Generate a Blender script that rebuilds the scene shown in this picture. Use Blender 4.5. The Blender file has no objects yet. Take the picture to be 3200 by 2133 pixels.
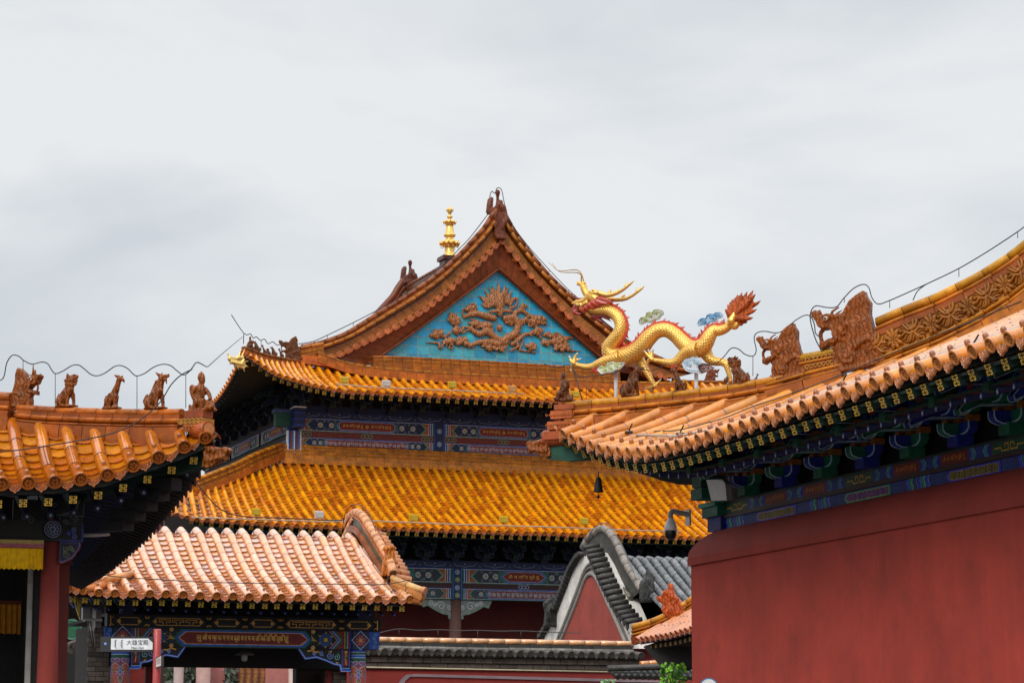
import bpy, bmesh, math, random
import numpy as np
from mathutils import Vector, Matrix
random.seed(7)
PI = math.pi
sc = bpy.context.scene
# ---------------- camera ----------------
F = 8300.0
TH = math.atan(1334.0 / F)
CZ = 1.6
cam_d = bpy.data.cameras.new('camera')
cam = bpy.data.objects.new('camera', cam_d)
sc.collection.objects.link(cam)
cam.location = (0, 0, CZ)
cam.rotation_euler = (PI / 2 + TH, 0, 0)
cam_d.sensor_width = 36
cam_d.lens = F / 3200 * 36
cam_d.clip_end = 3000
cam_d.clip_start = 0.1
sc.camera = cam
# ---------------- sky and light ----------------
SUN_EL, SUN_AZ = math.radians(38), math.radians(-155)   # high, behind the camera and to its left
world = bpy.data.worlds.new("World")
sc.world = world
world.use_nodes = True
nt = world.node_tree
for n in list(nt.nodes): nt.nodes.remove(n)
wo = nt.nodes.new('ShaderNodeOutputWorld')
bg = nt.nodes.new('ShaderNodeBackground'); bg.inputs[1].default_value = 0.1
sky = nt.nodes.new('ShaderNodeTexSky'); sky.sky_type = 'NISHITA'; sky.sun_disc = False
sky.sun_elevation = SUN_EL; sky.sun_rotation = SUN_AZ
tc = nt.nodes.new('ShaderNodeTexCoord')
mp = nt.nodes.new('ShaderNodeMapping'); mp.inputs['Scale'].default_value = (1.0, 1.0, 2.6); mp.inputs['Rotation'].default_value = (0.0, 0.5, 0.2)
n1 = nt.nodes.new('ShaderNodeTexNoise'); n1.inputs['Scale'].default_value = 4.6; n1.inputs['Detail'].default_value = 6; n1.inputs['Roughness'].default_value = 0.5; n1.inputs['Distortion'].default_value = 0.3
cr = nt.nodes.new('ShaderNodeValToRGB')
cr.color_ramp.elements[0].position = 0.40; cr.color_ramp.elements[0].color = (5.75, 6.08, 6.45, 1)
cr.color_ramp.elements[1].position = 0.61; cr.color_ramp.elements[1].color = (7.55, 7.68, 7.76, 1)
mx = nt.nodes.new('ShaderNodeMix'); mx.data_type = 'RGBA'; mx.inputs[0].default_value = 0.93
nt.links.new(tc.outputs['Generated'], mp.inputs[0]); nt.links.new(mp.outputs[0], n1.inputs['Vector'])
nt.links.new(n1.outputs['Fac'], cr.inputs[0])
nt.links.new(sky.outputs[0], mx.inputs[6]); nt.links.new(cr.outputs[0], mx.inputs[7])
# an overcast sky is brighter overhead than near the horizon
sx = nt.nodes.new('ShaderNodeSeparateXYZ'); zr_ = nt.nodes.new('ShaderNodeMapRange'); zr_.interpolation_type = 'SMOOTHSTEP'
zr_.inputs[1].default_value = 0.28; zr_.inputs[2].default_value = 0.85; zr_.inputs[3].default_value = 1.0; zr_.inputs[4].default_value = 2.3
zs = nt.nodes.new('ShaderNodeVectorMath'); zs.operation = 'SCALE'
nt.links.new(tc.outputs['Generated'], sx.inputs[0]); nt.links.new(sx.outputs['Z'], zr_.inputs[0]); nt.links.new(mx.outputs[2], zs.inputs[0]); nt.links.new(zr_.outputs[0], zs.inputs['Scale'])
nt.links.new(zs.outputs[0], bg.inputs[0]); nt.links.new(bg.outputs[0], wo.inputs[0])
sd = bpy.data.lights.new('sun', 'SUN'); sd.energy = 1.5; sd.angle = math.radians(24); sd.color = (1.0, 0.96, 0.9)
so = bpy.data.objects.new('sun', sd); sc.collection.objects.link(so)
sun_dir = Vector((math.sin(SUN_AZ) * math.cos(SUN_EL), math.cos(SUN_AZ) * math.cos(SUN_EL), math.sin(SUN_EL)))
so.rotation_euler = sun_dir.to_track_quat('Z', 'Y').to_euler(); so.location = (0, -20, 60)
sc.view_settings.view_transform = 'Standard'; sc.view_settings.look = 'None'
sc.view_settings.exposure = 0.16; sc.view_settings.gamma = 1.0
# ---------------- frames and projection helpers ----------------
AL = math.radians(19.4)
U = Vector((math.cos(AL), math.sin(AL), 0)); V = Vector((-math.sin(AL), math.cos(AL), 0)); Z = Vector((0, 0, 1))
CAM = Vector((0, 0, CZ))
FW = Vector((0, math.cos(TH), math.sin(TH))); UP = Vector((0, -math.sin(TH), math.cos(TH)))
NH = (U + V).normalized()             # normal of the hip planes of the two side halls
HD = (U - V).normalized()             # direction of those hips in plan
def W(u, v, z): return U * u + V * v + Z * z
def ray(px, py): return Vector(((px - 1600) / F, 0, 0)) + FW + UP * ((1066.5 - py) / F)
def pl(px, py, pt, n):                # point of a plane seen at a pixel
    d = ray(px, py); return CAM + d * ((pt - CAM).dot(n) / d.dot(n))
def pv(px, py, v): return pl(px, py, V * v, V)
def pu(px, py, u): return pl(px, py, U * u, U)
def proj(p):
    q = p - CAM; f = q.dot(FW); return (1600 + F * q.x / f, 1066.5 - F * q.dot(UP) / f)
def interp(x, pts):
    if x <= pts[0][0]:
        a, b = pts[0], pts[1]
    elif x >= pts[-1][0]:
        a, b = pts[-2], pts[-1]
    else:
        for i in range(len(pts) - 1):
            if pts[i][0] <= x <= pts[i + 1][0]:
                a, b = pts[i], pts[i + 1]; break
    return a[1] + (b[1] - a[1]) * (x - a[0]) / (b[0] - a[0])
def zat(u, v, curve, z=6.0):          # height at plan (u, v) of an edge whose outline was measured
    for _ in range(4):
        x, y = proj(W(u, v, z)); t = interp(x, curve)
        z += (y - t) * W(u, v, 0).dot(V) / F * 1.0
    return z
class Fr:                             # a building's own plan directions
    def __init__(s, deg): a = math.radians(deg); s.U = Vector((math.cos(a), math.sin(a), 0)); s.V = Vector((-math.sin(a), math.cos(a), 0))
    def W(s, u, v, z): return s.U * u + s.V * v + Z * z
    def pv(s, px, py, v): return pl(px, py, s.V * v, s.V)
    def pu(s, px, py, u): return pl(px, py, s.U * u, s.U)
    def zat(s, u, v, curve, z=5.0):
        for _ in range(5):
            x, y = proj(s.W(u, v, z)); z += (y - interp(x, curve)) * s.W(u, v, 0).y / F
        return z
def catmull(pts, m=6):
    P = [Vector(p) for p in pts]; out = []
    for i in range(len(P) - 1):
        a = P[max(i - 1, 0)]; b = P[i]; c = P[i + 1]; d = P[min(i + 2, len(P) - 1)]
        for k in range(m):
            t = k / m
            out.append(0.5 * ((2 * b) + (c - a) * t + (2 * a - 5 * b + 4 * c - d) * t * t + (3 * b - a - 3 * c + d) * t ** 3))
    out.append(P[-1]); return out
def resample(P, n):
    P = [Vector(p) for p in P]; L = [0]
    for i in range(1, len(P)): L.append(L[-1] + (P[i] - P[i - 1]).length)
    out = []; j = 0
    for k in range(n + 1):
        d = L[-1] * k / n
        while j < len(P) - 2 and L[j + 1] < d: j += 1
        f = (d - L[j]) / max(L[j + 1] - L[j], 1e-9); out.append(P[j].lerp(P[j + 1], min(max(f, 0), 1)))
    return out
def plen(P): return sum((P[i + 1] - P[i]).length for i in range(len(P) - 1))
def H(h, k=1.0):                      # sRGB hex -> linear
    h = h.lstrip('#'); o = []
    for i in (0, 2, 4):
        c = int(h[i:i + 2], 16) / 255; o.append((c / 12.92 if c < .04045 else ((c + .055) / 1.055) ** 2.4) * k)
    return tuple(o)
def vary(c, a=0.12, hue=0.0):
    k = 1 + random.uniform(-a, a); g = 1 + random.uniform(-hue, hue)
    return (min(c[0] * k, 1), min(c[1] * k * g, 1), min(c[2] * k, 1))
# ---------------- materials ----------------
def material(name, rough=0.6, metal=0.0, coat=0.0, nscale=8.0, namt=0.15, bscale=30.0, bump=0.1, bdist=0.01, col=None, kind='noise', spec=0.5, dirt=0.0, dirtcol=(0.03, 0.02, 0.015), ior=1.5):
    m = bpy.data.materials.new(name); m.use_nodes = True; t = m.node_tree; L = t.links
    b = t.nodes['Principled BSDF']; b.inputs['Roughness'].default_value = rough; b.inputs['Metallic'].default_value = metal
    b.inputs['Coat Weight'].default_value = coat; b.inputs['Coat Roughness'].default_value = 0.08; b.inputs['IOR'].default_value = ior
    b.inputs['Specular IOR Level'].default_value = spec
    c = t.nodes.new('ShaderNodeTexCoord')
    if col is None:
        a = t.nodes.new('ShaderNodeAttribute'); a.attribute_name = 'Col'; src = a.outputs['Color']
    else:
        a = t.nodes.new('ShaderNodeRGB'); a.outputs[0].default_value = (*col, 1); src = a.outputs[0]
    n = t.nodes.new('ShaderNodeTexNoise'); n.inputs['Scale'].default_value = nscale; n.inputs['Detail'].default_value = 5
    L.new(c.outputs['Object'], n.inputs['Vector'])
    mr = t.nodes.new('ShaderNodeMapRange'); mr.inputs[1].default_value = 0.3; mr.inputs[2].default_value = 0.7
    mr.inputs[3].default_value = 1 - namt; mr.inputs[4].default_value = 1 + namt; L.new(n.outputs['Fac'], mr.inputs[0])
    mul = t.nodes.new('ShaderNodeVectorMath'); mul.operation = 'SCALE'; L.new(src, mul.inputs[0]); L.new(mr.outputs[0], mul.inputs['Scale'])
    out = mul.outputs[0]
    if dirt > 0:
        n2 = t.nodes.new('ShaderNodeTexNoise'); n2.inputs['Scale'].default_value = nscale * 2.3; n2.inputs['Detail'].default_value = 8; n2.inputs['Roughness'].default_value = 0.7
        L.new(c.outputs['Object'], n2.inputs['Vector'])
        m2 = t.nodes.new('ShaderNodeMapRange'); m2.inputs[1].default_value = 0.5; m2.inputs[2].default_value = 0.68; m2.inputs[3].default_value = 0; m2.inputs[4].default_value = dirt
        L.new(n2.outputs['Fac'], m2.inputs[0])
        mm = t.nodes.new('ShaderNodeMix'); mm.data_type = 'RGBA'; L.new(m2.outputs[0], mm.inputs[0]); L.new(out, mm.inputs[6]); mm.inputs[7].default_value = (*dirtcol, 1)
        out = mm.outputs[2]
    L.new(out, b.inputs['Base Color'])
    if bump > 0:
        bp = t.nodes.new('ShaderNodeBump'); bp.inputs['Strength'].default_value = bump; bp.inputs['Distance'].default_value = bdist
        if kind == 'carve':
            v = t.nodes.new('ShaderNodeTexWave'); v.inputs['Scale'].default_value = bscale; v.inputs['Distortion'].default_value = 9; v.inputs['Detail'].default_value = 2; v.inputs['Detail Scale'].default_value = 1.6
            L.new(c.outputs['Object'], v.inputs['Vector']); L.new(v.outputs['Fac'], bp.inputs['Height'])
            cm = t.nodes.new('ShaderNodeMapRange'); cm.inputs[3].default_value = 0.6; cm.inputs[4].default_value = 1.12; cm.inputs[2].default_value = 0.55; L.new(v.outputs['Fac'], cm.inputs[0])
            ms = t.nodes.new('ShaderNodeVectorMath'); ms.operation = 'SCALE'; L.new(out, ms.inputs[0]); L.new(cm.outputs[0], ms.inputs['Scale'])
            L.new(ms.outputs[0], b.inputs['Base Color'])
        elif kind == 'streak':           # limewash with faint vertical rain streaks
            m3 = t.nodes.new('ShaderNodeMapping'); m3.inputs['Scale'].default_value = (4, 4, 0.3); L.new(c.outputs['Object'], m3.inputs[0])
            n3 = t.nodes.new('ShaderNodeTexNoise'); n3.inputs['Scale'].default_value = 2.2; n3.inputs['Detail'].default_value = 6; L.new(m3.outputs[0], n3.inputs['Vector'])
            cm = t.nodes.new('ShaderNodeMapRange'); cm.inputs[1].default_value = 0.35; cm.inputs[2].default_value = 0.72; cm.inputs[3].default_value = 0.96; cm.inputs[4].default_value = 1.06; L.new(n3.outputs['Fac'], cm.inputs[0])
            ms = t.nodes.new('ShaderNodeVectorMath'); ms.operation = 'SCALE'; L.new(out, ms.inputs[0]); L.new(cm.outputs[0], ms.inputs['Scale']); L.new(ms.outputs[0], b.inputs['Base Color'])
            v = t.nodes.new('ShaderNodeTexNoise'); v.inputs['Scale'].default_value = bscale; v.inputs['Detail'].default_value = 6
            L.new(c.outputs['Object'], v.inputs['Vector']); L.new(v.outputs['Fac'], bp.inputs['Height'])
        elif kind == 'scale':
            uvn = t.nodes.new('ShaderNodeUVMap'); uvn.uv_map = 'UVMap'
            v = t.nodes.new('ShaderNodeTexVoronoi'); v.inputs['Scale'].default_value = bscale; v.inputs['Randomness'].default_value = 0.12
            mpp = t.nodes.new('ShaderNodeMapping'); mpp.inputs['Rotation'].default_value = (0, 0, PI / 4); L.new(uvn.outputs[0], mpp.inputs[0]); L.new(mpp.outputs[0], v.inputs['Vector'])
            iv = t.nodes.new('ShaderNodeMath'); iv.operation = 'MULTIPLY'; iv.inputs[1].default_value = -1; L.new(v.outputs['Distance'], iv.inputs[0]); L.new(iv.outputs[0], bp.inputs['Height'])
            cm = t.nodes.new('ShaderNodeMapRange'); cm.inputs[1].default_value = 0.48; cm.inputs[2].default_value = 0.66; cm.inputs[3].default_value = 1.0; cm.inputs[4].default_value = 0.35; L.new(v.outputs['Distance'], cm.inputs[0])
            ms = t.nodes.new('ShaderNodeVectorMath'); ms.operation = 'SCALE'; L.new(out, ms.inputs[0]); L.new(cm.outputs[0], ms.inputs['Scale'])
            L.new(ms.outputs[0], b.inputs['Base Color'])
        else:
            v = t.nodes.new('ShaderNodeTexNoise'); v.inputs['Scale'].default_value = bscale; v.inputs['Detail'].default_value = 6
            L.new(c.outputs['Object'], v.inputs['Vector']); L.new(v.outputs['Fac'], bp.inputs['Height'])
        L.new(bp.outputs[0], b.inputs['Normal'])
    return m
M = {
 'glaze': material('glazed_tile', 0.26, coat=0.35, spec=0.4, nscale=3.5, namt=0.22, bscale=14, bump=0.25, bdist=0.006, dirt=0.35, dirtcol=(0.12, 0.03, 0.012)),
 'amber': material('amber_glaze', 0.13, coat=0.5, spec=0.5, nscale=6, namt=0.22, bscale=9, bump=0.22, bdist=0.008, dirt=0.45, dirtcol=(0.10, 0.03, 0.008)),
 'eaveglaze': material('rain_wet_glaze', 0.24, coat=0.7, nscale=6, namt=0.22, bscale=18, bump=0.3, bdist=0.005, dirt=0.45, dirtcol=(0.17, 0.05, 0.02)),
 'wetglaze': material('wet_glazed_tile', 0.2, coat=1.0, nscale=6, namt=0.2, bscale=18, bump=0.3, bdist=0.005, dirt=0.4, dirtcol=(0.14, 0.05, 0.03), ior=1.75),
 'ridge': material('ridge_glaze', 0.38, coat=0.08, spec=0.28, nscale=5, namt=0.3, bscale=20, bump=0.3, bdist=0.006, dirt=0.45, dirtcol=(0.11, 0.03, 0.008)),
 'carved': material('carved_glaze', 0.42, coat=0.06, spec=0.28, nscale=9, namt=0.25, bscale=7, bump=0.55, bdist=0.02, kind='carve'),
 'relief': material('relief_glaze', 0.42, coat=0.12, spec=0.35, nscale=14, namt=0.3, bscale=22, bump=0.8, bdist=0.02, kind='carve'),
 'fineglaze': material('relief_panel_glaze', 0.45, coat=0.15, nscale=14, namt=0.25, bscale=5, bump=0.6, bdist=0.03, kind='carve'),
 'paint': material('painted_wood', 0.6, nscale=12, namt=0.25, bscale=60, bump=0.15, bdist=0.003, dirt=0.25),
 'dark': material('dark_timber', 0.7, nscale=10, namt=0.3, bscale=40, bump=0.2, bdist=0.004, dirt=0.3),
 'wallred': material('red_limewash', 0.85, nscale=1.6, namt=0.16, bscale=16, bump=0.4, bdist=0.012, dirt=0.28, dirtcol=(0.13, 0.022, 0.016), kind='streak'),
 'stone': material('grey_tile', 0.55, nscale=7, namt=0.4, bscale=22, bump=0.7, bdist=0.012, dirt=0.5, dirtcol=(0.02, 0.02, 0.018)),
 'brick': material('sooty_brick', 0.9, nscale=9, namt=0.35, bscale=30, bump=0.7, bdist=0.01, dirt=0.5),
 'gold': material('gilding', 0.34, metal=0.65, nscale=5, namt=0.15, bscale=25, bump=0.15, bdist=0.005),
 'goldscale': material('gilded_scales', 0.36, metal=0.6, nscale=5, namt=0.15, bscale=38, bump=1.0, bdist=0.006, kind='scale'),
 'metal': material('painted_metal', 0.4, nscale=10, namt=0.12, bscale=40, bump=0.05, coat=0.2, dirt=0.15),
 'wire': material('cable_sheath', 0.5, nscale=10, namt=0.1, bump=0),
 'cloth': material('curtain_cloth', 0.85, nscale=20, namt=0.2, bscale=80, bump=0.4, bdist=0.004),
 'plaster': material('weathered_plaster', 0.8, nscale=4, namt=0.15, bscale=30, bump=0.3, bdist=0.006, dirt=0.3, dirtcol=(0.12, 0.11, 0.1)),
 'leaf': material('leaf', 0.5, nscale=20, namt=0.3, bump=0),
 'ground': material('courtyard_paving', 0.7, nscale=0.8, namt=0.2, bscale=6, bump=0.3, bdist=0.01, col=(0.06, 0.057, 0.054)),
}
def wloc(o):
    p = Vector((0, 0, 0))
    while o is not None: p = p + o.location; o = o.parent
    return p
# ---------------- mesh builder ----------------
class MB:
    def __init__(s): s.v = []; s.f = []; s.c = []; s.s = []; s.m = []; s.uv = {}
    def add(s, idx, col, sm=False, mi=0):
        s.f.append(idx); s.c.append(col); s.s.append(sm); s.m.append(mi)
    def pts(s, P):
        b = len(s.v); s.v.extend([(p[0], p[1], p[2]) for p in P]); return b
    def poly(s, P, col, sm=False, mi=0):
        b = s.pts(P); s.add(list(range(b, b + len(P))), col, sm, mi)
    def grid(s, rows, col, sm=True, mi=0, closed=False):     # rows of equal length
        b = len(s.v); n = len(rows[0])
        for r in rows: s.pts(r)
        for i in range(len(rows) - 1):
            for j in range(n if closed else n - 1):
                k = (j + 1) % n
                cc = col(i, j) if callable(col) else col
                s.add([b + i * n + j, b + i * n + k, b + (i + 1) * n + k, b + (i + 1) * n + j], cc, sm, mi)
    def box(s, o, a, b_, c, col, mi=0):                       # corner o and three edge vectors
        P = [o, o + a, o + a + b_, o + b_, o + c, o + a + c, o + a + b_ + c, o + b_ + c]; k = s.pts(P)
        for q in ([0, 3, 2, 1], [4, 5, 6, 7], [0, 1, 5, 4], [1, 2, 6, 5], [2, 3, 7, 6], [3, 0, 4, 7]): s.add([k + i for i in q], col, False, mi)
    def boxuv(s, u0, u1, v0, v1, z0, z1, col, mi=0):
        s.box(W(u0, v0, z0), U * (u1 - u0), V * (v1 - v0), Z * (z1 - z0), col, mi)
    def bar(s, a, b_, w, h, col, up=Z, mi=0):
        d = (b_ - a); sd_ = d.cross(up).normalized() * w; un = sd_.cross(d).normalized() * h
        s.box(a - sd_ / 2 - un / 2, d, sd_, un, col, mi)
    def tube(s, P, R, n=8, col=(1, 1, 1), cap=True, mi=0, sm=True, flat=1.0, uv=False, up0=None):
        P = [Vector(p) for p in P]
        if not hasattr(R, '__len__'): R = [R] * len(P)
        rows = []; up = up0 or Vector((0.05, 0.12, 1)).normalized(); ts = []
        for i in range(len(P)):
            t = (P[min(i + 1, len(P) - 1)] - P[max(i - 1, 0)]).normalized(); ts.append(t)
        nrm = ts[0].orthogonal().normalized() if abs(ts[0].dot(up)) > .98 else (up - ts[0] * up.dot(ts[0])).normalized()
        b = len(s.v); L = 0
        for i in range(len(P)):
            nrm = (nrm - ts[i] * nrm.dot(ts[i])).normalized(); bn = ts[i].cross(nrm)
            if i: L += (P[i] - P[i - 1]).length
            for j in range(n):
                a = 2 * PI * j / n; s.v.append(tuple(P[i] + (nrm * math.cos(a) + bn * math.sin(a) * flat) * R[i]))
            ts[i] = L
        for i in range(len(P) - 1):
            for j in range(n):
                k = (j + 1) % n; f = [b + i * n + j, b + i * n + k, b + (i + 1) * n + k, b + (i + 1) * n + j]
                if uv:
                    r = sum(R) / len(R) * 2 * PI
                    s.uv[len(s.f)] = [(ts[i], j / n * r), (ts[i], (j + 1) / n * r), (ts[i + 1], (j + 1) / n * r), (ts[i + 1], j / n * r)]
                s.add(f, col(i) if callable(col) else col, sm, mi)
        if cap:
            s.add([b + j for j in range(n)][::-1], col(0) if callable(col) else col, False, mi)
            s.add([b + (len(P) - 1) * n + j for j in range(n)], col(len(P) - 2) if callable(col) else col, False, mi)
    def ball(s, c, r, col, n=8, sq=1.0, mi=0):
        rows = []
        for i in range(n // 2 + 1):
            a = PI * i / (n // 2); rows.append([c + Vector((math.sin(a) * math.cos(2 * PI * j / n) * r, math.sin(a) * math.sin(2 * PI * j / n) * r, math.cos(a) * r * sq)) for j in range(n)])
        s.grid(rows, col, True, mi, closed=True)
    def lathe(s, c, prof, n=12, col=(1, 1, 1), mi=0, axis=None):
        rows = [[c + Vector((r * math.cos(2 * PI * j / n), r * math.sin(2 * PI * j / n), z)) for j in range(n)] for r, z in prof]
        s.grid(rows, col, True, mi, closed=True)
    def prism(s, P, d, col, mi=0, side=None):                # closed outline P extruded by vector d
        n = len(P); b = s.pts(P); s.pts([p + d for p in P])
        s.add(list(range(b, b + n))[::-1], col, False, mi); s.add(list(range(b + n, b + 2 * n)), col, False, mi)
        for i in range(n):
            k = (i + 1) % n; s.add([b + i, b + k, b + n + k, b + n + i], side or col, False, mi)
    def build(s, name, mats, parent=None, loc=None, fixn=True):
        me = bpy.data.meshes.new(name)
        if loc is None: loc = wloc(parent) if parent else Vector((0, 0, 0))
        A = np.array(s.v, dtype=float) - np.array(loc)
        me.from_pydata([tuple(x) for x in A], [], s.f)
        if not isinstance(mats, (list, tuple)): mats = [mats]
        for m in mats: me.materials.append(M[m] if isinstance(m, str) else m)
        me.polygons.foreach_set('use_smooth', s.s); me.polygons.foreach_set('material_index', s.m)
        ca = me.color_attributes.new('Col', 'FLOAT_COLOR', 'CORNER')
        cnt = [len(f) for f in s.f]
        arr = np.repeat(np.array([(*c, 1.0) for c in s.c], dtype=np.float32), cnt, axis=0)
        ca.data.foreach_set('color', arr.ravel())
        if s.uv:
            ul = me.uv_layers.new(name='UVMap'); st = np.cumsum([0] + cnt)
            for fi, q in s.uv.items():
                for k in range(4): ul.data[st[fi] + k].uv = q[k]
        me.validate(); me.update()
        if fixn:
            bm = bmesh.new(); bm.from_mesh(me); bmesh.ops.recalc_face_normals(bm, faces=bm.faces); bm.to_mesh(me); bm.free()
        o = bpy.data.objects.new(name, me); sc.collection.objects.link(o)
        if parent: o.parent = parent; o.location = Vector(loc) - wloc(parent)
        else: o.location = loc
        return o
def root(name, label, cat, loc, group=None, kind=None):
    o = bpy.data.objects.new(name, None); sc.collection.objects.link(o); o.location = loc; o.empty_display_size = 0.2
    tag(o, label, cat, group, kind); return o
def tag(o, label=None, cat=None, group=None, kind=None):
    if label: o['label'] = label
    if cat: o['category'] = cat
    if group: o['group'] = group
    if kind: o['kind'] = kind
    return o
def copy_tree(o, loc=None, label=None, parent=None):
    c = o.copy(); sc.collection.objects.link(c); c.parent = parent
    if loc is not None: c.location = loc
    if label: c['label'] = label
    for ch in list(o.children): copy_tree(ch, None, None, c)
    return c
_tc = {}
def glyphs(txt):                       # filled letter shapes as triangles, unit height, centred
    if txt in _tc: return _tc[txt]
    cu = bpy.data.curves.new('lettering', 'FONT'); cu.body = txt; cu.size = 1; cu.resolution_u = 2
    o = bpy.data.objects.new('lettering', cu); sc.collection.objects.link(o); bpy.context.view_layer.update()
    dg = bpy.context.evaluated_depsgraph_get(); me = o.evaluated_get(dg).to_mesh()
    vs = [(v.co.x, v.co.y) for v in me.vertices]; fs = [list(p.vertices) for p in me.polygons]
    o.evaluated_get(dg).to_mesh_clear(); bpy.data.objects.remove(o); bpy.data.curves.remove(cu)
    if vs:
        x0 = min(v[0] for v in vs); x1 = max(v[0] for v in vs); y0 = min(v[1] for v in vs); y1 = max(v[1] for v in vs)
        vs = [((v[0] - (x0 + x1) / 2) / (y1 - y0), (v[1] - (y0 + y1) / 2) / (y1 - y0)) for v in vs]
        _tc[txt] = (vs, fs, (x1 - x0) / (y1 - y0))
    else: _tc[txt] = ([], [], 1)
    return _tc[txt]
def put_text(mb, txt, o, ex, ez, h, col, width=None, mi=0):
    vs, fs, w = glyphs(txt)
    if not vs: return
    sx = h if width is None else width / w
    b = mb.pts([o + ex * (x * sx) + ez * (y * h) for x, y in vs])
    for f in fs: mb.add([b + i for i in f], col, False, mi)
class Panel:                            # flat painter's surface: layers stand 3 mm proud of each other
    def __init__(s, mb, o, ex, ez, en, step=0.003, mi=0): s.mb = mb; s.o = o; s.x = ex; s.z = ez; s.n = en; s.st = step; s.mi = mi
    def P(s, x, z, l): return s.o + s.x * x + s.z * z + s.n * (l * s.st)
    def poly(s, pts, col, l): s.mb.poly([s.P(x, z, l) for x, z in pts], col, mi=s.mi)
    def rect(s, x0, z0, x1, z1, col, l): s.poly([(x0, z0), (x1, z0), (x1, z1), (x0, z1)], col, l)
    def disc(s, x, z, r, col, l, n=10, rz=None): s.poly([(x + r * math.cos(2 * PI * i / n), z + (rz or r) * math.sin(2 * PI * i / n)) for i in range(n)], col, l)
    def line(s, pts, w, col, l):
        for i in range(len(pts) - 1):
            a = Vector(pts[i]); b = Vector(pts[i + 1]); d = (b - a)
            if d.length < 1e-6: continue
            d.normalize(); q = Vector((-d.y, d.x)) * w / 2; e = d * w * .3
            s.poly([tuple(a - q - e), tuple(b - q + e), tuple(b + q + e), tuple(a + q - e)], col, l + (i % 2) * .3)
    def spiral(s, x, z, r, w, col, l, turns=1.4, ph=0, dr=1): s.line([(x + dr * r * (1 - k / 14 * .85) * math.cos(ph + k / 14 * turns * 2 * PI), z + r * (1 - k / 14 * .85) * math.sin(ph + k / 14 * turns * 2 * PI)) for k in range(15)], w, col, l)
    def flower(s, x, z, r, c1, c2, l, n=8):
        for i in range(n):
            a = 2 * PI * i / n; s.disc(x + r * .62 * math.cos(a), z + r * .62 * math.sin(a), r * .3, c1, l + (i % 2) * .3, 6)
        s.disc(x, z, r * .34, c2, l + 1, 8)
    def ring(s, x, z, r, w, col, l, n=12): s.line([(x + r * math.cos(2 * PI * i / n), z + r * math.sin(2 * PI * i / n)) for i in range(n + 1)], w, col, l)
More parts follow.
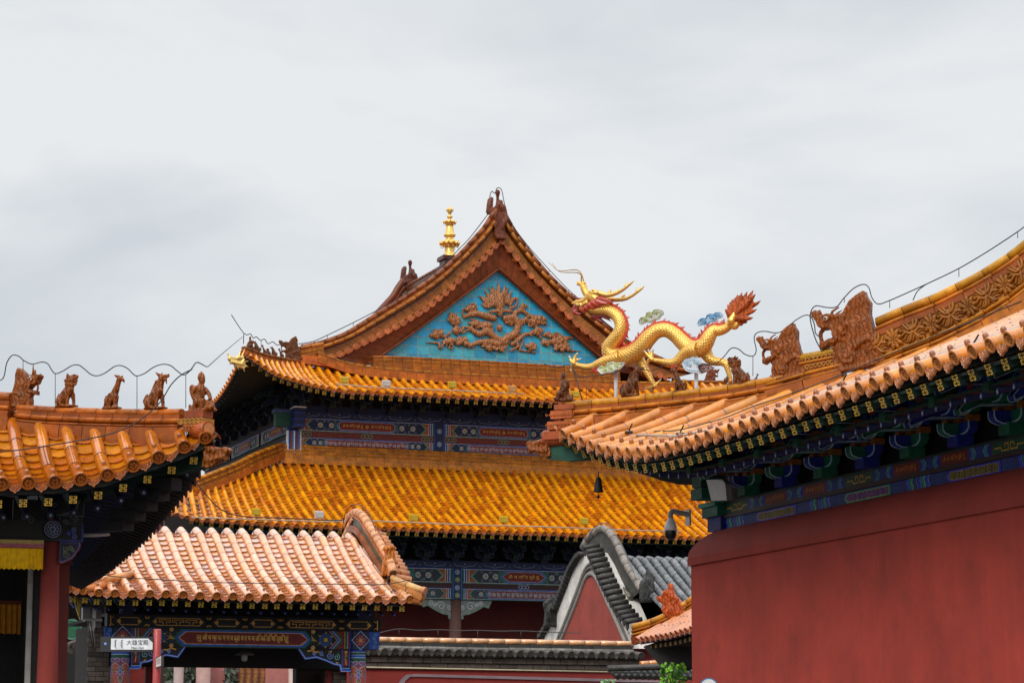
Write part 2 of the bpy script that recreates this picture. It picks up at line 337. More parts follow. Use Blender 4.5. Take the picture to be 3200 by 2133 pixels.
# ---------------- roofs of half-round tiles ----------------
def tile_roof(mb, T, B, n, r, prof, ntile=10, npan=20, tube_c=None, pan_c=None, end_c=None, drip_c=None, nail=True, discs=True, grout=(0.13, 0.045, 0.04), i0=0, i1=None, dripd=1.0, panw=4, capr=0.34):
    i1 = n if i1 is None else i1
    def pos(t, s_): return T(t).lerp(B(t), s_) + Z * prof(s_, t)
    e = 0.25 / n
    def frame(t, s_):
        s0, s1 = max(s_ - .03, 0), min(s_ + .03, 1)
        d = (pos(t, s1) - pos(t, s0))
        if d.length < 1e-6: d = Vector((0, 0, -1))
        d.normalize(); ex = (pos(t + e, s_) - pos(t - e, s_)).normalized(); nr = ex.cross(d)
        if nr.z < 0: nr = -nr
        nr.normalize(); ex = d.cross(nr).normalized(); return ex, d, nr
    for i in range(i0, i1 + 1):
        t = i / n; L = (B(t) - T(t)).length
        kt = max(1, int(round(ntile * L / max((B(.5) - T(.5)).length, 1e-6))))
        if L > r * 1.2:
            for k in range(kt):
                a = k / kt; b = (k + 1) / kt; g = min(0.018 / L, .3 * (b - a)); rows = []
                c = tube_c() if callable(tube_c) else tube_c
                nsub = 2 if kt < 7 else 1
                ss = [a + g] + [a + (b - a) * q / nsub for q in range(1, nsub)] + [b]
                for q, s_ in enumerate(ss):
                    ex, d, nr = frame(t, s_); p = pos(t, s_) + (d * r * .8 if s_ >= .9999 else d * 0); rr = r * (0.985 + .03 * q / len(ss))
                    rows.append([p + ex * rr * math.cos(an) + nr * rr * math.sin(an) for an in [-.35 + (PI + .7) * j / 8 for j in range(9)]])
                mb.grid(rows, c, True)
                ex, d, nr = frame(t, a); p = pos(t, a); q1 = pos(t, a + g)
                mb.grid([[x + ex * r * .95 * math.cos(an) + nr * r * .95 * math.sin(an) for an in [PI * j / 6 for j in range(7)]] for x in (p, q1)], grout, True)
            if discs:
                ex, d, nr = frame(t, 1.0); p = pos(t, 1.0); c = end_c() if callable(end_c) else end_c
                nd = 20; R = r * 1.05; dd = (d + Z * -0.12).normalized(); up = ex.cross(dd).normalized()
                if up.z < 0: up = -up
                pc = p + nr * r * .05 + d * r * .8
                def ringp(rad, off): return [pc + dd * off + ex * rad * math.cos(2 * PI * j / nd) + up * rad * math.sin(2 * PI * j / nd) for j in range(nd)]
                mb.grid([ringp(R, -.012), ringp(R, .012), ringp(R * .8, .014), ringp(R * .76, 0.0)], c, False, closed=True)
                mb.poly(ringp(R * .76, 0.0), (c[0] * .92, c[1] * .86, c[2] * .8), mi=1)
                q_ = R * .3
                for k in range(6):
                    an = k * PI / 3; cc = pc + ex * (q_ * 1.25 * math.cos(an)) + up * (q_ * 1.25 * math.sin(an))
                    mb.poly([cc + dd * .012 + ex * q_ * .5 * math.cos(2 * PI * j / 5 + an) + up * q_ * .5 * math.sin(2 * PI * j / 5 + an) for j in range(5)], c, mi=0)
            if nail and L > r * 5:
                s_ = 1 - min(1.7 * r / L, .5); ex, d, nr = frame(t, s_); p = pos(t, s_) + nr * r * .95; rr = r * capr; c = vary((0.33, 0.10, 0.02), .1)
                rows = []
                for rad, hh in ((1, -.1), (1.0, 1.25), (.8, 1.75), (.35, 2.0), (0.02, 2.05)):
                    rows.append([p + (ex * math.cos(2 * PI * j / 8) + d * math.sin(2 * PI * j / 8)) * rr * rad + nr * rr * hh for j in range(8)])
                mb.grid(rows, c, True, closed=True)
        if i < i1:
            Lm = (B(t + .5 / n) - T(t + .5 / n)).length
            kp = max(1, int(round(npan * Lm / max((B(.5) - T(.5)).length, 1e-6))))
            for k in range(kp):
                a = k / kp; b = (k + 1) / kp; c = pan_c() if callable(pan_c) else pan_c; rows = []
                for s_, hh in ((a, 0), (b, .30), (b, 0.0)):
                    row = []; ex, d, nr = frame(t + .5 / n, s_)
                    for j in range(panw + 1):
                        w = j / panw; row.append(pos(t + w / n, s_) + nr * (r * (hh - .15) - r * .62 * math.sin(PI * w)))
                    rows.append(row)
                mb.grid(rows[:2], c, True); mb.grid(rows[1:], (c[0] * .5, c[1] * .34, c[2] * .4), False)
            # drip tile
            tm = t + .5 / n; ex, d, nr = frame(tm, 1.0); pm = pos(tm, 1.0); wd = (pos(t + 1 / n, 1) - pos(t, 1)).length / 2 * .74
            c = drip_c() if callable(drip_c) else drip_c
            exx = (pos(t + 1 / n, 1) - pos(t, 1)).normalized(); dn = (Z * -1 + d * .28 * dripd).normalized(); out = exx.cross(dn).normalized()
            if out.dot(d) < 0: out = -out
            top = [(-1, .12), (-.6, -.22), (0, -.42), (.6, -.22), (1, .12)]
            bot = [(1.02, -.3), (.86, -.55), (.6, -.72), (.45, -.98), (.2, -1.1), (0, -1.35), (-.2, -1.1), (-.45, -.98), (-.6, -.72), (-.86, -.55), (-1.02, -.3)]
            sh = [(x * (1.16 if i_ in (0, 4, 5, 15) else 1), z * .92 + .0) for i_, (x, z) in enumerate(top + bot)]
            P = [pm + exx * x * wd + dn * (-z) * wd * .95 + d * .01 for x, z in sh]
            mb.prism([p - out * .012 for p in P], out * .024, c, mi=0)
            cen = pm + dn * .42 * wd
            P2 = [cen + (p - cen) * .84 + out * .018 for p in P]; mb.poly(P2, (c[0] * .92, c[1] * .86, c[2] * .8), mi=1)
    return pos, frame
EMB = ["1110111", "1000001", "1110111", "0010100", "1110111", "1000001", "1110111"]
def emblem(mb, o, ex, ez, en, size, col, back=None):
    if back: mb.poly([o + ex * x * size + ez * z * size + en * .002 for x, z in ((-.62, -.62), (.62, -.62), (.62, .62), (-.62, .62))], back)
    c = size / 7
    for i, row in enumerate(EMB):
        j = 0
        while j < 7:
            if row[j] == '1':
                k = j
                while k < 7 and row[k] == '1': k += 1
                x0 = -size / 2 + j * c; x1 = -size / 2 + k * c; z1 = size / 2 - i * c; z0 = z1 - c * .98
                mb.poly([o + ex * x0 + ez * z0 + en * .005, o + ex * x1 + ez * z0 + en * .005, o + ex * x1 + ez * z1 + en * .005, o + ex * x0 + ez * z1 + en * .005], col); j = k
            else: j += 1
def rafters(mb, pos, frame, n, drop, L, w, col, ecol, m=None, step=None, gold=True, i0=0.5, size=None, cnt=None, minL=0):
    cnt = cnt or n
    for i in range(cnt):
        t = (i + .5) / cnt
        ex, d, nr = frame(t, 1.0); Lt = (pos(t, 1) - pos(t, 0)).length
        if Lt < minL: continue
        a = pos(t, 1.0) - Z * drop - d * .05; s_ = max(1 - L / max(Lt, .1), 0); b = pos(t, s_) - Z * drop
        if (a - b).length < .1: b = a - d * .3
        mb.bar(b, a, w, w, col)
        if gold:
            dd = (a - b).normalized(); exx = dd.cross(Z).normalized(); ez = exx.cross(dd).normalized()
            emblem(mb, a + dd * .003, exx, ez, dd, size or w * .8, ecol)
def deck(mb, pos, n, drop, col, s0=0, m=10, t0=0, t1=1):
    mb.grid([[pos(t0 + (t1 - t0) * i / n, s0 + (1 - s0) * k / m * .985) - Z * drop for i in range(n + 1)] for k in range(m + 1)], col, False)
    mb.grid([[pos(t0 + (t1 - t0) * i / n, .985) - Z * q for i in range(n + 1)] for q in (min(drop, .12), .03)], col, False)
def ridge(mb, path, courses, seg=0.35, joint=(0.10, 0.03, 0.03)):
    """courses: (kind, dz, half width, height, colour, seg) laid along the path; kind 'r' round, 'b' flat"""
    L = plen(path)
    for kind, dz, hw, hh, col, sg in courses:
        ns = max(1, int(L / (sg or seg))); Q = resample(path, ns * 3)
        for k in range(ns):
            q = Q[k * 3:k * 3 + 4]; c = vary((col[0] * .82, col[1] * .92, col[2] * .4), .18, .08); rows = []
            for m_, p in enumerate(q):
                i = k * 3 + m_; t = (Q[min(i + 1, len(Q) - 1)] - Q[max(i - 1, 0)]); sd_ = Vector((t.y, -t.x, 0)).normalized(); un = sd_.cross(t).normalized()
                if un.z < 0: un = -un
                pp = p + Z * dz
                if m_ == 0: pp = pp.lerp(q[1] + Z * dz, .05)
                if m_ == 3: pp = pp.lerp(q[2] + Z * dz, .03)
                if kind == 'r': rows.append([pp + sd_ * hw * math.cos(a) + un * hh * math.sin(a) for a in [2 * PI * j / 10 for j in range(10)]])
                else: rows.append([pp + sd_ * a * hw + un * b * hh for a, b in ((-1, -1), (1, -1), (1, 1), (-1, 1))])
            b = len(mb.v); mb.grid(rows, c, kind == 'r', closed=True)
            nn = len(rows[0]); mb.add([b + j for j in range(nn)], c); mb.add([b + 3 * nn + j for j in range(nn)], c)
        rows = []
        for i in range(0, len(Q), 1):
            p = Q[i]; t = (Q[min(i + 1, len(Q) - 1)] - Q[max(i - 1, 0)]); sd_ = Vector((t.y, -t.x, 0)).normalized()
            rows.append([p + Z * (dz + b * hh * .86) + sd_ * a * hw * .86 for a, b in ((-1, -.5), (-.5, -1), (.5, -1), (1, -.5), (1, .5), (.5, 1), (-.5, 1), (-1, .5))])
        mb.grid(rows, joint, False, closed=True)
# ---------------- sculpture ----------------
def sculpt(name, parts, mat, col, frame, scale, voxel, parent=None, loc=None, smooth=3, cols=None):
    """parts in unit coordinates (x right, z up, y away from the front): ('p', outline, y, thickness) or ('c', [(x,y,z,r)...])"""
    o_, ex, ey = frame
    mb = MB()
    def Q(x, y, z): return o_ + ex * (x * scale) + ey * (y * scale) + Z * (z * scale)
    for p in parts:
        if p[0] == 'p':
            _, out, y, th = p
            for yy, k in ((0, 1.0),):
                mb.prism([Q(x, y - th / 2, z) for x, z in out], ey * (th * scale), col)
        elif p[0] == 'c':
            pts = p[1]
            for i in range(len(pts) - 1):
                a = pts[i]; b = pts[i + 1]; A = Q(*a[:3]); B = Q(*b[:3]); m_ = max(2, int((B - A).length / (min(a[3], b[3]) * scale * .7)) + 1)
                mb.tube([A.lerp(B, k / m_) for k in range(m_ + 1)], [(a[3] + (b[3] - a[3]) * k / m_) * scale for k in range(m_ + 1)], 8, col)
            for a in pts: mb.ball(Q(*a[:3]), a[3] * scale * .99, col, 8)
    ob = mb.build(name, mat, parent, loc)
    md = ob.modifiers.new('r', 'REMESH'); md.mode = 'VOXEL'; md.voxel_size = voxel * scale; md.use_smooth_shade = True
    if smooth:
        ms = ob.modifiers.new('s', 'SMOOTH'); ms.iterations = smooth; ms.factor = .5
    bpy.context.view_layer.update(); dg = bpy.context.evaluated_depsgraph_get()
    me = bpy.data.meshes.new_from_object(ob.evaluated_get(dg)); ob.modifiers.clear(); old = ob.data; ob.data = me; bpy.data.meshes.remove(old)
    me.name = name
    for a in list(me.color_attributes): me.color_attributes.remove(a)
    ca = me.color_attributes.new('Col', 'FLOAT_COLOR', 'CORNER')
    n = len(me.loops); ca.data.foreach_set('color', np.tile(np.array((*col, 1.0), dtype=np.float32), n))
    if not me.materials: me.materials.append(M[mat])
    return ob
# ================= shared colours =================
OR1, OR2, OR3 = H('#e2920a'), H('#da840a'), H('#c46a0a'); PN1, PN2 = H('#c0700a'), H('#a4560a')
TERRA = H('#b85c1e'); RIDGE = H('#9c5014'); RIDGEY = H('#b86a12'); BARGE = H('#854018'); CARV = H('#8a4520')
NAVY, BLUE, GREEN, DGREEN = H('#10204a'), H('#1f3f9a'), H('#1c6a55'), H('#0e3a30')
WHITE, GOLD, RED, DRED = H('#c9ccd0'), H('#d9a53a'), H('#7c2418'), H('#4a1512')
def hall_tube(): return vary(random.choice([OR1, OR1, OR1, OR2, OR2, OR3]), .08, .05)
def hall_pan(): return vary(random.choice([PN1, PN1, PN2]), .15, .05)
def hex_pts(x0, x1, z0, z1, b):
    zm = (z0 + z1) / 2; return [(x0, zm), (x0 + b, z0), (x1 - b, z0), (x1, zm), (x1 - b, z1), (x0 + b, z1)]
def round_pts(x0, x1, z0, z1, n=6):
    r = (z1 - z0) / 2; zm = (z0 + z1) / 2
    return [(x1 - r + r * math.sin(PI * k / n), zm - r * math.cos(PI * k / n)) for k in range(n + 1)] + [(x0 + r - r * math.sin(PI * k / n), zm + r * math.cos(PI * k / n)) for k in range(n + 1)]
MANI = "ॐ म णि प द्मे हूं"
def beam_paint(pn, x0, x1, z0, z1, txt=MANI, twice=False, hexed=False, scroll=False, cw=.42, cart=RED, g=NAVY, tcol=H('#f0c050')):
    h = z1 - z0; w = x1 - x0; xm = (x0 + x1) / 2; zm = (z0 + z1) / 2
    pn.rect(x0, z0, x1, z1, g, 0)
    for a, b, c in ((0, .05, GREEN), (.05, .08, WHITE), (.92, .95, WHITE), (.95, 1, BLUE)): pn.rect(x0, z0 + a * h, x1, z0 + b * h, c, 1)
    cx0, cx1 = xm - cw * w / 2, xm + cw * w / 2
    for sgn, xe, xc in ((1, x0, cx0), (-1, x1, cx1)):
        X = lambda d: xe + sgn * d * h
        for a, b, c in ((0, .10, GREEN), (.10, .14, WHITE), (.14, .26, BLUE), (.26, .3, WHITE), (.3, .42, H('#8a4a3c')), (.42, .46, WHITE)): pn.rect(X(a), z0 + .08 * h, X(b), z1 - .08 * h, c, 2)
        pn.poly([(X(.46), z0 + .08 * h), (X(.95), z0 + .08 * h), (X(.55), zm), (X(.95), z1 - .08 * h), (X(.46), z1 - .08 * h)], H('#93502f'), 2)
        pn.line([(X(1.0), z0 + .1 * h), (X(.6), zm), (X(1.0), z1 - .1 * h)], .05 * h, H('#8fb09a'), 3)
        pn.line([(X(1.1), z0 + .1 * h), (X(.7), zm), (X(1.1), z1 - .1 * h)], .06 * h, GREEN, 4)
        a = abs(xc - xe) / h; k = X(1.15); m_ = max(1, int((a - 1.3) / .62))
        for q in range(m_):
            fx = X(1.25 + (a - 1.35) * (q + .5) / m_)
            pn.flower(fx, zm, .24 * h, H('#a8b0b4'), H('#b98a5a'), 3)
            for s2 in (-1, 1): pn.spiral(fx + sgn * .3 * h, zm + s2 * .27 * h, .11 * h, .025 * h, H('#7f8f96'), 3, ph=q)
            for s2 in (-1, 1): pn.spiral(fx - sgn * .25 * h, zm + s2 * .29 * h, .09 * h, .022 * h, H('#6b86b5'), 3, ph=q + 2)
    sh = (lambda a, d: hex_pts(cx0 - a * h + d * h, cx1 + a * h - d * h, z0 + (.07 + d * .75) * h, z1 - (.07 + d * .75) * h, .45 * h)) if hexed else (lambda a, d: round_pts(cx0 - a * h + d * h, cx1 + a * h - d * h, z0 + (.07 + d * .75) * h, z1 - (.07 + d * .75) * h))
    pn.poly(hex_pts(cx0 - .32 * h, cx1 + .32 * h, z0 + .08 * h, z1 - .08 * h, .4 * h), GREEN, 4)
    for d, c in ((.0, H('#5f79b8')), (.06, BLUE), (.13, WHITE), (.16, cart)): pn.poly(sh(.12, d), c, 5 + d * 20)
    if scroll:
        n = int((cx1 - cx0) / (h * .42))
        for q in range(n):
            x = cx0 + (q + .5) * (cx1 - cx0) / n
            pn.spiral(x, zm, .19 * h, .045 * h, WHITE, 9, ph=q * 2.1, dr=1 if q % 2 else -1); pn.disc(x + .15 * h, zm + (.12 if q % 2 else -.12) * h, .07 * h, H('#6d8fd0'), 9.5, 6)
    elif txt:
        ww = (cx1 - cx0)
        if twice:
            for s2 in (-1, 1): put_text(pn.mb, txt, pn.P(xm + s2 * ww * .25, zm, 9.5), pn.x, pn.z, h * .34, tcol, ww * .36)
            pn.ring(xm, zm, .1 * h, .035 * h, tcol, 9.5, 8); pn.disc(xm, zm, .03 * h, tcol, 9.5, 6)
        else: put_text(pn.mb, txt, pn.P(xm, zm, 9.5), pn.x, pn.z, h * .34, tcol, ww * .72)
def cloud_band(pn, x0, x1, z0, z1, step):
    pn.rect(x0, z0, x1, z1, H('#16244f'), 0); h = z1 - z0; n = max(1, int((x1 - x0) / step)); c = H('#8d98ad')
    for i in range(n):
        x = x0 + (i + .5) * (x1 - x0) / n; s_ = (x1 - x0) / n
        pn.line([(x - .36 * s_, z1 - .25 * h), (x - .3 * s_, z0 + .35 * h), (x - .12 * s_, z0 + .3 * h), (x, z0 + .12 * h), (x + .12 * s_, z0 + .3 * h), (x + .3 * s_, z0 + .35 * h), (x + .36 * s_, z1 - .25 * h)], .06 * h, c, 1)
        pn.disc(x, zm_ := (z0 + z1) / 2 + .12 * h, .12 * h, c, 1.5, 6); pn.disc(x + .5 * s_, z0 + .3 * h, .12 * h, H('#7f6f5a'), 1, 6)
def bracket_mb(mb, o, ex, en, s, ca, cb, edge, gold=None, tiers=3, blocks=True):
    """one set of stacked cantilever arms: o foot, ex along the wall, en outwards, s size"""
    def bx(x0, x1, y0, y1, z0, z1, c): mb.box(o + ex * x0 * s + en * y0 * s + Z * z0 * s, ex * (x1 - x0) * s, en * (y1 - y0) * s, Z * (z1 - z0) * s, c)
    def armx(w, y, z, h, c):
        P = [(-w, h), (-w, h * .45), (-w * .82, h * .12), (-w * .6, 0), (w * .6, 0), (w * .82, h * .12), (w, h * .45), (w, h)]
        q = [o + ex * x * s + en * (y + .07) * s + Z * (z + zz) * s for x, zz in P]; mb.prism([p - en * .14 * s for p in q], en * .14 * s, c)
        for i in range(len(P) - 1): mb.bar(q[i] + en * .004, q[i + 1] + en * .004, .008 * s + .004, .018 * s, edge, up=en)
    def army(y0, y1, z, h, c, x=0, w=.07, beak=False):
        P = [(y0, h), (y0, 0), (y1 - .12, 0), (y1 - .03, h * .2), (y1, h * .5), (y1, h)]
        if beak: P = [(y0, h), (y0, 0), (y1 - .1, -.02), (y1 + .22, -.16), (y1 + .24, -.1), (y1, h)]
        q = [o + ex * (x - w) * s + en * yy * s + Z * (z + zz) * s for yy, zz in P]; mb.prism(q, ex * 2 * w * s, c)
        for sd_ in (-.01, 2 * w + .01):
            for i in range(1, len(P) - 1): mb.bar(q[i] + ex * sd_ * s, q[i + 1] + ex * sd_ * s, .012 * s, .016 * s, edge, up=ex)
    bx(-.14, .14, -.1, .16, 0, .16, cb)
    for k in range(tiers):
        y = .28 * k; z = .16 + .26 * k
        armx(.36 + (.1 if k % 2 else .0), .02 + y * .0, z, .16, ca if k % 2 else cb)
        if k: armx(.32, y, z, .16, cb if k % 2 else ca)
        army(-.1, .34 + .28 * k, z - .02, .17, ca if k % 2 == 0 else cb, beak=(k > 0))
        if blocks:
            for xx in (-.32, 0, .32): bx(xx - .07, xx + .07, y - .07, y + .1, z + .16, z + .25, gold or (cb if k % 2 else ca))
# ================= the great hall in the middle =================
UC, VC, DL = 13.99, 66.0, 4.0          # lower roof: left corner, eave plane, depth
UU, VU, DU = 16.39, 68.0, 2.5          # upper roof
UM = 24.4                              # middle axis
hall = root('temple_hall', 'great double-eaved hall with orange glazed roofs and a turquoise gable carved with a dragon', 'temple hall', W(UM, 74, 0))
lowE = [(470, 1570), (500, 1585), (560, 1603), (608, 1618), (722, 1626), (887, 1638), (1021, 1643), (1216, 1648), (1413, 1655), (1634, 1663), (1759, 1665), (1942, 1672), (2063, 1676), (2187, 1681), (2800, 1706)]
lowT = [(500, 1556), (613, 1526), (690, 1505), (793, 1470), (845, 1451), (875, 1440), (1400, 1457), (1650, 1467), (1856, 1477), (2300, 1500)]
def mir(u): return min(u, 2 * UM - u)
def lB(t):
    u = UC + (2 * (UM - UC)) * t; return W(u, VC, zat(mir(u), VC, lowE, 7.5))
def lT(t):
    u = UC + (2 * (UM - UC)) * t; m_ = mir(u); v = min(VC + (m_ - UC), VC + DL); v = max(v, VC + .02); return W(u, v, zat(m_, v, lowT, 9))
_cache = {}
def memo(f, tagn):
    def g(t):
        k = (tagn, round(t, 6))
        if k not in _cache: _cache[k] = f(t)
        return _cache[k]
    return g
lB = memo(lB, 'lB'); lT = memo(lT, 'lT')
def sagp(a):                            # concave slope
    return lambda s, t: -a * math.sin(PI * s) * (1 - .25 * s)
mb = MB(); NL = 80
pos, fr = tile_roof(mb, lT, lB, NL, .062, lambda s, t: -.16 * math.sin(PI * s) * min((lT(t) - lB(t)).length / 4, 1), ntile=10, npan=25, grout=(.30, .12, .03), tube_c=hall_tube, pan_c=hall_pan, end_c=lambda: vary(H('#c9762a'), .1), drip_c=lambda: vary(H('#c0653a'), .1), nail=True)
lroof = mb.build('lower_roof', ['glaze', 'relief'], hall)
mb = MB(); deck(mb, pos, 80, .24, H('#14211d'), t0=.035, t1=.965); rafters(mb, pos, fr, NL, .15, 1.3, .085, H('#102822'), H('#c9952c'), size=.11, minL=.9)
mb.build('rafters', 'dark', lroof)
# band ridge on top of the lower roof and its left hip
mb = MB()
ridgeTop = [(867, 1387), (1400, 1411), (1650, 1424), (2300, 1456)]
def topath(u0, u1, n, curve, vf, z=9): return [W(u, vf(u), zat(u, vf(u), curve, z)) for u in [u0 + (u1 - u0) * i / n for i in range(n + 1)]]
P = topath(UC + DL, 30.0, 14, ridgeTop, lambda u: VC + DL)
ridge(mb, P, [('r', -.035, .10, .045, H('#d6842a'), .3), ('b', -.10, .08, .03, H('#c87424'), .3), ('r', -.155, .12, .035, H('#d6842a'), .36), ('b', -.21, .10, .03, H('#c87424'), .3), ('r', -.265, .14, .03, H('#d6842a'), .36), ('b', -.34, .12, .06, H('#d27a34'), .3), ('b', -.46, .17, .07, H('#d27a34'), .26)])  # brighter than the hip courses: soft light under the eave put into the colour
hipTop = [(500, 1525), (600, 1497), (657, 1476), (734, 1446), (800, 1412), (867, 1387)]
P2 = topath(UC + .9, UC + DL, 12, hipTop, lambda u: VC + (u - UC))
ridge(mb, P2, [('r', -.035, .10, .045, RIDGEY, .3), ('b', -.10, .08, .03, RIDGE, .3), ('r', -.155, .12, .035, RIDGEY, .36), ('b', -.21, .10, .03, RIDGE, .3), ('r', -.265, .14, .03, RIDGEY, .36), ('b', -.36, .14, .09, TERRA, .3)])
P3 = [W(2 * UM - p.dot(U), p.dot(V), p.z) for p in P2]
ridge(mb, P3, [('r', -.035, .10, .045, RIDGEY, .3), ('b', -.2, .12, .15, RIDGE, .3)])
mb.build('ridge', 'ridge', lroof)
# upper roof skirt
upE = [(735, 1080), (759, 1100), (788, 1118), (808, 1132), (832, 1149), (856, 1164), (879, 1174), (904, 1181), (927, 1188), (952, 1195), (978, 1202), (1004, 1207), (1030, 1213), (1058, 1217), (1089, 1222), (1149, 1224), (1209, 1228), (1270, 1230), (1560, 1243)]
upT = [(750, 1090), (803, 1109), (823, 1118), (861, 1125), (918, 1131), (952, 1129), (990, 1128), (1018, 1139), (1076, 1148), (1136, 1157), (1231, 1164), (1291, 1171), (1480, 1179), (1560, 1184)]
WU = 2 * (UM - UU)
def warp(t):
    if t > .5: return 1 - warp(1 - t)
    a = 12 / 66; return t / a * (2.35 / WU) if t < a else 2.35 / WU + (t - a) / (.5 - a) * (.5 - 2.35 / WU)
def uB(t):
    u = UU + WU * warp(t); return W(u, VU, zat(mir(u), VU, upE, 11))
def uT(t):
    u = UU + WU * warp(t); m_ = mir(u); v = max(min(VU + (m_ - UU), VU + DU), VU + .02); return W(u, v, zat(m_, v, upT, 12))
uB = memo(uB, 'uB'); uT = memo(uT, 'uT')
mb = MB(); NU = 66
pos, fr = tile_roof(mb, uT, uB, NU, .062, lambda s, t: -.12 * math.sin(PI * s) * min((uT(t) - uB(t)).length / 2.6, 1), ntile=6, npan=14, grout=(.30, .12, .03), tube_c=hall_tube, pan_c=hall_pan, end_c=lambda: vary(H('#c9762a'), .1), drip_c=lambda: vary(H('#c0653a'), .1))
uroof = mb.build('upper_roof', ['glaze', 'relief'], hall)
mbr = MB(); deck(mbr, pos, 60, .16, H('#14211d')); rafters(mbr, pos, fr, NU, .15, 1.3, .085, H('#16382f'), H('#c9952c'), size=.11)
# left flank of the upper roof, seen from below: eave runs away from the corner
zc = uB(0).z
def sB(t):
    v = VU + 13.8 * t; d = min(v - VU, 13.8 - (v - VU)); zz = uB(.5).z + (zc - uB(.5).z) * max(0, 1 - d / 3.3) ** 1.7; return W(UU, v, zz)
def sT(t):
    v = VU + 13.8 * t; d = min(v - VU, 13.8 - (v - VU)); du = min(d, DU); return W(UU + max(du, .02), v, sB(t).z + du * .42)
mb = MB(); spos, sfr = tile_roof(mb, sT, sB, 60, .062, lambda s, t: -.08 * math.sin(PI * s), ntile=7, npan=10, tube_c=hall_tube, pan_c=hall_pan, end_c=lambda: vary(H('#c9762a'), .1), drip_c=lambda: vary(H('#a85530'), .1), nail=False)
mb.build('side_roof', ['glaze', 'relief'], hall)
deck(mbr, spos, 30, .16, H('#14211d')); rafters(mbr, spos, sfr, 50, .15, 1.7, .085, H('#1a2c28'), H('#c9952c'), gold=False)
mbr.build('rafters', 'dark', uroof)
# ---- gable ----
VG = 70.3
topL = [(934, 1084), (1003, 1069), (1072, 1044), (1130, 1009), (1183, 975), (1244, 937), (1321, 887), (1375, 847), (1436, 791), (1474, 749), (1512, 707), (1528, 680), (1549, 650)]
topR = [(1577, 668), (1602, 715), (1632, 759), (1671, 810), (1717, 864), (1774, 917), (1797, 937), (1900, 1021), (1968, 1072), (2083, 1128), (2150, 1147), (2210, 1155)]
discL = [(1031, 1117), (1060, 1108), (1095, 1092), (1130, 1074), (1165, 1057), (1208, 1036), (1255, 1012), (1278, 997), (1323, 970), (1365, 937), (1406, 903), (1443, 867), (1482, 834), (1517, 802), (1547, 768), (1566, 757)]
discR = [(1566, 757), (1585, 777), (1620, 818), (1656, 863), (1696, 900), (1734, 945), (1774, 988), (1812, 1025), (1858, 1060), (1898, 1096), (1950, 1130), (2000, 1155), (2050, 1172), (2090, 1183)]
inL = [(1085, 1136), (1163, 1138), (1200, 1111), (1262, 1067), (1400, 965), (1480, 904), (1562, 843)]
inL = [(1159, 1138), (1200, 1111), (1562, 843)]
inR = [(1562, 843), (1881, 1120), (1930, 1158)]
def g3(c, v, m=6): return [pv(x, y, v) for x, y in [tuple(q) for q in catmull([Vector((a, b, 0)) for a, b in c], m)] for x, y in [(x, y)]] if False else [pv(q.x, q.y, v) for q in catmull([Vector((a, b, 0)) for a, b in c], m)]
mb = MB()
NB = 60
TLp, TRp = resample(g3(topL, VG), NB), resample(g3(topR, VG), NB)
DLp, DRp = resample(g3(discL, VG), NB), resample(g3(discR, VG), NB)
ILp, IRp = resample([pv(x, y, VG + .12) for x, y in inL], NB), resample([pv(x, y, VG + .12) for x, y in inR], NB)
for Tp, Dp in ((TLp, DLp), (TRp, DRp)):
    # two tile bands between the crest and the row of end discs
    for w0, w1, yy, cc, n in ((.16, .27, -.10, RIDGE, 30), (.36, .46, -.05, H('#6c3414'), 30), (.50, .92, -.02, H('#9c5c20'), 24)):
        Q0 = resample([a.lerp(b, w0) for a, b in zip(Tp, Dp)], n * 2); Q1 = resample([a.lerp(b, w1) for a, b in zip(Tp, Dp)], n * 2)
        for i in range(n):
            c = vary(cc, .15, .08); o = V * yy
            pts = [Q0[2 * i].lerp(Q0[2 * i + 1], .06), Q0[2 * i + 1], Q0[2 * i + 2], Q1[2 * i + 2], Q1[2 * i + 1], Q1[2 * i].lerp(Q1[2 * i + 1], .06)]
            mb.prism([p + o for p in pts], V * .25, c)
    for w0, yy, r_, cc, sg in ((.06, -.06, .075, H('#84441a'), .34), (.31, -.13, .05, H('#a4621a'), .34)):
        Q = [a.lerp(b, w0) + V * yy for a, b in zip(Tp, Dp)]; n = int(plen(Q) / sg); Q = resample(Q, n * 2)
        for i in range(n):
            c = vary(cc, .15, .08); mb.tube([Q[2 * i].lerp(Q[2 * i + 1], .08), Q[2 * i + 1], Q[2 * i + 2].lerp(Q[2 * i + 1], .04)], [r_, r_, r_ * 1.03], 10, c)
        mb.tube(Q, r_ * .85, 8, (.06, .02, .015))
    # backing board
    mb.grid([[p + V * .03 for p in Tp], [p + V * .03 for p in Dp]], (.05, .02, .012), False)
mb.build('gable_ridge', 'ridge', hall)
mb = MB()
for Ip, Dp, n in ((ILp, DLp, 22), (IRp, DRp, 20)):
    q0 = resample(Dp, n); q1 = resample(Ip, n)
    if Ip is ILp: q0[0] = pv(1076, 1138, VG)
    for i in range(n):
        a, b, c_, d = q0[i], q0[i + 1], q1[i + 1], q1[i]; g = .035; c = vary(BARGE, .12, .06)
        pts = [a.lerp(b, g), b, c_, d.lerp(c_, g)]; mb.prism([p + V * .1 for p in pts], V * .1, c)
    mb.grid([[p + V * .125 for p in q0], [p + V * .125 for p in q1]], H('#c98a5e'), False)
    mb.tube([p.lerp(d_, .06) + V * .03 for p, d_ in zip(Ip, Dp)], .035, 6, H('#7a3c1e'))
mb.build('bargeboard', 'ridge', hall)
mb = MB()
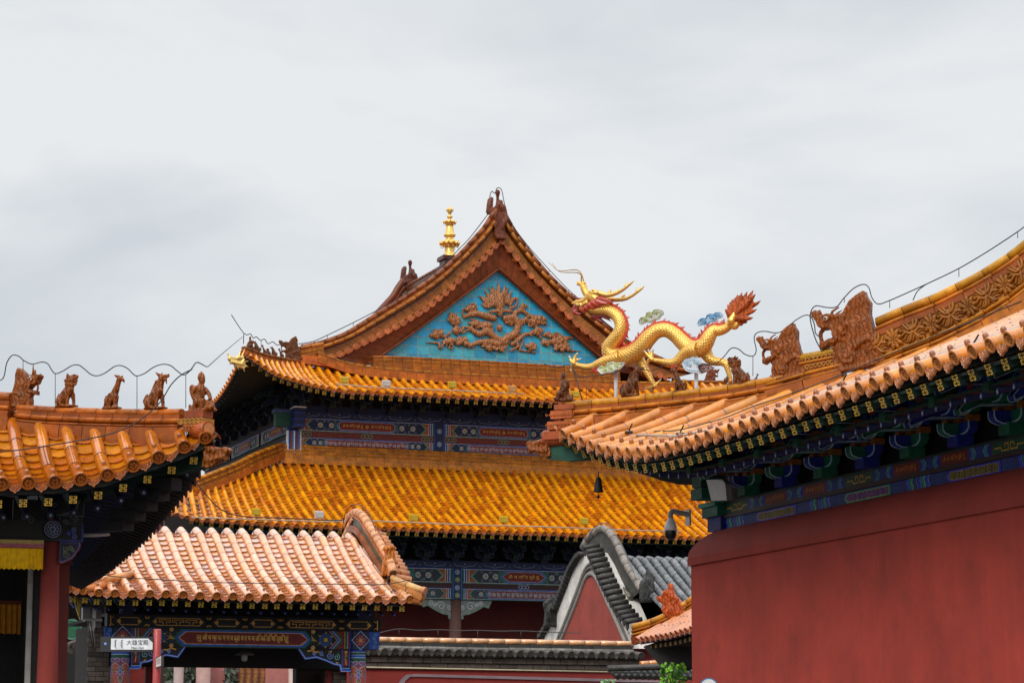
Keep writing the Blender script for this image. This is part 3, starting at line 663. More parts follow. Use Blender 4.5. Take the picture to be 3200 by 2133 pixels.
for Dp, n in ((g3(discL, VG), 24), (g3(discR, VG), 20)):
    Q = resample(Dp, n * 2)
    for i in range(n):
        for k, p in ((0, Q[2 * i]), (1, Q[2 * i + 1])):
            p = p - V * .1; t = (Q[2 * i + 1] - Q[2 * i]).normalized(); c = vary(H('#b8693c'), .1)
            if k == 0:
                ring = lambda r_, o: [p + V * o + U * r_ * math.cos(2 * PI * j / 14) + Z * r_ * math.sin(2 * PI * j / 14) for j in range(14)]
                mb.grid([ring(.085, .25), ring(.085, -.03), ring(.062, -.035), ring(.058, -.02), ring(.03, -.02), ring(.025, -.03), ring(.001, -.035)], c, False, closed=True)
            else:
                d = Z * -1; e = t
                P = [p + e * x * .095 + d * z * .09 for x, z in ((-1, -.35), (1, -.35), (1, .3), (.6, .6), (.25, .8), (0, 1.05), (-.25, .8), (-.6, .6), (-1, .3))]
                mb.prism(P, V * .04, c); 
                P = [p - V * .01 + e * x * .06 + d * z * .06 for x, z in ((-1, -.3), (1, -.3), (1, .2), (.5, .5), (0, .8), (-.5, .5), (-1, .2))]; mb.poly(P, (c[0] * .75, c[1] * .65, c[2] * .6))
mb.build('gable_tile_edge', 'ridge', hall)
# turquoise tiled field
mb = MB(); vt = VG + .32
a0, ap, a1 = pv(1205, 1118, vt), pv(1562, 838, vt), pv(1900, 1158, vt)
zb0, zt0 = a0.z - .1, ap.z + .1; u0, u1 = a0.dot(U) - .4, a1.dot(U) + .4; s_ = .335
ncol = int((u1 - u0) / s_) + 1; nrow = int((zt0 - zb0) / .25) + 1
def inside(u, z):
    def side(p, q): return (q.dot(U) - p.dot(U)) * (z - p.z) - (q.z - p.z) * (u - p.dot(U))
    return side(a0, ap) < .35 and side(ap, a1) < .35
for i in range(ncol):
    for j in range(nrow):
        u = u0 + i * s_ + (.0 if j % 2 else 0.0); z = zb0 + j * .25
        if inside(u, z) or inside(u + s_, z) or inside(u + s_ / 2, z):
            c = random.choice([H('#0fa0c4'), H('#0b96bc'), H('#1ba6c6'), H('#149ccc'), H('#2aa6b8')]) if j > 1 else random.choice([H('#1f8fb4'), H('#3fa0b0')])
            c = vary(c, .14, .05)
            mb.box(W(u + .008, vt, z + .008), U * (s_ - .016), V * .03, Z * (.25 - .016), c)
mb.prism([a0 - Z * .2 + V * .012 - U * .4, ap + Z * .08 + V * .012, a1 - Z * .2 + V * .012 + U * .4], V * .25, H('#c9b49a'))
tq = mb.build('gable_panel', 'metal', hall)
# carved dragon and clouds on the field
def gp(x, y): q = pv(x, y, VG); return q
gc = pv(1562, 1060, VG)
def loc2(x, y, v=VG + .25):              # pixel -> unit coordinates around the panel centre
    q = pv(x, y, v) - pv(1562, 1060, v); return (q.dot(U), q.z)
def zd(x, y): return (1200 + x / 2.613, 550 + y / 2.613)   # reading position in the enlarged view
parts = []
def chain(pts, y=0.0): parts.append(('c', [(*(lambda q: (q[0], y, q[1]))(loc2(*zd(a, b))), r) for a, b, r in pts]))
def chain_(pts, y=0.0):
    out = []
    for a, b, r in pts:
        q = loc2(*zd(a, b)); out.append((q[0], y, q[1], r))
    parts.append(('c', out))
# head, mane flames
chain_([(945, 985, .16), (945, 1060, .15), (945, 1130, .1)], -.08); chain_([(860, 1110, .05), (945, 1100, .09), (1040, 1105, .05)], -.1)
chain_([(945, 1000, .2), (945, 1060, .19)], -.03)
for tx, ty in ((822, 935), (780, 975), (800, 1040), (1050, 938), (1078, 985), (1095, 990), (888, 890), (992, 895), (860, 905), (1020, 905)): chain_([(945, 1040, .1), ((945 + tx) / 2 - 4, (1040 + ty) / 2 + 14, .09), ((945 + 3 * tx) / 4, (1040 + 3 * ty) / 4 + 8, .06), (tx, ty, .02)], .02)
for q in ([(935, 960, .1), (940, 900, .06), (942, 872, .02)], [(900, 970, .08), (895, 920, .05), (888, 890, .02)], [(980, 970, .08), (985, 925, .05), (992, 895, .02)],
          [(860, 1010, .08), (845, 960, .045), (822, 935, .02)], [(1020, 1010, .08), (1030, 965, .045), (1050, 938, .02)], [(850, 1050, .07), (810, 1010, .045), (780, 975, .02)], [(1030, 1050, .07), (1060, 1010, .04), (1078, 985, .02)],
          [(860, 1070, .06), (820, 1065, .04), (800, 1040, .02)], [(1030, 1080, .06), (1080, 1060, .04), (1095, 990, .02)]): chain_(q, 0)
# body coils
chain_([(990, 1160, .13), (1060, 1150, .14), (1100, 1210, .15), (1080, 1280, .15), (1010, 1320, .15), (960, 1350, .14), (900, 1310, .13), (840, 1260, .13), (780, 1290, .12), (740, 1270, .1), (710, 1240, .08)])
chain_([(900, 1160, .13), (830, 1140, .13), (760, 1120, .12), (700, 1130, .1), (660, 1150, .07), (640, 1120, .03)]); chain_([(1060, 1120, .1), (1120, 1090, .09), (1180, 1130, .07), (1215, 1150, .06), (1225, 1120, .02)])
chain_([(1000, 1350, .12), (930, 1370, .13), (850, 1350, .12), (780, 1355, .1), (720, 1375, .07), (690, 1400, .03)]); chain_([(1050, 1370, .1), (1080, 1350, .08), (1100, 1390, .06), (1030, 1425, .03)])
chain_([(1090, 1340, .09), (1150, 1290, .08), (1190, 1285, .05), (1220, 1260, .02)]); chain_([(1190, 1285, .05), (1215, 1300, .02)]); chain_([(710, 1240, .06), (650, 1225, .03), (632, 1240, .02)]); chain_([(710, 1250, .06), (660, 1265, .02)])
chain_([(640, 1350, .08), (700, 1380, .06), (730, 1400, .03)]); parts.append(('c', [(*(lambda q: (q[0], -.06, q[1]))(loc2(*zd(943, 1240))), .13)]))
# clouds
for cx, cy, w in ((430, 1290, 1.0), (580, 1180, .95), (600, 1260, .8), (640, 1350, 1.1), (540, 1350, .9), (760, 1210, .9), (840, 1220, .9), (870, 1400, .8), (950, 1405, .7), (700, 1080, .7), (1200, 1390, .9), (1150, 1180, .7), (1230, 1190, .9), (1280, 1170, .9), (1250, 1270, .9), (1340, 1290, .6), (1330, 1360, .8), (1400, 1350, .7), (1460, 1340, 1.0), (1480, 1400, 1.0), (1430, 1400, .9), (1140, 1060, .6), (1030, 1190, .8), (1050, 1310, .7), (560, 1140, .7)):
    for k in range(4):
        a = k * 1.7 + cx; x, y = cx + 34 * w * math.cos(a), cy + 22 * w * math.sin(a); chain_([(x, y, .09 * w + .02)])
    chain_([(cx - 8, cy, .1 * w)], -.05)
for q in ([(380, 1300, .06), (500, 1310, .05), (540, 1280, .06)], [(340, 1355, .02), (450, 1360, .05), (460, 1400, .07)], [(660, 1090, .05), (760, 1075, .05), (720, 1030, .02)], [(480, 1350, .05), (700, 1360, .05)], [(700, 1200, .06), (860, 1200, .07), (890, 1260, .05)],
          [(800, 1390, .04), (880, 1385, .05)], [(1300, 1300, .04), (1420, 1305, .04)], [(1400, 1300, .04), (1540, 1320, .05)], [(1500, 1425, .05), (1610, 1425, .02)], [(1140, 1340, .04), (1110, 1420, .04), (1240, 1440, .03)], [(1330, 1370, .05), (1410, 1340, .06)], [(1260, 1150, .06), (1320, 1200, .05), (1335, 1220, .02)], [(590, 1180, .06), (600, 1290, .06)], [(1240, 1220, .06), (1280, 1320, .06)]): chain_(q, .02)
random.seed(9)
for k in range(60):
    cx, cy = random.choice([(430, 1290), (580, 1180), (610, 1260), (640, 1350), (540, 1350), (760, 1210), (870, 1400), (950, 1405), (1200, 1390), (1230, 1190), (1290, 1170), (1250, 1270), (1340, 1340), (1460, 1340), (1480, 1400), (700, 1080), (1150, 1180), (520, 1400), (1380, 1290)])
    cx += random.uniform(-42, 42); cy += random.uniform(-26, 26); a = random.uniform(0, 6.3); chain_([(cx + (26 - 3 * q) * math.cos(a + q * .8), cy + (20 - 2.4 * q) * math.sin(a + q * .8), .035 - .002 * q) for q in range(7)], -.02 - .06 * random.random())
parts = [(p[0], [(a, b * .6 + .02, c, r) for a, b, c, r in p[1]]) for p in parts]
parts = [(p[0], [(a, b, c, r * .76) for a, b, c, r in p[1]]) for p in parts]
sculpt('dragon_relief', parts, 'fineglaze', H('#a4683a'), (pv(1562, 1060, VG + .25), U, V), 1.0, .017, parent=tq, smooth=1)
# band ridge under the gable
mb = MB()
bt = [(1150, 1112), (1240, 1113), (1560, 1130), (1930, 1153)]
P = [pv(x, interp(x, bt), VG - .12) for x in range(1163, 1935, 55)]
ridge(mb, P, [('r', -.03, .12, .04, H('#b3683a'), .28), ('b', -.08, .10, .03, RIDGE, .28), ('r', -.135, .13, .035, RIDGEY, .28), ('b', -.19, .12, .03, RIDGE, .28), ('r', -.25, .15, .035, RIDGEY, .28), ('b', -.33, .14, .07, RIDGE, .28)])
b2 = [(985, 1100), (1010, 1110), (1073, 1134), (1159, 1150), (1300, 1162), (1560, 1177), (1930, 1196), (2130, 1200)]
P = [pv(x, interp(x, b2) - 6, VG - .2) for x in range(990, 2130, 40)]
ridge(mb, P, [('r', -.04, .10, .04, RIDGEY, .28), ('b', -.09, .12, .03, RIDGE, .28), ('b', -.17, .15, .06, TERRA, .26), ('b', -.27, .16, .06, TERRA, .26)])
mb.prism([pv(x, y, VG - .32) for x, y in ((940, 1108), (1000, 1112), (1068, 1134), (1068, 1156), (1010, 1142), (940, 1134))], V * .25, TERRA)
# hip ridge with its end
hu = [(742, 1075), (754, 1080), (786, 1093), (823, 1105), (860, 1113), (900, 1121), (960, 1128), (1000, 1132)]
HPu = topath(UU + .02, UU + 2.4, 14, hu, lambda u: VU + (u - UU), 11)
ridge(mb, HPu, [('r', -.03, .09, .05, H('#8f4a26'), .3), ('r', -.10, .11, .03, RIDGE, .3), ('b', -.17, .12, .05, TERRA, .3)])
HPr = [W(2 * UM - p.dot(U), p.dot(V), p.z) for p in HPu]
ridge(mb, HPr, [('r', -.03, .09, .05, H('#8f4a26'), .3), ('r', -.10, .11, .03, RIDGE, .3), ('b', -.17, .12, .05, TERRA, .3)])
P = [pv(x, y, VG - .1) for x, y in ((934, 1084), (970, 1078), (1010, 1070))]
ridge(mb, P, [('r', -.04, .09, .06, H('#b4662c'), .25), ('b', -.12, .1, .03, RIDGE, .25), ('r', -.18, .12, .04, RIDGEY, .25), ('b', -.27, .12, .06, RIDGE, .25), ('r', -.36, .14, .03, RIDGEY, .25)])
# main ridge running away behind the gable
zr = pv(1560, 735, VG).z
P = [W(UM, VG + .2 + i * .9, zr + .06) for i in range(11)]
ridge(mb, P, [('r', -.02, .1, .07, H('#7a3c22'), .35), ('b', -.14, .08, .06, H('#5e2c1a'), .35), ('r', -.26, .13, .05, H('#7a3c22'), .35), ('b', -.55, .12, .3, H('#5e2c1a'), .35)])
mb.build('ridge', 'ridge', uroof)
# main slopes behind the gable, following the gable outline
mb = MB(); VE = 79.2
LS = [a.lerp(b, .85) for a, b in zip(TLp, DLp)]; RS = [a.lerp(b, .85) for a, b in zip(TRp, DRp)]
for S in (LS, RS):
    mb.grid([[p - Z * .15 + V * .05 for p in S[::3]], [p - Z * .15 + V * (VE - VG) for p in S[::3]]], H('#8a4a1c'), False)
    for k in range(1, 34):
        Q = [p - Z * .12 + V * (k * (VE - VG) / 34) for p in S[::4]]; mb.tube(Q, .062, 6, vary(OR3, .1), cap=False)
far = [p + V * (VE - VG) - Z * .55 for p in TLp]; mb.tube(far, .12, 8, H('#6a341c')); mb.tube([p - Z * .22 for p in far], .1, 8, H('#6a341c'))
mb.build('main_roof_slope', 'ridge', hall)
# ---- upper storey ----
mb = MB(); zE = uB(.5).z
ztop = pv(1300, 1302, 70.05).z; 
z1a, z1b = pv(1100, 1311, 70.0).z, pv(1100, 1352, 70.0).z
z2a, z2b = pv(1100, 1371, 70.0).z, pv(1100, 1403, 70.0).z
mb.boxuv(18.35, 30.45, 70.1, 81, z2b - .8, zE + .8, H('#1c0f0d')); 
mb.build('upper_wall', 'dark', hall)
mb = MB(); pn = Panel(mb, W(0, 70.0, 0), U, Z, -V)
mb.boxuv(18.3, 30.5, 70.003, 70.1, z2b - .3, z1a + .35, NAVY)
cols_u = [18.3, 22.5, 26.3, 30.5]
for i in range(3):
    a, b = cols_u[i] + .16, cols_u[i + 1] - .16
    beam_paint(pn, a, b, z1b, z1a, twice=True, cw=.42)
    pn.rect(a, z2a, b, z1b, H('#6e2418'), 1)
    for q in (.05, .5, .95): 
        for k in (-1, 0, 1): pn.ring(a + (b - a) * q + k * .11, (z2a + z1b) / 2, .055, .02, H('#5f8a6a'), 2, 8)
    beam_paint(pn, a, b, z2b, z2a, scroll=True, cw=.62, cart=H('#8a3428'))
for c in cols_u:
    pn.rect(c - .16, z2b - .2, c + .16, z1a, BLUE, 6); pn.rect(c - .12, z2b - .2, c + .12, z1a, NAVY, 7)
    for zz in (z1a - .22, z2a - .05): pn.flower(c, zz, .09, H('#5f86c9'), GOLD, 8)
cloud_band(Panel(mb, W(0, 69.97, 0), U, Z, -V), 18.3, 30.5, z1a + .01, z1a + .17, .85)
pn2 = Panel(mb, W(18.3, 0, 0), V * -1, Z, -U)
for a, b in ((70.1, 73.6), (73.8, 77.2), (77.4, 80.8)):
    beam_paint(pn2, -b, -a, z1b, z1a, twice=False, cw=.42, g=H('#2a3236')); beam_paint(pn2, -b, -a, z2b, z2a, txt=None, scroll=True, cw=.6, g=H('#2a3236'))
# beam ends at the corner
for du, dv, c in ((-.5, -.14, BLUE), (0, -.55, H('#2a4a8f'))):
    if du: mb.boxuv(18.3 + du, 18.32, 69.95, 70.2, z1b + .1, z1a + .1, H('#144a3a')); mb.boxuv(18.26 + du, 18.32, 69.9, 70.25, z1a + .1, z1a + .2, H('#3a4670'))
    else:
        for k in range(6): mb.boxuv(18.22, 18.52, 69.5 + .02 * (k % 2), 70.0, z1b + .05 + k * .085, z1b + .125 + k * .085, [H('#1a2c70'), NAVY][k % 2])
        mb.boxuv(18.2, 18.54, 69.48, 70, z1b + .57, z1b + .6, WHITE)
for k in range(9): mb.boxuv(18.12 + k * .045, 18.155 + k * .045, 69.9, 70.05, z2b - .3, z1b - .02, [WHITE, BLUE, H('#7a3a2c'), H('#3f6f9a')][k % 4])
mb.build('painted_beam', 'paint', hall)
bro = None
for i in range(15):
    u = 18.5 + i * .86
    if u > 30.5: break
    if bro is None:
        mb = MB(); bracket_mb(mb, W(u, 70.0, z1a + .17), U, -V, .78, H('#0c2a25'), H('#0d1636'), H('#4a525a'), tiers=3)
        bro = mb.build('bracket_set', 'dark', hall, loc=W(u, 70, z1a + .17))
    else:
        c = bro.copy(); sc.collection.objects.link(c); c.location = W(u, 70, z1a + .17) - hall.location
for i in range(8):
    mb = MB() if i == 0 else None
    if i == 0:
        bracket_mb(mb, W(18.3, 70.9, z1a + .17), -V, -U, .78, H('#0c2a25'), H('#0d1636'), H('#4a525a'), tiers=3); bs = mb.build('bracket_set', 'dark', hall, loc=W(18.3, 70.9, z1a + .17))
    else:
        c = bs.copy(); sc.collection.objects.link(c); c.location = W(18.3, 70.9 + i * 1.2, z1a + .17) - hall.location
# ---- lower storey ----
VL = 68.3
zA, zB = pv(1500, 1776, VL).z, pv(1500, 1823, VL).z
zC, zD = pv(1500, 1838, VL).z, pv(1500, 1873, VL).z
mb = MB(); pn = Panel(mb, W(0, VL, 0), U, Z, -V)
mb.boxuv(16.3, 32.5, VL + .005, VL + .3, zD, zA + .2, NAVY)
cols_l = [16.4, 18.6, 22.48, 26.3, 30.2, 32.4]
for i in range(5):
    a, b = cols_l[i] + .16, cols_l[i + 1] - .16
    beam_paint(pn, a, b, zB, zA, hexed=True, cw=.36, g=H('#2c343c')); pn.rect(a, zC, b, zB, H('#3c1512'), 1)
    for q in (.5,): 
        for k in (-1, 0, 1): pn.ring(a + (b - a) * q + k * .1, (zC + zB) / 2, .05, .02, H('#8fa0c0'), 2, 8)
    beam_paint(pn, a, b, zD, zC, scroll=True, cw=.6, cart=H('#7a4038'), g=H('#3a4248'))
    for c, sg in ((a, 1), (b, -1)):      # fretted sparandrel brackets below the beam
        z0 = zD - .004; sh = [(0, 0), (1.02, 0), (.93, -.2), (.8, -.16), (.55, -.3), (.36, -.38), (.2, -.4), (.2, -.5), (0, -.52)]
        mb.prism([W(c - sg * .16 + sg * x, VL + .1, z0 + z) for x, z in sh], V * .06, H('#7d857f'))
        for k, (x, z, r_) in enumerate(((.42, -.17, .13), (.72, -.1, .08), (.18, -.2, .09), (.6, -.12, .06), (.1, -.42, .06))): Panel(mb, W(0, VL + .1, z0), U, Z, -V).spiral(c - sg * .16 + sg * x, z, r_, .03, H('#b9bfc0'), 1, ph=k, dr=sg)
        Panel(mb, W(0, VL + .1, z0), U, Z, -V).line([(c - sg * .16 + sg * x, z) for x, z in sh[1:]], .03, H('#6f8f7a'), 1)
cloud_band(Panel(mb, W(0, VL - .03, 0), U, Z, -V), 16.3, 32.5, zA + .01, zA + .17, .85)
for c in cols_l:
    pn.rect(c - .14, zD, c + .14, zA, H('#2f5fae'), 6); pn.rect(c - .105, zD, c + .105, zA, H('#22303c'), 7)
    for k in range(4): pn.flower(c, zD + (zA - zD) * (k + .5) / 4, .085, H('#6f9ad8') if k % 2 else H('#6f8f80'), GOLD, 8)
mb.build('painted_beam', 'paint', hall)
for c in cols_l:
    mb = MB(); mb.tube([W(c, VL + .16, z) for z in (0.3, 1.5, zD - .5, zD + .02)], [.19, .185, .165, .16], 20, H('#6b4a42')); mb.build('column', 'plaster', hall, loc=W(c, VL + .16, 0.3))
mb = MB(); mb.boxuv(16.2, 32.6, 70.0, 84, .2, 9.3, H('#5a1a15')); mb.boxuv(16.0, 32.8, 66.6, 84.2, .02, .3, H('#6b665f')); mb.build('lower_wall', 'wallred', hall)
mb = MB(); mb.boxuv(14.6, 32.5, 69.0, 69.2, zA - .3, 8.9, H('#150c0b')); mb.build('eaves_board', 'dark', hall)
bl = None
for i in range(20):
    u = 16.45 + i * .85
    if bl is None:
        mb = MB(); bracket_mb(mb, W(u, VL, zA + .17), U, -V, .72, H('#0c2a25'), H('#0d1636'), H('#4a525a'), tiers=3); bl = mb.build('bracket_set', 'dark', hall, loc=W(u, VL, zA + .17))
    else:
        c = bl.copy(); sc.collection.objects.link(c); c.location = W(u, VL, zA + .17) - hall.location
# ================= side hall on the right =================
RU, RS_ = 10.28, 37.93                  # eave plane, u + v of the hip
rb = root('side_hall', 'side hall on the right with upturned orange eaves, painted brackets and a dark red wall', 'temple hall', W(14, 22, 0))
rDisc = [(1746, 1336), (1776, 1350), (1804, 1365), (1834, 1376), (1863, 1388), (1890, 1399), (1919, 1404), (1950, 1409), (1980, 1411), (2013, 1410), (2046, 1406), (2075, 1402), (2104, 1394), (2135, 1386), (2166, 1378), (2198, 1369), (2230, 1358), (2264, 1347), (2302, 1336), (2338, 1325), (2374, 1314), (2411, 1302), (2449, 1290), (2488, 1277), (2529, 1264), (2570, 1250), (2612, 1237), (2659, 1222), (2704, 1207), (2749, 1193), (2794, 1177), (2843, 1161), (2891, 1146), (2947, 1129), (3000, 1112), (3057, 1092), (3113, 1073), (3172, 1053), (3235, 1031), (3300, 1008), (3370, 984)]
rBp = [pu(x, y, RU) for x, y in rDisc]
for _ in range(26): rBp.append(rBp[-1] + (rBp[-1] - rBp[-4]) / 3 * 1.0 if _ < 1 else rBp[-1] - V * .275)
NR = len(rBp) - 1
rTop = [(1760, 1318), (1799, 1307), (1879, 1297), (1964, 1291), (2032, 1286), (2130, 1276), (2214, 1265), (2296, 1253), (2384, 1242), (2591, 1203), (2778, 1140), (2970, 1072), (3200, 985)]
def lerp_list(L, x):
    i = max(0, min(int(math.floor(x)), len(L) - 2)); return L[i].lerp(L[i + 1], x - i)
zlast = zat(RS_ - 24.0, 24.0, rTop, 6)
def rB(t): return lerp_list(rBp, t * NR)
def rT(t):
    b = rB(t); v = b.dot(V)
    if v > 24.0: u = max(RS_ - v, RU + .12); return W(u, v, zat(u, v, rTop, 6))
    u = min(RS_ - v, 15.2); return W(u, v, zlast + .55 * (u - (RS_ - 24.0)))
rB = memo(rB, 'rB'); rT = memo(rT, 'rT')
def rb_tube(): return vary(random.choice([H('#d08434'), H('#d48c3e'), H('#cc7c22'), H('#d08414')]), .08, .05)
mb = MB()
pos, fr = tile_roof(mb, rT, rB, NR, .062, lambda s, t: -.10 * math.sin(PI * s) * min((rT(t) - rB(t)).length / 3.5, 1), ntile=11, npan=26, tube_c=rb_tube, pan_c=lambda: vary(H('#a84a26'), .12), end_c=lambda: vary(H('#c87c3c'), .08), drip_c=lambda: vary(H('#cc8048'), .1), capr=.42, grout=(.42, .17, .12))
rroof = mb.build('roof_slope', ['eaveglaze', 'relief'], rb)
# far slope behind the hip (faces away) and its eave
rc = rB(0)
def fB(t): return W(RU + .1 + 4.0 * t, 27.75, rc.z - .45 * max(0.0, min(t * 3, 1)) ** .8)
def fT(t):
    u = RU + .1 + 4.0 * t; v = max(RS_ - u, 24.0); v = min(v, 27.65); uu = RS_ - v
    return W(u, v, zat(uu, v, rTop, 6) - .02)
mb = MB(); fpos, ffr = tile_roof(mb, fT, fB, 15, .062, lambda s, t: -.05 * math.sin(PI * s), ntile=8, npan=12, tube_c=rb_tube, pan_c=lambda: vary(H('#a84a26'), .12), end_c=lambda: vary(H('#c87448'), .08), drip_c=lambda: vary(H('#b86a45'), .1), nail=False)
mb.build('rear_roof_slope', ['eaveglaze', 'relief'], rb)
mb = MB(); EC = H('#c4962f')
deck(mb, pos, 100, .13, H('#0c1f1a')); deck(mb, fpos, 20, .13, H('#0c1f1a'))
nr = 52
rafters(mb, pos, fr, NR, .185, .55, .075, H('#0f3328'), EC, size=.09, cnt=72)
for i in range(72):                      # lower row: round rafters with painted drop-shaped ends
    t = (i + .5) / 72; ex, d, nrm = fr(t, 1.0); a = pos(t, 1) + U * .42 - Z * .235; b = a + U * 1.3 + Z * .42
    mb.tube([b, a], .034, 8, H('#131a4c')); o = a + (a - b).normalized() * .004; e2 = V; dd = (a - b).normalized()
    mb.poly([o + e2 * .03 * math.cos(k * PI / 5) + Z * .03 * math.sin(k * PI / 5) for k in range(10)], H('#27348c'))
    o = o + dd * .004 - Z * .008; mb.poly([o + e2 * x * .02 + Z * z * .026 for x, z in ((0, 1.1), (-.6, .2), (-.7, -.5), (-.2, -.8), (.2, -.8), (.7, -.5), (.6, .2))], H('#b9c3d4'))
    o = o + dd * .003 - Z * .012; mb.poly([o + e2 * .007 * math.cos(k * PI / 3) + Z * .007 * math.sin(k * PI / 3) for k in range(6)], (.01, .01, .02))
# boards between the rafter rows
mb.grid([[pos(i / 80, 1) + U * .06 - Z * .12 for i in range(81)], [pos(i / 80, 1) + U * .06 - Z * .145 for i in range(81)]], H('#243a30'), False)
mb.grid([[pos(i / 80, 1) + U * .40 - Z * .195 for i in range(81)], [pos(i / 80, 1) + U * .40 - Z * .17 for i in range(81)]], H('#133a2c'), False)
mb.grid([[pos(i / 80, 1) + U * .40 - Z * .195 for i in range(81)], [pos(i / 80, 1) + U * .5 - Z * .2 for i in range(81)]], H('#301a15'), False)
for i in range(21):
    p = pos(i / 20.0, 1) + U * .38 - Z * .225; mb.box(p - V * .05, V * .1, Z * .08, U * .1, H('#17503c'))
# corner beam
ca = rB(0); cdir = (HD * -1)
mb.prism([ca + HD * .02 + Z * z + HD * x for x, z in ((-.16, -.17), (-.16, -.34), (.1, -.38), (.9, -.36), (1.6, -.2), (1.6, .05), (.3, -.14))], NH * .1, H('#0f4a38'))
mb.prism([ca + HD * .8 + NH * .01 + Z * z + HD * x for x, z in ((-.1, -.36), (-.02, -.5), (.3, -.56), (1.4, -.5), (1.6, -.2), (.2, -.3))], NH * .12, H('#10357a'))
mb.build('rafters', 'dark', rroof)
# hip ridge
HP = U * (RS_ / 2) + V * (RS_ / 2)
def hp(px, py, off=0.0): return pl(px, py, HP + NH * off, NH)
mb = MB()
low = [(1772, 1256), (1850, 1249), (1922, 1243), (2044, 1230), (2159, 1217), (2274, 1203), (2411, 1178), (2480, 1160)]
P = [hp(x, interp(x, low)) for x in range(1772, 2470, 40)]
ridge(mb, P, [('r', -.04, .062, .045, H('#c98030'), .30), ('b', -.09, .05, .02, H('#9a4a24'), .3), ('r', -.125, .075, .032, H('#c4702c'), .27), ('r', -.185, .085, .022, H('#bb6630'), .4), ('b', -.26, .09, .06, H('#b8602f'), .33), ('b', -.36, .1, .06, H('#b8602f'), .33)])
mid = [(2380, 1192), (2480, 1160), (2640, 1128), (2800, 1075)]
P = [hp(x, interp(x, [(2500, 1107), (2526, 1102), (2606, 1086), (2700, 1064)])) for x in (2500, 2550, 2600, 2640)]
ridge(mb, P, [('r', -.045, .06, .045, H('#c88a35'), .3), ('r', -.11, .075, .022, H('#b8702c'), .3), ('b', -.25, .05, .12, H('#a8642a'), .5), ('r', -.40, .075, .025, H('#c4762e'), .3), ('r', -.46, .08, .025, H('#b8662c'), .3)])
P = [hp(x, interp(x, [(2400, 1195), (2560, 1150), (2640, 1130)])) for x in (2400, 2460, 2520, 2580, 2640)]
ridge(mb, P, [('r', -.03, .08, .025, H('#c4762e'), .3), ('r', -.085, .085, .025, H('#b8662c'), .3), ('b', -.2, .09, .1, H('#b05c2c'), .3)])
hi = [(2740, 991), (2801, 964), (2859, 941), (2928, 914), (2989, 884), (3050, 853), (3107, 819), (3157, 786), (3200, 752), (3300, 670), (3380, 600), (3500, 480), (3640, 320)]
P = [q for q in (hp(p_.x, p_.y) for p_ in catmull([Vector((a, b, 0)) for a, b in hi], 3))]
ridge(mb, P, [('r', -.055, .07, .05, H('#c98632'), .31), ('r', -.135, .085, .03, H('#c06c30'), .33), ('b', -.19, .065, .03, H('#9a4c28'), .33), ('b', -.33, .05, .12, H('#a86428'), .5), ('r', -.47, .085, .03, H('#c47a2c'), .3), ('r', -.535, .095, .03, H('#c07030'), .3), ('b', -.62, .10, .05, H('#b8662c'), .3), ('b', -.74, .12, .07, H('#b8662c'), .3)])
rg = mb.build('ridge', 'ridge', rb)
# carved flower panels on the tall ridge
mb = MB(); Q = resample(P, 26); L = plen(P)
for i in range(26):
    a, b = Q[i], Q[i + 1]; t = (b - a).normalized(); up = NH.cross(t).normalized(); up = up if up.z > 0 else -up
    c0 = (a + b) / 2 - Z * .33 - NH * .055; w = (b - a).length; cc = vary(H('#8c5616'), .15)
    pn_ = MB
    if i % 3 == 1:
        for r_, n, k0 in ((.085, 9, 0), (.055, 7, .4), (.025, 5, .1)):
            for k in range(n):
                an = 2 * PI * k / n + k0; dr_ = t * math.cos(an) * .9 + up * 1.2 * math.sin(an); p = c0 - NH * (.04 - r_ * .35)
                mb.tube([p + dr_ * r_ * .25, p + dr_ * r_ * .8 - NH * .008, p + dr_ * r_ * 1.15, p + dr_ * r_ * 1.3 + NH * .012], [r_ * .16 + .006, r_ * .3, r_ * .22, .003], 6, vary(cc, .12))
    else:
        for k in range(9):
            an = -1.2 + 2.4 * k / 8 + (PI if i % 3 == 2 else 0); pts = []
            for q in range(5):
                f = q / 4; pts.append(c0 - t * (.1 if i % 3 == 0 else -.1) * .8 + t * f * .16 * math.cos(an) + up * (f * .14 * math.sin(an) + .02 * math.sin(f * 7 + k)) - NH * (.01 + .012 * math.sin(k * 2)))
            mb.tube(pts, [.016, .02, .018, .016, .008], 6, cc)
mb.build('flower_carving', 'ridge', rg); mb = MB()
for k in range(14):
    p = hp(2528 + (k % 7) * 13, 1128 + (k // 7) * 22 - (k % 7) * 2.5) - NH * .06
    mb.tube([p + (HD * math.cos(a) + Z * math.sin(a)) * (.03 - a * .003) for a in [q * .8 for q in range(9)]], .009, 5, H('#a8702a'))
mb.build('scroll_carving', 'ridge', rg)
# end blocks at the corner
mb = MB(); e0 = hp(1772, 1262)
for x0, x1, z0, z1, w, c in ((-.12, .12, -.07, -.01, .09, H('#a2522b')), (-.16, .10, -.17, -.08, .10, H('#b8602f')), (-.2, .06, -.29, -.2, .10, H('#ad5a2c')), (-.24, .06, -.40, -.31, .11, H('#a04c28'))):
    mb.box(e0 + HD * x0 - NH * w + Z * z0, HD * (x1 - x0), NH * 2 * w, Z * (z1 - z0), c)
for k in range(8):
    p = e0 + HD * (-.2 + .045 * k) - NH * .11 - Z * .245; mb.tube([p + (HD * math.cos(a) + Z * math.sin(a)) * .014 for a in [q * .9 for q in range(6)]], .005, 5, H('#b8642c'))
    p = p + Z * .12; mb.tube([p + (HD * math.cos(a) + Z * math.sin(a)) * .014 for a in [q * .9 + 2 for q in range(6)]], .005, 5, H('#b8642c'))
mb.tube([e0 + HD * .1 - Z * .36, e0 + HD * -.27 - Z * .38], [.10, .10], 12, H('#a04c28'))
mb.build('ridge_end', 'ridge', rb)
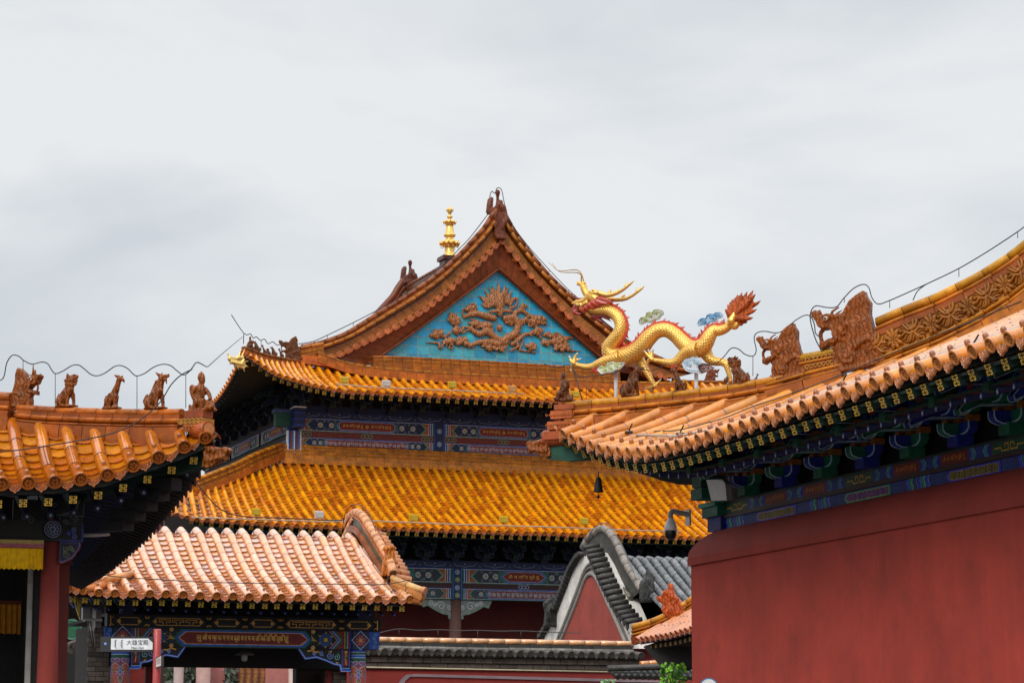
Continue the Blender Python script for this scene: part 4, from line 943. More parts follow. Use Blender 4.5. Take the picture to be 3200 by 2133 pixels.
# wall with sloping shoulder
UWL, UBM, VE1, VE2 = 11.55, 11.87, 26.98, 26.65
zl = pu(2300, 1740, UWL).z; zl2 = zl + .085; zs = pu(2300, 1646, UBM).z
mb = MB(); cr_ = H('#a3382a')
mb.boxuv(UWL + .03, 16, 8, VE1 - .03, 0, zl, cr_)
mb.boxuv(UWL, 16, 8, VE1, zl, zl2, H('#98352a'))
rows = []
for k in range(9):
    f = k / 8; off = (UBM - UWL) * max(0.0, 1 - math.cos(f * PI / 2)) ** .8; z = zl2 + (zs - zl2 + .0) * max(0.0, math.sin(f * PI / 2)) ** .9; of2 = off * 1.2
    rows.append([W(UWL + off, v, z) for v in (8, 14, 20, VE1 - of2 * 1.3)] + [W(UWL + off + .03, VE1 - of2 * .6, z), W(UWL + off + .25, VE1 - of2, z), W(16, VE1 - of2, z)])
mb.grid(rows, H('#98352a'), True)
mb.build('wall', 'wallred', rb)
# beams
zb = [pu(x, y, UBM).z for x, y in ((2300, 1566), (2300, 1600), (2300, 1612), (2300, 1648))]
mb = MB(); mb.boxuv(UBM + .02, UBM + .4, 8, VE2, zb[3] - .1, zb[0], H('#0c1626')); mb.boxuv(UBM + .1, UBM + .3, 8, 27.0, zb[0], zb[0] + .55, (.004, .005, .006))
pn = Panel(mb, W(UBM, 0, 0), -V, Z, -U, step=.002)
GR2, BL2, G2 = H('#169a72'), H('#223cc8'), H('#cc9a30')
x = -VE2; k = 0
while x < -9:                            # slender upper beam
    h = zb[0] - zb[1]; 
    for nm, w_ in (('g', .62), ('c', .42), ('t', .52), ('c', .42), ('t', .52), ('c', .42)):
        if nm == 'g':
            pn.rect(x, zb[1], x + w_, zb[0], H('#0e4a36'), 1)
            pn.line([(x + .06, zb[1] + .5 * h), (x + .18, zb[1] + .5 * h), (x + .18, zb[1] + .25 * h), (x + .3, zb[1] + .25 * h), (x + .3, zb[1] + .75 * h), (x + .24, zb[1] + .75 * h), (x + .24, zb[1] + .5 * h)], .012, G2, 2)
            pn.line([(x + .56, zb[1] + .5 * h), (x + .46, zb[1] + .5 * h), (x + .46, zb[1] + .25 * h), (x + .34, zb[1] + .25 * h), (x + .34, zb[1] + .75 * h), (x + .4, zb[1] + .75 * h), (x + .4, zb[1] + .5 * h)], .012, G2, 2)
        elif nm == 't':
            pn.rect(x, zb[1], x + w_, zb[0], H('#6c1c12'), 1); put_text(mb, MANI, pn.P(x + w_ / 2, (zb[0] + zb[1]) / 2, 3), pn.x, pn.z, h * .55, H('#dc9028'), w_ * .8)
        else:
            pn.rect(x, zb[1], x + w_, zb[0], H('#1c2a80'), 1)
            for s2, cc in ((.03, BL2), (.08, GR2), (w_ - .03, BL2), (w_ - .08, GR2)):
                sg = 1 if s2 < .2 else -1; pn.line([(x + s2, zb[1]), (x + s2 + sg * .05, (zb[0] + zb[1]) / 2), (x + s2, zb[0])], .026, cc, 2); pn.line([(x + s2 + sg * .014, zb[1]), (x + s2 + sg * .064, (zb[0] + zb[1]) / 2), (x + s2 + sg * .014, zb[0])], .006, H('#8fb4c8'), 3)
            for q in range(5): pn.ring(x + w_ * (.32 + .09 * q), zb[1] + h * (.3 + .4 * (q % 2)), .022, .006, H('#2f62b0'), 3, 7)
        x += w_
mb.boxuv(UBM - .03, UBM + .1, 8, VE2 + .02, zb[2], zb[1], H('#2a0f10')); mb.boxuv(UBM - .012, UBM, 8, VE2, zb[0] - .004, zb[0] + .02, H('#102a30'))
x = -VE2 + .02; k = 0; h = zb[2] - zb[3]
while x < -9:                            # broad lower beam
    pn.rect(x, zb[3], x + 2.1, zb[2], H('#14246c'), 1)
    for q, (a, cc) in enumerate(((.02, BL2), (.1, GR2), (.18, H('#0e2a70')), (.26, BL2), (.34, GR2), (.42, BL2))):
        pn.line([(x + a, zb[3]), (x + a + .03, zb[3] + h * .3), (x + a - .01, zb[3] + h * .7), (x + a + .02, zb[2])], .045, cc, 2); pn.line([(x + a + .026, zb[3]), (x + a + .056, zb[3] + h * .3), (x + a + .016, zb[3] + h * .7), (x + a + .046, zb[2])], .006, H('#8fb4c8'), 3)
    for q in range(10): pn.ring(x + .52 + .045 * (q // 2), zb[3] + h * (.28 + .42 * (q % 2)), .028, .006, H('#2c57a8'), 2, 7)
    x0, x1 = x + .78, x + 1.78; e = h * .3; sh = [(x0, (zb[2] + zb[3]) / 2), (x0 + .07, zb[3] + .012), (x1, zb[3] + .012), (x1, zb[2] - .012), (x0 + .07, zb[2] - .012)]
    pn.poly(sh, GR2 if k % 2 else BL2, 3); cx, cz = (x0 + x1) / 2, (zb[2] + zb[3]) / 2
    pn.poly([(cx + (a - cx) * .93, cz + (b - cz) * .74) for a, b in sh], G2, 4); pn.poly([(cx + (a - cx) * .915, cz + (b - cz) * .66) for a, b in sh], H('#2a1f8c') if k % 2 else H('#3e4a22'), 5)
    for q in range(9): pn.spiral(x0 + .12 + q * .098, cz, .045, .009, H('#b06a4a') if k % 2 else H('#a8842e'), 6, ph=q * 1.9, dr=1 if q % 2 else -1)
    for q in range(8): pn.ring(x + 1.84 + .05 * (q // 2), zb[3] + h * (.28 + .42 * (q % 2)), .026, .006, H('#2c57a8'), 2, 7)
    x += 2.1; k += 1
# projecting beam ends beyond the wall corner
mb.boxuv(UBM - .1, UBM + .35, VE2, VE2 + .42, zb[1] - .01, zb[1] + .13, H('#0f5a48')); mb.boxuv(UBM - .13, UBM + .38, VE2, VE2 + .46, zb[1] + .1, zb[1] + .15, H('#1a7a62'))
mb.boxuv(UBM - .06, UBM + .3, VE2, VE2 + .36, zb[3] - .0, zb[1] - .01, H('#12206a')); mb.boxuv(UBM - .0, UBM + .3, VE2 - .1, VE2 + .16, zb[3] - .05, zb[3], H('#12206a'))
mb.build('painted_beam', 'paint', rb)
# bracket sets
b0 = None
CA, CB = H('#14664c'), H('#1c2c90')
for i in range(17):
    v = 25.95 - .93 * i; o = W(UBM - .02, v, zb[0] + .02)
    mb = MB(); ca_, cb_ = (CA, CB) if i % 2 else (CB, CA)
    if i > 1: 
        c = [k for k in rb.children if k.name.startswith('bracket_set')][i % 2].copy(); sc.collection.objects.link(c); c.location = o - wloc(rb); continue
    bracket_mb(mb, o, V, -U, .66, ca_, cb_, H('#b4d0dc'), gold=H('#9a5a1c'), tiers=3)
    for x_, z_, cc in ((-.05, .62, H('#b0442c')), (.06, .66, H('#2a7a66')), (.1, .58, H('#2f49a0'))):
        for s2 in (0, 1): mb.tube([o - U * (.45 + .01 * s2) + V * (x_ + .035 * math.cos(a)) + Z * (z_ * .62 + .035 * math.sin(a) + .02 * a * .5) for a in [q * .7 for q in range(8)]], .008, 5, cc)
    # curled cloud arm behind
    mb.tube([o - U * .34 + V * (.2 + (.11 - .012 * q) * math.cos(q * .6)) + Z * (.47 + (.11 - .012 * q) * math.sin(q * .6)) for q in range(9)], .009, 5, H('#6f9aa8'))
    mb.prism([o - U * .28 + V * x + Z * z for x, z in ((.05, .3), (.3, .36), (.38, .46), (.36, .6), (.2, .62), (.1, .5), (-.1, .5))], U * .05, ca_)
    mb.build('bracket_set', 'dark', rb, loc=o)
mb = MB(); o = W(UBM - .3, 26.7, zb[0] + .05)
for z0, z1, w, c in ((.0, .12, .30, H('#0f5a48')), (.13, .25, .25, H('#0f4a3c')), (.26, .36, .3, H('#8a5218')), (.37, .5, .36, H('#0f5a48'))): mb.box(o + Z * z0 - V * w * .3, V * w, U * .3, Z * (z1 - z0), c)
mb.prism([o + V * x + Z * z for x, z in ((.0, .62), (.0, .45), (.2, .38), (.5, .36), (.72, .44), (.78, .56), (.7, .66))], U * .08, H('#0f4a3c'))
mb.tube([o - U * .01 + V * (.55 + (.12 - .013 * q) * math.cos(q * .7)) + Z * (.52 + (.12 - .013 * q) * math.sin(q * .7)) for q in range(9)], .008, 5, H('#2f9a80'))
mb.build('corner_bracket', 'dark', rb)
# ground
mb = MB(); mb.poly([Vector((-1500, -200, 0)), Vector((1500, -200, 0)), Vector((1500, 2500, 0)), Vector((-1500, 2500, 0))], (.1, .1, .1))
g = mb.build('ground', 'ground'); tag(g, kind='structure')
# ================= pavilion on the left =================
LF = Fr(15.8); LU, LV, LS_ = 4.09, 24.82, 28.91
lb = root('pavilion', 'pavilion at the left edge with shiny amber tiles, red column and yellow valance', 'pavilion', LF.W(0, 28, 0))
lDisc = [(-970, 1524), (-889, 1524), (-808, 1524), (-727, 1524), (-646, 1523), (-565, 1523), (-484, 1522), (-403, 1521), (-322, 1520), (-241, 1518), (-160, 1516), (-78, 1513), (5, 1509), (87, 1506), (170, 1503), (251, 1494), (334, 1479), (415, 1451), (494, 1424), (574, 1392), (640, 1362)]
lBp = [LF.pv(x, y, LV) for x, y in lDisc]; NLB = len(lBp) - 1
lTop = [(-1200, 1296), (-200, 1300), (0, 1314), (84, 1324), (165, 1334), (240, 1341), (317, 1345), (395, 1352), (477, 1348), (561, 1350), (650, 1345)]
def lbB(t): return lerp_list(lBp, t * NLB)
def lbT(t):
    b = lbB(t); u = b.dot(LF.U); v = max(LS_ - u, LV + .05); v = min(v, LV + 2.4); x_ = u if LS_ - u < LV + 2.4 else LS_ - LV - 2.4
    return LF.W(u, v, LF.zat(x_, v, lTop, 5) + (0 if LS_ - u < LV + 2.4 else .0))
lbB = memo(lbB, 'lbB'); lbT = memo(lbT, 'lbT')
AM = [H('#c06c06'), H('#b86406'), H('#ae5a06')]
mb = MB()
pos, fr = tile_roof(mb, lbT, lbB, NLB, .064, lambda s, t: -.10 * math.sin(PI * s) * min((lbT(t) - lbB(t)).length / 1.8, 1), ntile=5, npan=13, tube_c=lambda: vary(random.choice(AM), .1, .05), pan_c=lambda: vary(random.choice([H('#d08210'), H('#c0720a'), H('#c0680a')]), .1), end_c=lambda: vary(H('#a85814'), .06), drip_c=lambda: vary(H('#ac5c20'), .06), panw=6, capr=.36, grout=(.12, .05, .05))
lroof2 = mb.build('roof_slope', ['amber', 'relief'], lb)
sideC = [(200, 1850), (250, 1812), (271, 1796), (335, 1757), (372, 1728), (461, 1648), (520, 1580), (593, 1490), (640, 1410), (665, 1370)]
def lsB(t):
    v = LV + .1 + 9.9 * t; return LF.W(LU, v, LF.zat(LU, v, sideC, 4.2))
ztc = min(lbT(0).z, lbT(.3).z)
def lsT(t):
    v = LV + .1 + 9.9 * t; u = max(LS_ - v, LU - 2.0); return LF.W(min(u, LU - .02), v, min(lsB(t).z + (LU - min(u, LU - .02)) * .42, ztc - .05))
lsB = memo(lsB, 'lsB'); lsT = memo(lsT, 'lsT')
mb = MB(); p2, f2 = tile_roof(mb, lsT, lsB, 36, .064, lambda s, t: -.06 * math.sin(PI * s), ntile=5, npan=8, tube_c=lambda: vary(random.choice(AM), .1, .05), pan_c=lambda: vary(H('#c97a10'), .1), end_c=lambda: vary(H('#7a3a1a'), .06), drip_c=lambda: vary(H('#6a2f1a'), .06), nail=False)
mb.build('side_roof_slope', ['amber', 'relief'], lb)
mb = MB(); DB = H('#071a33')
deck(mb, pos, 50, .13, H('#0a1512')); deck(mb, p2, 30, .13, DB)
rafters(mb, pos, fr, NLB, .20, .6, .075, H('#0e2a22'), H('#d0a030'), size=.07, cnt=21)
rafters(mb, p2, f2, 36, .17, .7, .07, H('#120c0c'), H('#c9952c'), gold=False, cnt=60)
for i in range(46):
    t = (i + 6.5) / 53; ex, d, nr = f2(t, 1.0); a = p2(t, 1) - LF.U * .5 - Z * .16; mb.tube([a, a - LF.U * 1.0 + Z * .15], .035, 6, H('#0a2448'))
    if i < 22:
        t = (i + .5) / 22; a = pos(t, 1) + LF.V * .45 - Z * .28; mb.tube([a, a + LF.V * .9 + Z * .3], .035, 6, H('#0c1030')); mb.tube([a - LF.V * .005, a - LF.V * .002], .014, 6, H('#8a93a8'))
# hip beam under the corner
c0 = LF.W(LU - .1, LV + .1, lbB(1).z - .12); hd = (LF.V - LF.U).normalized()
mb.prism([c0 + hd * x + Z * z for x, z in ((-.1, -.02), (-.05, -.16), (.6, -.24), (1.5, -.42), (1.8, -.3), (1.8, .0))], LF.U * .12, H('#0d3326'))
for k in range(5): mb.box(c0 + hd * (.35 + .14 * k) - Z * (.36 + .09 * k), hd * .3, (LF.U + LF.V) * .12, Z * .12, H('#0a0d10'))
mb.build('rafters', 'dark', lroof2)
LHN = (LF.U + LF.V).normalized(); LHP = LF.W(LS_ / 2, LS_ / 2, 0); LHD = (LF.U - LF.V).normalized()
def lhp(px, py, off=0.0): return pl(px, py, LHP + LHN * off, LHN)
mb = MB()
lr = [(60, 1262), (105, 1267), (168, 1271), (298, 1276), (438, 1279), (579, 1278), (600, 1276)]
P = [lhp(x, interp(x, lr)) for x in range(60, 600, 30)]
ridge(mb, P, [('r', -.035, .055, .04, H('#b45a20'), .24), ('b', -.075, .045, .02, H('#95451c'), .2), ('r', -.115, .065, .035, H('#b05818'), .19), ('r', -.165, .07, .02, H('#9c4a18'), .4), ('b', -.25, .08, .07, H('#a04e24'), .28), ('b', -.36, .09, .06, H('#a04e24'), .28)])
P = [lhp(x, y) for x, y in ((-900, 1180), (-600, 1188), (-240, 1205), (-120, 1215), (0, 1226), (40, 1229))]
ridge(mb, P, [('r', -.04, .06, .05, H('#b45a20'), .24), ('b', -.10, .05, .02, H('#95451c'), .2), ('r', -.15, .07, .035, H('#b05818'), .19), ('b', -.22, .07, .04, H('#9c4a18'), .4), ('b', -.34, .08, .1, H('#a04e24'), .28)])
e0 = lhp(618, 1284)
for x0, x1, z0, z1, w, c in ((-.10, .12, -.07, .0, .08, H('#8f4420')), (-.16, .13, -.13, -.08, .09, H('#a8742c')), (-.10, .12, -.2, -.135, .09, H('#a0521f'))): mb.box(e0 + LHD * x0 - LHN * w + Z * z0, LHD * (x1 - x0), LHN * 2 * w, Z * (z1 - z0), c)
for k in range(6):
    p = e0 + LHD * (-.08 + .036 * k) - LHN * .1 - Z * .165; mb.tube([p + (LHD * math.cos(a) + Z * math.sin(a)) * .018 for a in [q * .9 for q in range(6)]], .005, 5, H('#c07030'))
    p = e0 + LHD * (-.14 + .05 * k) - LHN * .1 - Z * .1; mb.tube([p + (LHD * math.cos(a) + Z * math.sin(a)) * .02 for a in [q * .9 for q in range(6)]], .005, 5, H('#b8843a'))
ec = lhp(640, 1345); mb.tube([ec - LF.V * .02 - LHD * .12, ec - LF.V * .12 + LHD * .02], [.075, .075], 14, H('#9c4a1c')); q = ec - LF.V * .125 + LHD * .022
nn = (LHD * .14 - LF.V * .1).normalized(); ex_ = nn.cross(Z).normalized(); mb.poly([q + ex_ * .06 * math.cos(k * PI / 7) + Z * .06 * math.sin(k * PI / 7) for k in range(14)], H('#b8784a'))
mb.build('ridge', 'ridge', lb)
# body below the eaves
v0 = 25.9
def lp(px, py, v=v0): return LF.pv(px, py, v)
def quad(mb, x0, y0, x1, y1, v, col, th=.06):            # an upright board standing at its measured place
    a, b = LF.pv(x0, y1, v), LF.pv(x1, y1, v); zt_ = LF.pv((x0 + x1) / 2, y0, v).z; z0 = (a.z + b.z) / 2; uu0, uu1 = a.dot(LF.U), b.dot(LF.U)
    mb.box(LF.W(uu0, v, z0), LF.U * (uu1 - uu0), LF.V * th, Z * (zt_ - z0), col)
mb = MB()
ub = LF.pv(160, 1655, v0).dot(LF.U)
zb1, zt1 = lp(80, 1688).z, lp(80, 1622).z
mb.box(LF.W(-1.5, v0, zb1), LF.U * (ub + 1.8), LF.V * .15, Z * (zt1 - zb1), H('#1a1d17'))
pn = Panel(mb, LF.W(0, v0, 0), LF.U, Z, -LF.V, step=.002)
for k in range(16):
    u = -1.2 + k * .2; pn.spiral(u, zb1 + .06, .045, .008, H('#4a4c40'), 1, ph=k); pn.line([(u, zt1 - .02), (u + .09, zb1 + .12)], .01, H('#5a5238') if k % 3 else H('#9a7a2c'), 1)
pn.rect(-1.5, zb1 + .005, ub - .1, zb1 + .03, H('#3a3a30'), 2)
quad(mb, 187, 1640, 258, 1692, v0, H('#4a0f10')); pn = Panel(mb, lp(222, 1666) - LF.V * .004, LF.U, Z, -LF.V, step=.002)
for s2 in (-1, 1): pn.spiral(.03, s2 * .03, .03, .007, H('#5a6fc0'), 1, ph=1, dr=s2)
pn.poly([(-.05, 0), (-.02, .025), (.0, 0), (-.02, -.025)], H('#2c3c9a'), 1); pn.line([(-.11, -.07), (.11, -.07), (.11, .08)], .018, H('#26357f'), 1)
# round painted boss, flower and neck block above the column
b0_ = lp(162, 1655) - LF.V * .08; mb.tube([b0_ + LF.V * .1, b0_], .082, 24, H('#0d1430')); pn = Panel(mb, b0_ - LF.V * .002, LF.U, Z, -LF.V, step=.002); pn.ring(0, 0, .078, .006, H('#7f8ca8'), 1, 24)
for k in range(8): a = k * PI / 4; pn.ring(.042 * math.cos(a), .042 * math.sin(a), .017, .004, H('#8f9bc0'), 1.2 + (k % 2) * .3, 8)
pn.ring(0, 0, .02, .004, H('#8f9bc0'), 2, 8)
quad(mb, 150, 1590, 168, 1632, v0 - .05, H('#4a0f12'))
for x, y, r_, dr in ((135, 1585, .03, 1), (150, 1578, .03, -1), (168, 1580, .03, 1), (225, 1612, .05, -1), (235, 1625, .03, 1), (205, 1632, .03, -1), (75, 1615, .04, 1), (95, 1625, .04, -1)):
    Panel(mb, lp(x, y) - LF.V * .03, LF.U, Z, -LF.V).spiral(0, 0, r_, .005, H('#66707a'), 1, dr=dr)
pn = Panel(mb, lp(222, 1600) - LF.V * .02, LF.U, Z, -LF.V, step=.002); pn.rect(-.14, -.05, .12, .12, H('#08120f'), 0); pn.line([(-.14, -.03), (.12, -.04), (.12, .1)], .005, H('#5f6f70'), 1); pn.line([(-.08, -.02), (0, .0), (.05, .04), (.08, .12)], .008, H('#7a8588'), 1)
quad(mb, 40, 1560, 140, 1625, v0 + .02, H('#0b0f0e')); quad(mb, 187, 1560, 260, 1640, v0 + .02, H('#0b0f0e'))
# quarter-round spandrel beside the column
o = lp(187, 1694) - LF.V * .01; s_ = 8300 / 26.0 * .98
sh = [(0, 0), (.20, 0), (.205, -.03), (.19, -.07), (.165, -.095), (.155, -.12), (.12, -.16), (.08, -.18), (.04, -.2), (0, -.205)]
mb.prism([o + LF.U * x + Z * z for x, z in sh], LF.V * .05, H('#7c2a26')); pn = Panel(mb, o - LF.V * .003, LF.U, Z, -LF.V, step=.002)
pn.poly([(x * .93, z * .93) for x, z in sh], H('#7f8cc0'), 1); pn.poly([(x * .89 + .002, z * .89 - .002) for x, z in sh], H('#16205a'), 2); pn.poly([(x * .7 + .02, z * .7 - .015) for x, z in sh], H('#241018'), 3)
for x, z, r_ in ((.06, -.06, .03), (.1, -.05, .025), (.07, -.12, .035), (.05, -.09, .02), (.12, -.07, .02)): pn.spiral(x, z, r_, .006, H('#6f7f62'), 4, ph=x * 40)
mb.build('painted_beam', 'paint', lb)
mb = MB(); a = lp(162, 1692); d_ = a.z
mb.tube([LF.W(a.dot(LF.U), v0 + .09, z) for z in (0.0, .8, 1.8, 2.6, d_)], [.12, .118, .11, .098, .084], 28, H('#8a342c')); mb.build('column', 'wallred', lb, loc=LF.W(a.dot(LF.U), v0 + .09, 0))
mb = MB(); x0, x1 = LF.pv(187, 1766, 26.3).dot(LF.U), LF.pv(218, 1766, 26.3).dot(LF.U); z1 = LF.pv(200, 1762, 26.3).z
mb.box(LF.W(x0 - .05, 26.3, 0), LF.U * (x1 - x0 + .05), LF.V * .2, Z * z1, H('#6a2c26')); mb.box(LF.W(x0 - .06, 26.28, z1), LF.U * (x1 - x0 + .09), LF.V * .24, Z * .035, H('#4a2018')); mb.build('side_wall', 'wallred', lb)
mb = MB(); x0, x1 = LF.pv(92, 1775, 26.5).dot(LF.U), LF.pv(118, 1775, 26.5).dot(LF.U)
mb.tube([LF.W((x0 + x1) / 2, 26.6, z) for z in (0, 1.5, 2.6, 4.2)], [.062, .058, .05, .042], 16, H('#b8b2ac')); mb.build('door_post', 'plaster', lb, loc=LF.W((x0 + x1) / 2, 26.6, 0))
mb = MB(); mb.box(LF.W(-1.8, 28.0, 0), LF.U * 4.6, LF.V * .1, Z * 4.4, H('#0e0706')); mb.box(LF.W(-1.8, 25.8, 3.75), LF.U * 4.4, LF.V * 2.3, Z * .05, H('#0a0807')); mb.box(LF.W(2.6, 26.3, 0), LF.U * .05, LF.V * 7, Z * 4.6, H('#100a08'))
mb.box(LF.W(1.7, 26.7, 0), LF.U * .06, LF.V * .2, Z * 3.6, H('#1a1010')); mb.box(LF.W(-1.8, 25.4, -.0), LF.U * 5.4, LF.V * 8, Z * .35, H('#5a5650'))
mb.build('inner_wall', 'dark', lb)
# ---- valance and inner curtain ----
def drape(name, x0, x1, y0, y1, v, col, folds, label, bands=()):
    mb = MB(); a, b = LF.pv(x0, y0, v), LF.pv(x1, y0, v); zt_, zb_ = a.z, LF.pv(x0, y1, v).z; u0, u1 = a.dot(LF.U), b.dot(LF.U); n = folds * 6
    for s2 in (0, 1):
        rows = []
        for k in range(7):
            f = k / 6; z = zt_ + (zb_ - zt_) * f + .008 * math.sin(f * 3)
            rows.append([LF.W(u0 + (u1 - u0) * i / n, v + .004 * s2 - .018 * (.35 + .65 * f) * math.sin(i / 6 * 2 * PI + .5 * math.sin(i * .37)) - .006 * math.sin(i * 1.1), z + .006 * math.sin(i * .9) * f) for i in range(n + 1)])
        mb.grid(rows, col, True)
    for z0, z1, c in bands: mb.box(LF.W(u0, v - .03, z0), LF.U * (u1 - u0), LF.V * .04, Z * (z1 - z0), c)
    o = mb.build(name, 'cloth', None, loc=LF.W((u0 + u1) / 2, v, zb_)); return tag(o, label, 'curtain')
z_a, z_b, z_c = LF.pv(60, 1710, 25.8).z, LF.pv(60, 1698, 25.8).z, LF.pv(60, 1686, 25.8).z
drape('valance', -90, 136, 1708, 1774, 25.8, H('#f2c000'), 17, 'bright yellow pleated valance with a patterned top band hanging left of the red column', [(z_a, z_b, H('#a8606a')), (z_b + .001, z_c, H('#b09a5a'))])
drape('curtain', -60, 66, 1885, 1978, 27.4, H('#a86a08'), 7, 'ochre curtain hanging in the dark doorway behind the yellow valance', [(LF.pv(30, 1885, 27.4).z, LF.pv(30, 1876, 27.4).z, H('#6a2a10'))])
# ================= gate pavilion with the pale wet tiles =================
GV, GD, GU = 35.1, 2.3, 10.8
gt = root('gate_pavilion', 'low gate pavilion with pale wet orange tiles, rolled ridge and brightly painted beams', 'gate', W(6, 36.4, 0))
gDisc = [(212, 1836), (260, 1841), (307, 1847), (357, 1849), (411, 1850), (466, 1850), (517, 1851), (570, 1853), (622, 1856), (675, 1857), (726, 1858), (776, 1860), (828, 1861), (876, 1862), (929, 1862), (980, 1863), (1029, 1863), (1080, 1865), (1128, 1866), (1178, 1867), (1229, 1868), (1278, 1869)]
gBp = [pv(x, y, GV) for x, y in gDisc]; NG = len(gBp) - 1
gTop = [(100, 1640), (501, 1636), (549, 1638), (774, 1643), (998, 1651), (1049, 1653), (1087, 1657), (1200, 1662)]
zcr = zat(7.0, GV + GD, gTop, 5)
def gB(t): return lerp_list(gBp, t * NG)
def gT(t):
    b = gB(t); u = b.dot(U)
    if t * NG > NG - .6: return W(u, GV + .55, b.z + .14)
    return W(u, GV + GD, zat(min(u, GU), GV + GD, gTop, 5))
gB = memo(gB, 'gB'); gT = memo(gT, 'gT')
def gprof(s, t):
    e = .085 * max(0.0, 1 - s / .13) ** 2; return -.13 * math.sin(PI * s) ** 1.2 * (1 if t < .96 else 0) - e if s > 0 else -.085
GT = [H('#e4a070'), H('#e09864'), H('#e6a67c'), H('#dc9452')]  # glaze paled: some of the white sky reflection is put into the colour
mb = MB()
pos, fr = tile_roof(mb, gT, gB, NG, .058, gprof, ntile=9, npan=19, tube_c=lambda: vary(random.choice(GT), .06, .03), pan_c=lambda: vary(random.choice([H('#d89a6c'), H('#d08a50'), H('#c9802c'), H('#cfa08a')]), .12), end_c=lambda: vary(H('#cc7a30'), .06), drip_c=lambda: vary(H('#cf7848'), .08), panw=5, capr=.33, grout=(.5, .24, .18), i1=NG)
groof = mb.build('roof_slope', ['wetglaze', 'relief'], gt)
def hB(t): b = gB(t); return W(b.dot(U), GV + 2 * GD, b.z)
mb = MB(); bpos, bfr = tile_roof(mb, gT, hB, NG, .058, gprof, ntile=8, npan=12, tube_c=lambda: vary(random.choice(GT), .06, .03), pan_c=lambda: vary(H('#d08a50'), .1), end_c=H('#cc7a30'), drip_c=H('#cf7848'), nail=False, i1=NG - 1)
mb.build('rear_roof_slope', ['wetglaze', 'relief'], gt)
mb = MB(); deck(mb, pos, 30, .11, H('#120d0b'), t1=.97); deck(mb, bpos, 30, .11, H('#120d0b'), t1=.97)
rafters(mb, pos, fr, NG, .15, .6, .055, H('#10241f'), H('#b8962a'), size=.07, cnt=27)
for i in range(27):
    t = (i + .9) / 27.5; a = pos(t, 1) + V * .34 - Z * .21; mb.tube([a, a + V * .9 + Z * .3], .022, 6, H('#0c1236')); mb.poly([a - V * .003 + U * .02 * math.cos(k * PI / 3) + Z * .02 * math.sin(k * PI / 3) for k in range(6)], H('#3a4c9a'))
mb.build('rafters', 'dark', groof)
# gable ridges
def gp_(px, py, u=GU): return pu(px, py, u)
arc = [(1086, 1640), (1094, 1614), (1113, 1600), (1136, 1614), (1155, 1644), (1174, 1675), (1193, 1707), (1212, 1738), (1222, 1765), (1229, 1790)]
P = [Vector(q) for q in catmull([gp_(x, y) for x, y in arc], 4)]
mb = MB()
def arched(P, th, mb, u0, cc):
    n = int(plen(P) / .16); Q = resample(P, n * 2)
    for i in range(n): mb.tube([Q[2 * i].lerp(Q[2 * i + 1], .06), Q[2 * i + 1], Q[2 * i + 2].lerp(Q[2 * i + 1], .03)], [.06, .06, .062], 12, vary(cc, .07))
    mb.tube(Q, .052, 8, (.12, .06, .04))
    def off(d): return [p + (Z * -1 + V * (.35 if 0 else 0)) * d for p in Q]
    C = Vector((0, 0, 0))
    for p in Q: C += p
    C = C / len(Q)
    def ins(d):
        out = []
        for i, p in enumerate(Q):
            t = (Q[min(i + 1, len(Q) - 1)] - Q[max(i - 1, 0)]).normalized(); nrm = U.cross(t).normalized()
            if nrm.z > 0: nrm = -nrm
            out.append(p + nrm * d)
        return out
    for a, b, w, c in ((.05, .07, .065, H('#b0683c')), (.07, .20, .04, H('#4a4a36')), (.19, .22, .07, H('#9a5a38')), (.22, .28, .085, H('#8f5230'))):
        A, B = ins(a), ins(b)
        for i in range(len(Q) - 1):
            cc_ = vary(c, .25 if w == .04 else .1)
            mb.box2 = None
            k = mb.pts([A[i] - U * w, A[i + 1] - U * w, B[i + 1] - U * w, B[i] - U * w, A[i] + U * w, A[i + 1] + U * w, B[i + 1] + U * w, B[i] + U * w])
            for q in ([0, 1, 2, 3], [7, 6, 5, 4], [0, 4, 5, 1], [3, 2, 6, 7]): mb.add([k + j for j in q], cc_)
    return Q, ins
Q, ins = arched(P, .1, mb, GU, H('#e0a070'))
# back leg of the arch
Pb = [p + (V * (2 * (GV + GD + .05) - 2 * p.dot(V))) for p in P if p.dot(V) < GV + GD - .1]
arched(Pb[::-1], .1, mb, GU, H('#e0a070')) if len(Pb) > 3 else None
# outer row of short tiles laid across the gable edge
I2 = resample(ins(.26), 17)
for i, p in enumerate(I2[5:]):
    mb.tube([p + U * .0 + Z * .06, p + U * .34 + Z * .0], [.055, .058], 12, vary(H('#d08a5a'), .08)); mb.ball(p + U * .2 + Z * .11, .02, H('#b06030'), 6, 1.3)
for i in range(len(I2) - 1):
    a = I2[i].lerp(I2[i + 1], .5); mb.prism([a + U * .3 + V * x + Z * z for x, z in ((-.07, .02), (.07, .02), (.05, -.05), (0, -.1), (-.05, -.05))], U * .02, H('#c47a4a'))
P2 = [gp_(1226, 1806), gp_(1258, 1816, GU + .12), gp_(1292, 1827, GU + .3), gp_(1326, 1840, GU + .48)]
P2 = [W(GU, GV + .62, gp_(1226, 1806).z), W(GU + .1, GV + .45, gp_(1226, 1806).z - .06), W(GU + .26, GV + .28, gp_(1226, 1806).z - .10), W(GU + .4, GV + .12, gp_(1226, 1806).z - .125)]
P2 = [pl(x, y, W(GU, GV + .6, 0), (U + V).normalized()) for x, y in ((1224, 1798), (1258, 1816), (1292, 1828), (1324, 1840))]
ridge(mb, P2, [('r', -.02, .05, .045, H('#eeb0a8'), .2), ('b', -.08, .045, .025, H('#c8806a'), .2), ('b', -.13, .06, .03, H('#bc705c'), .2)])
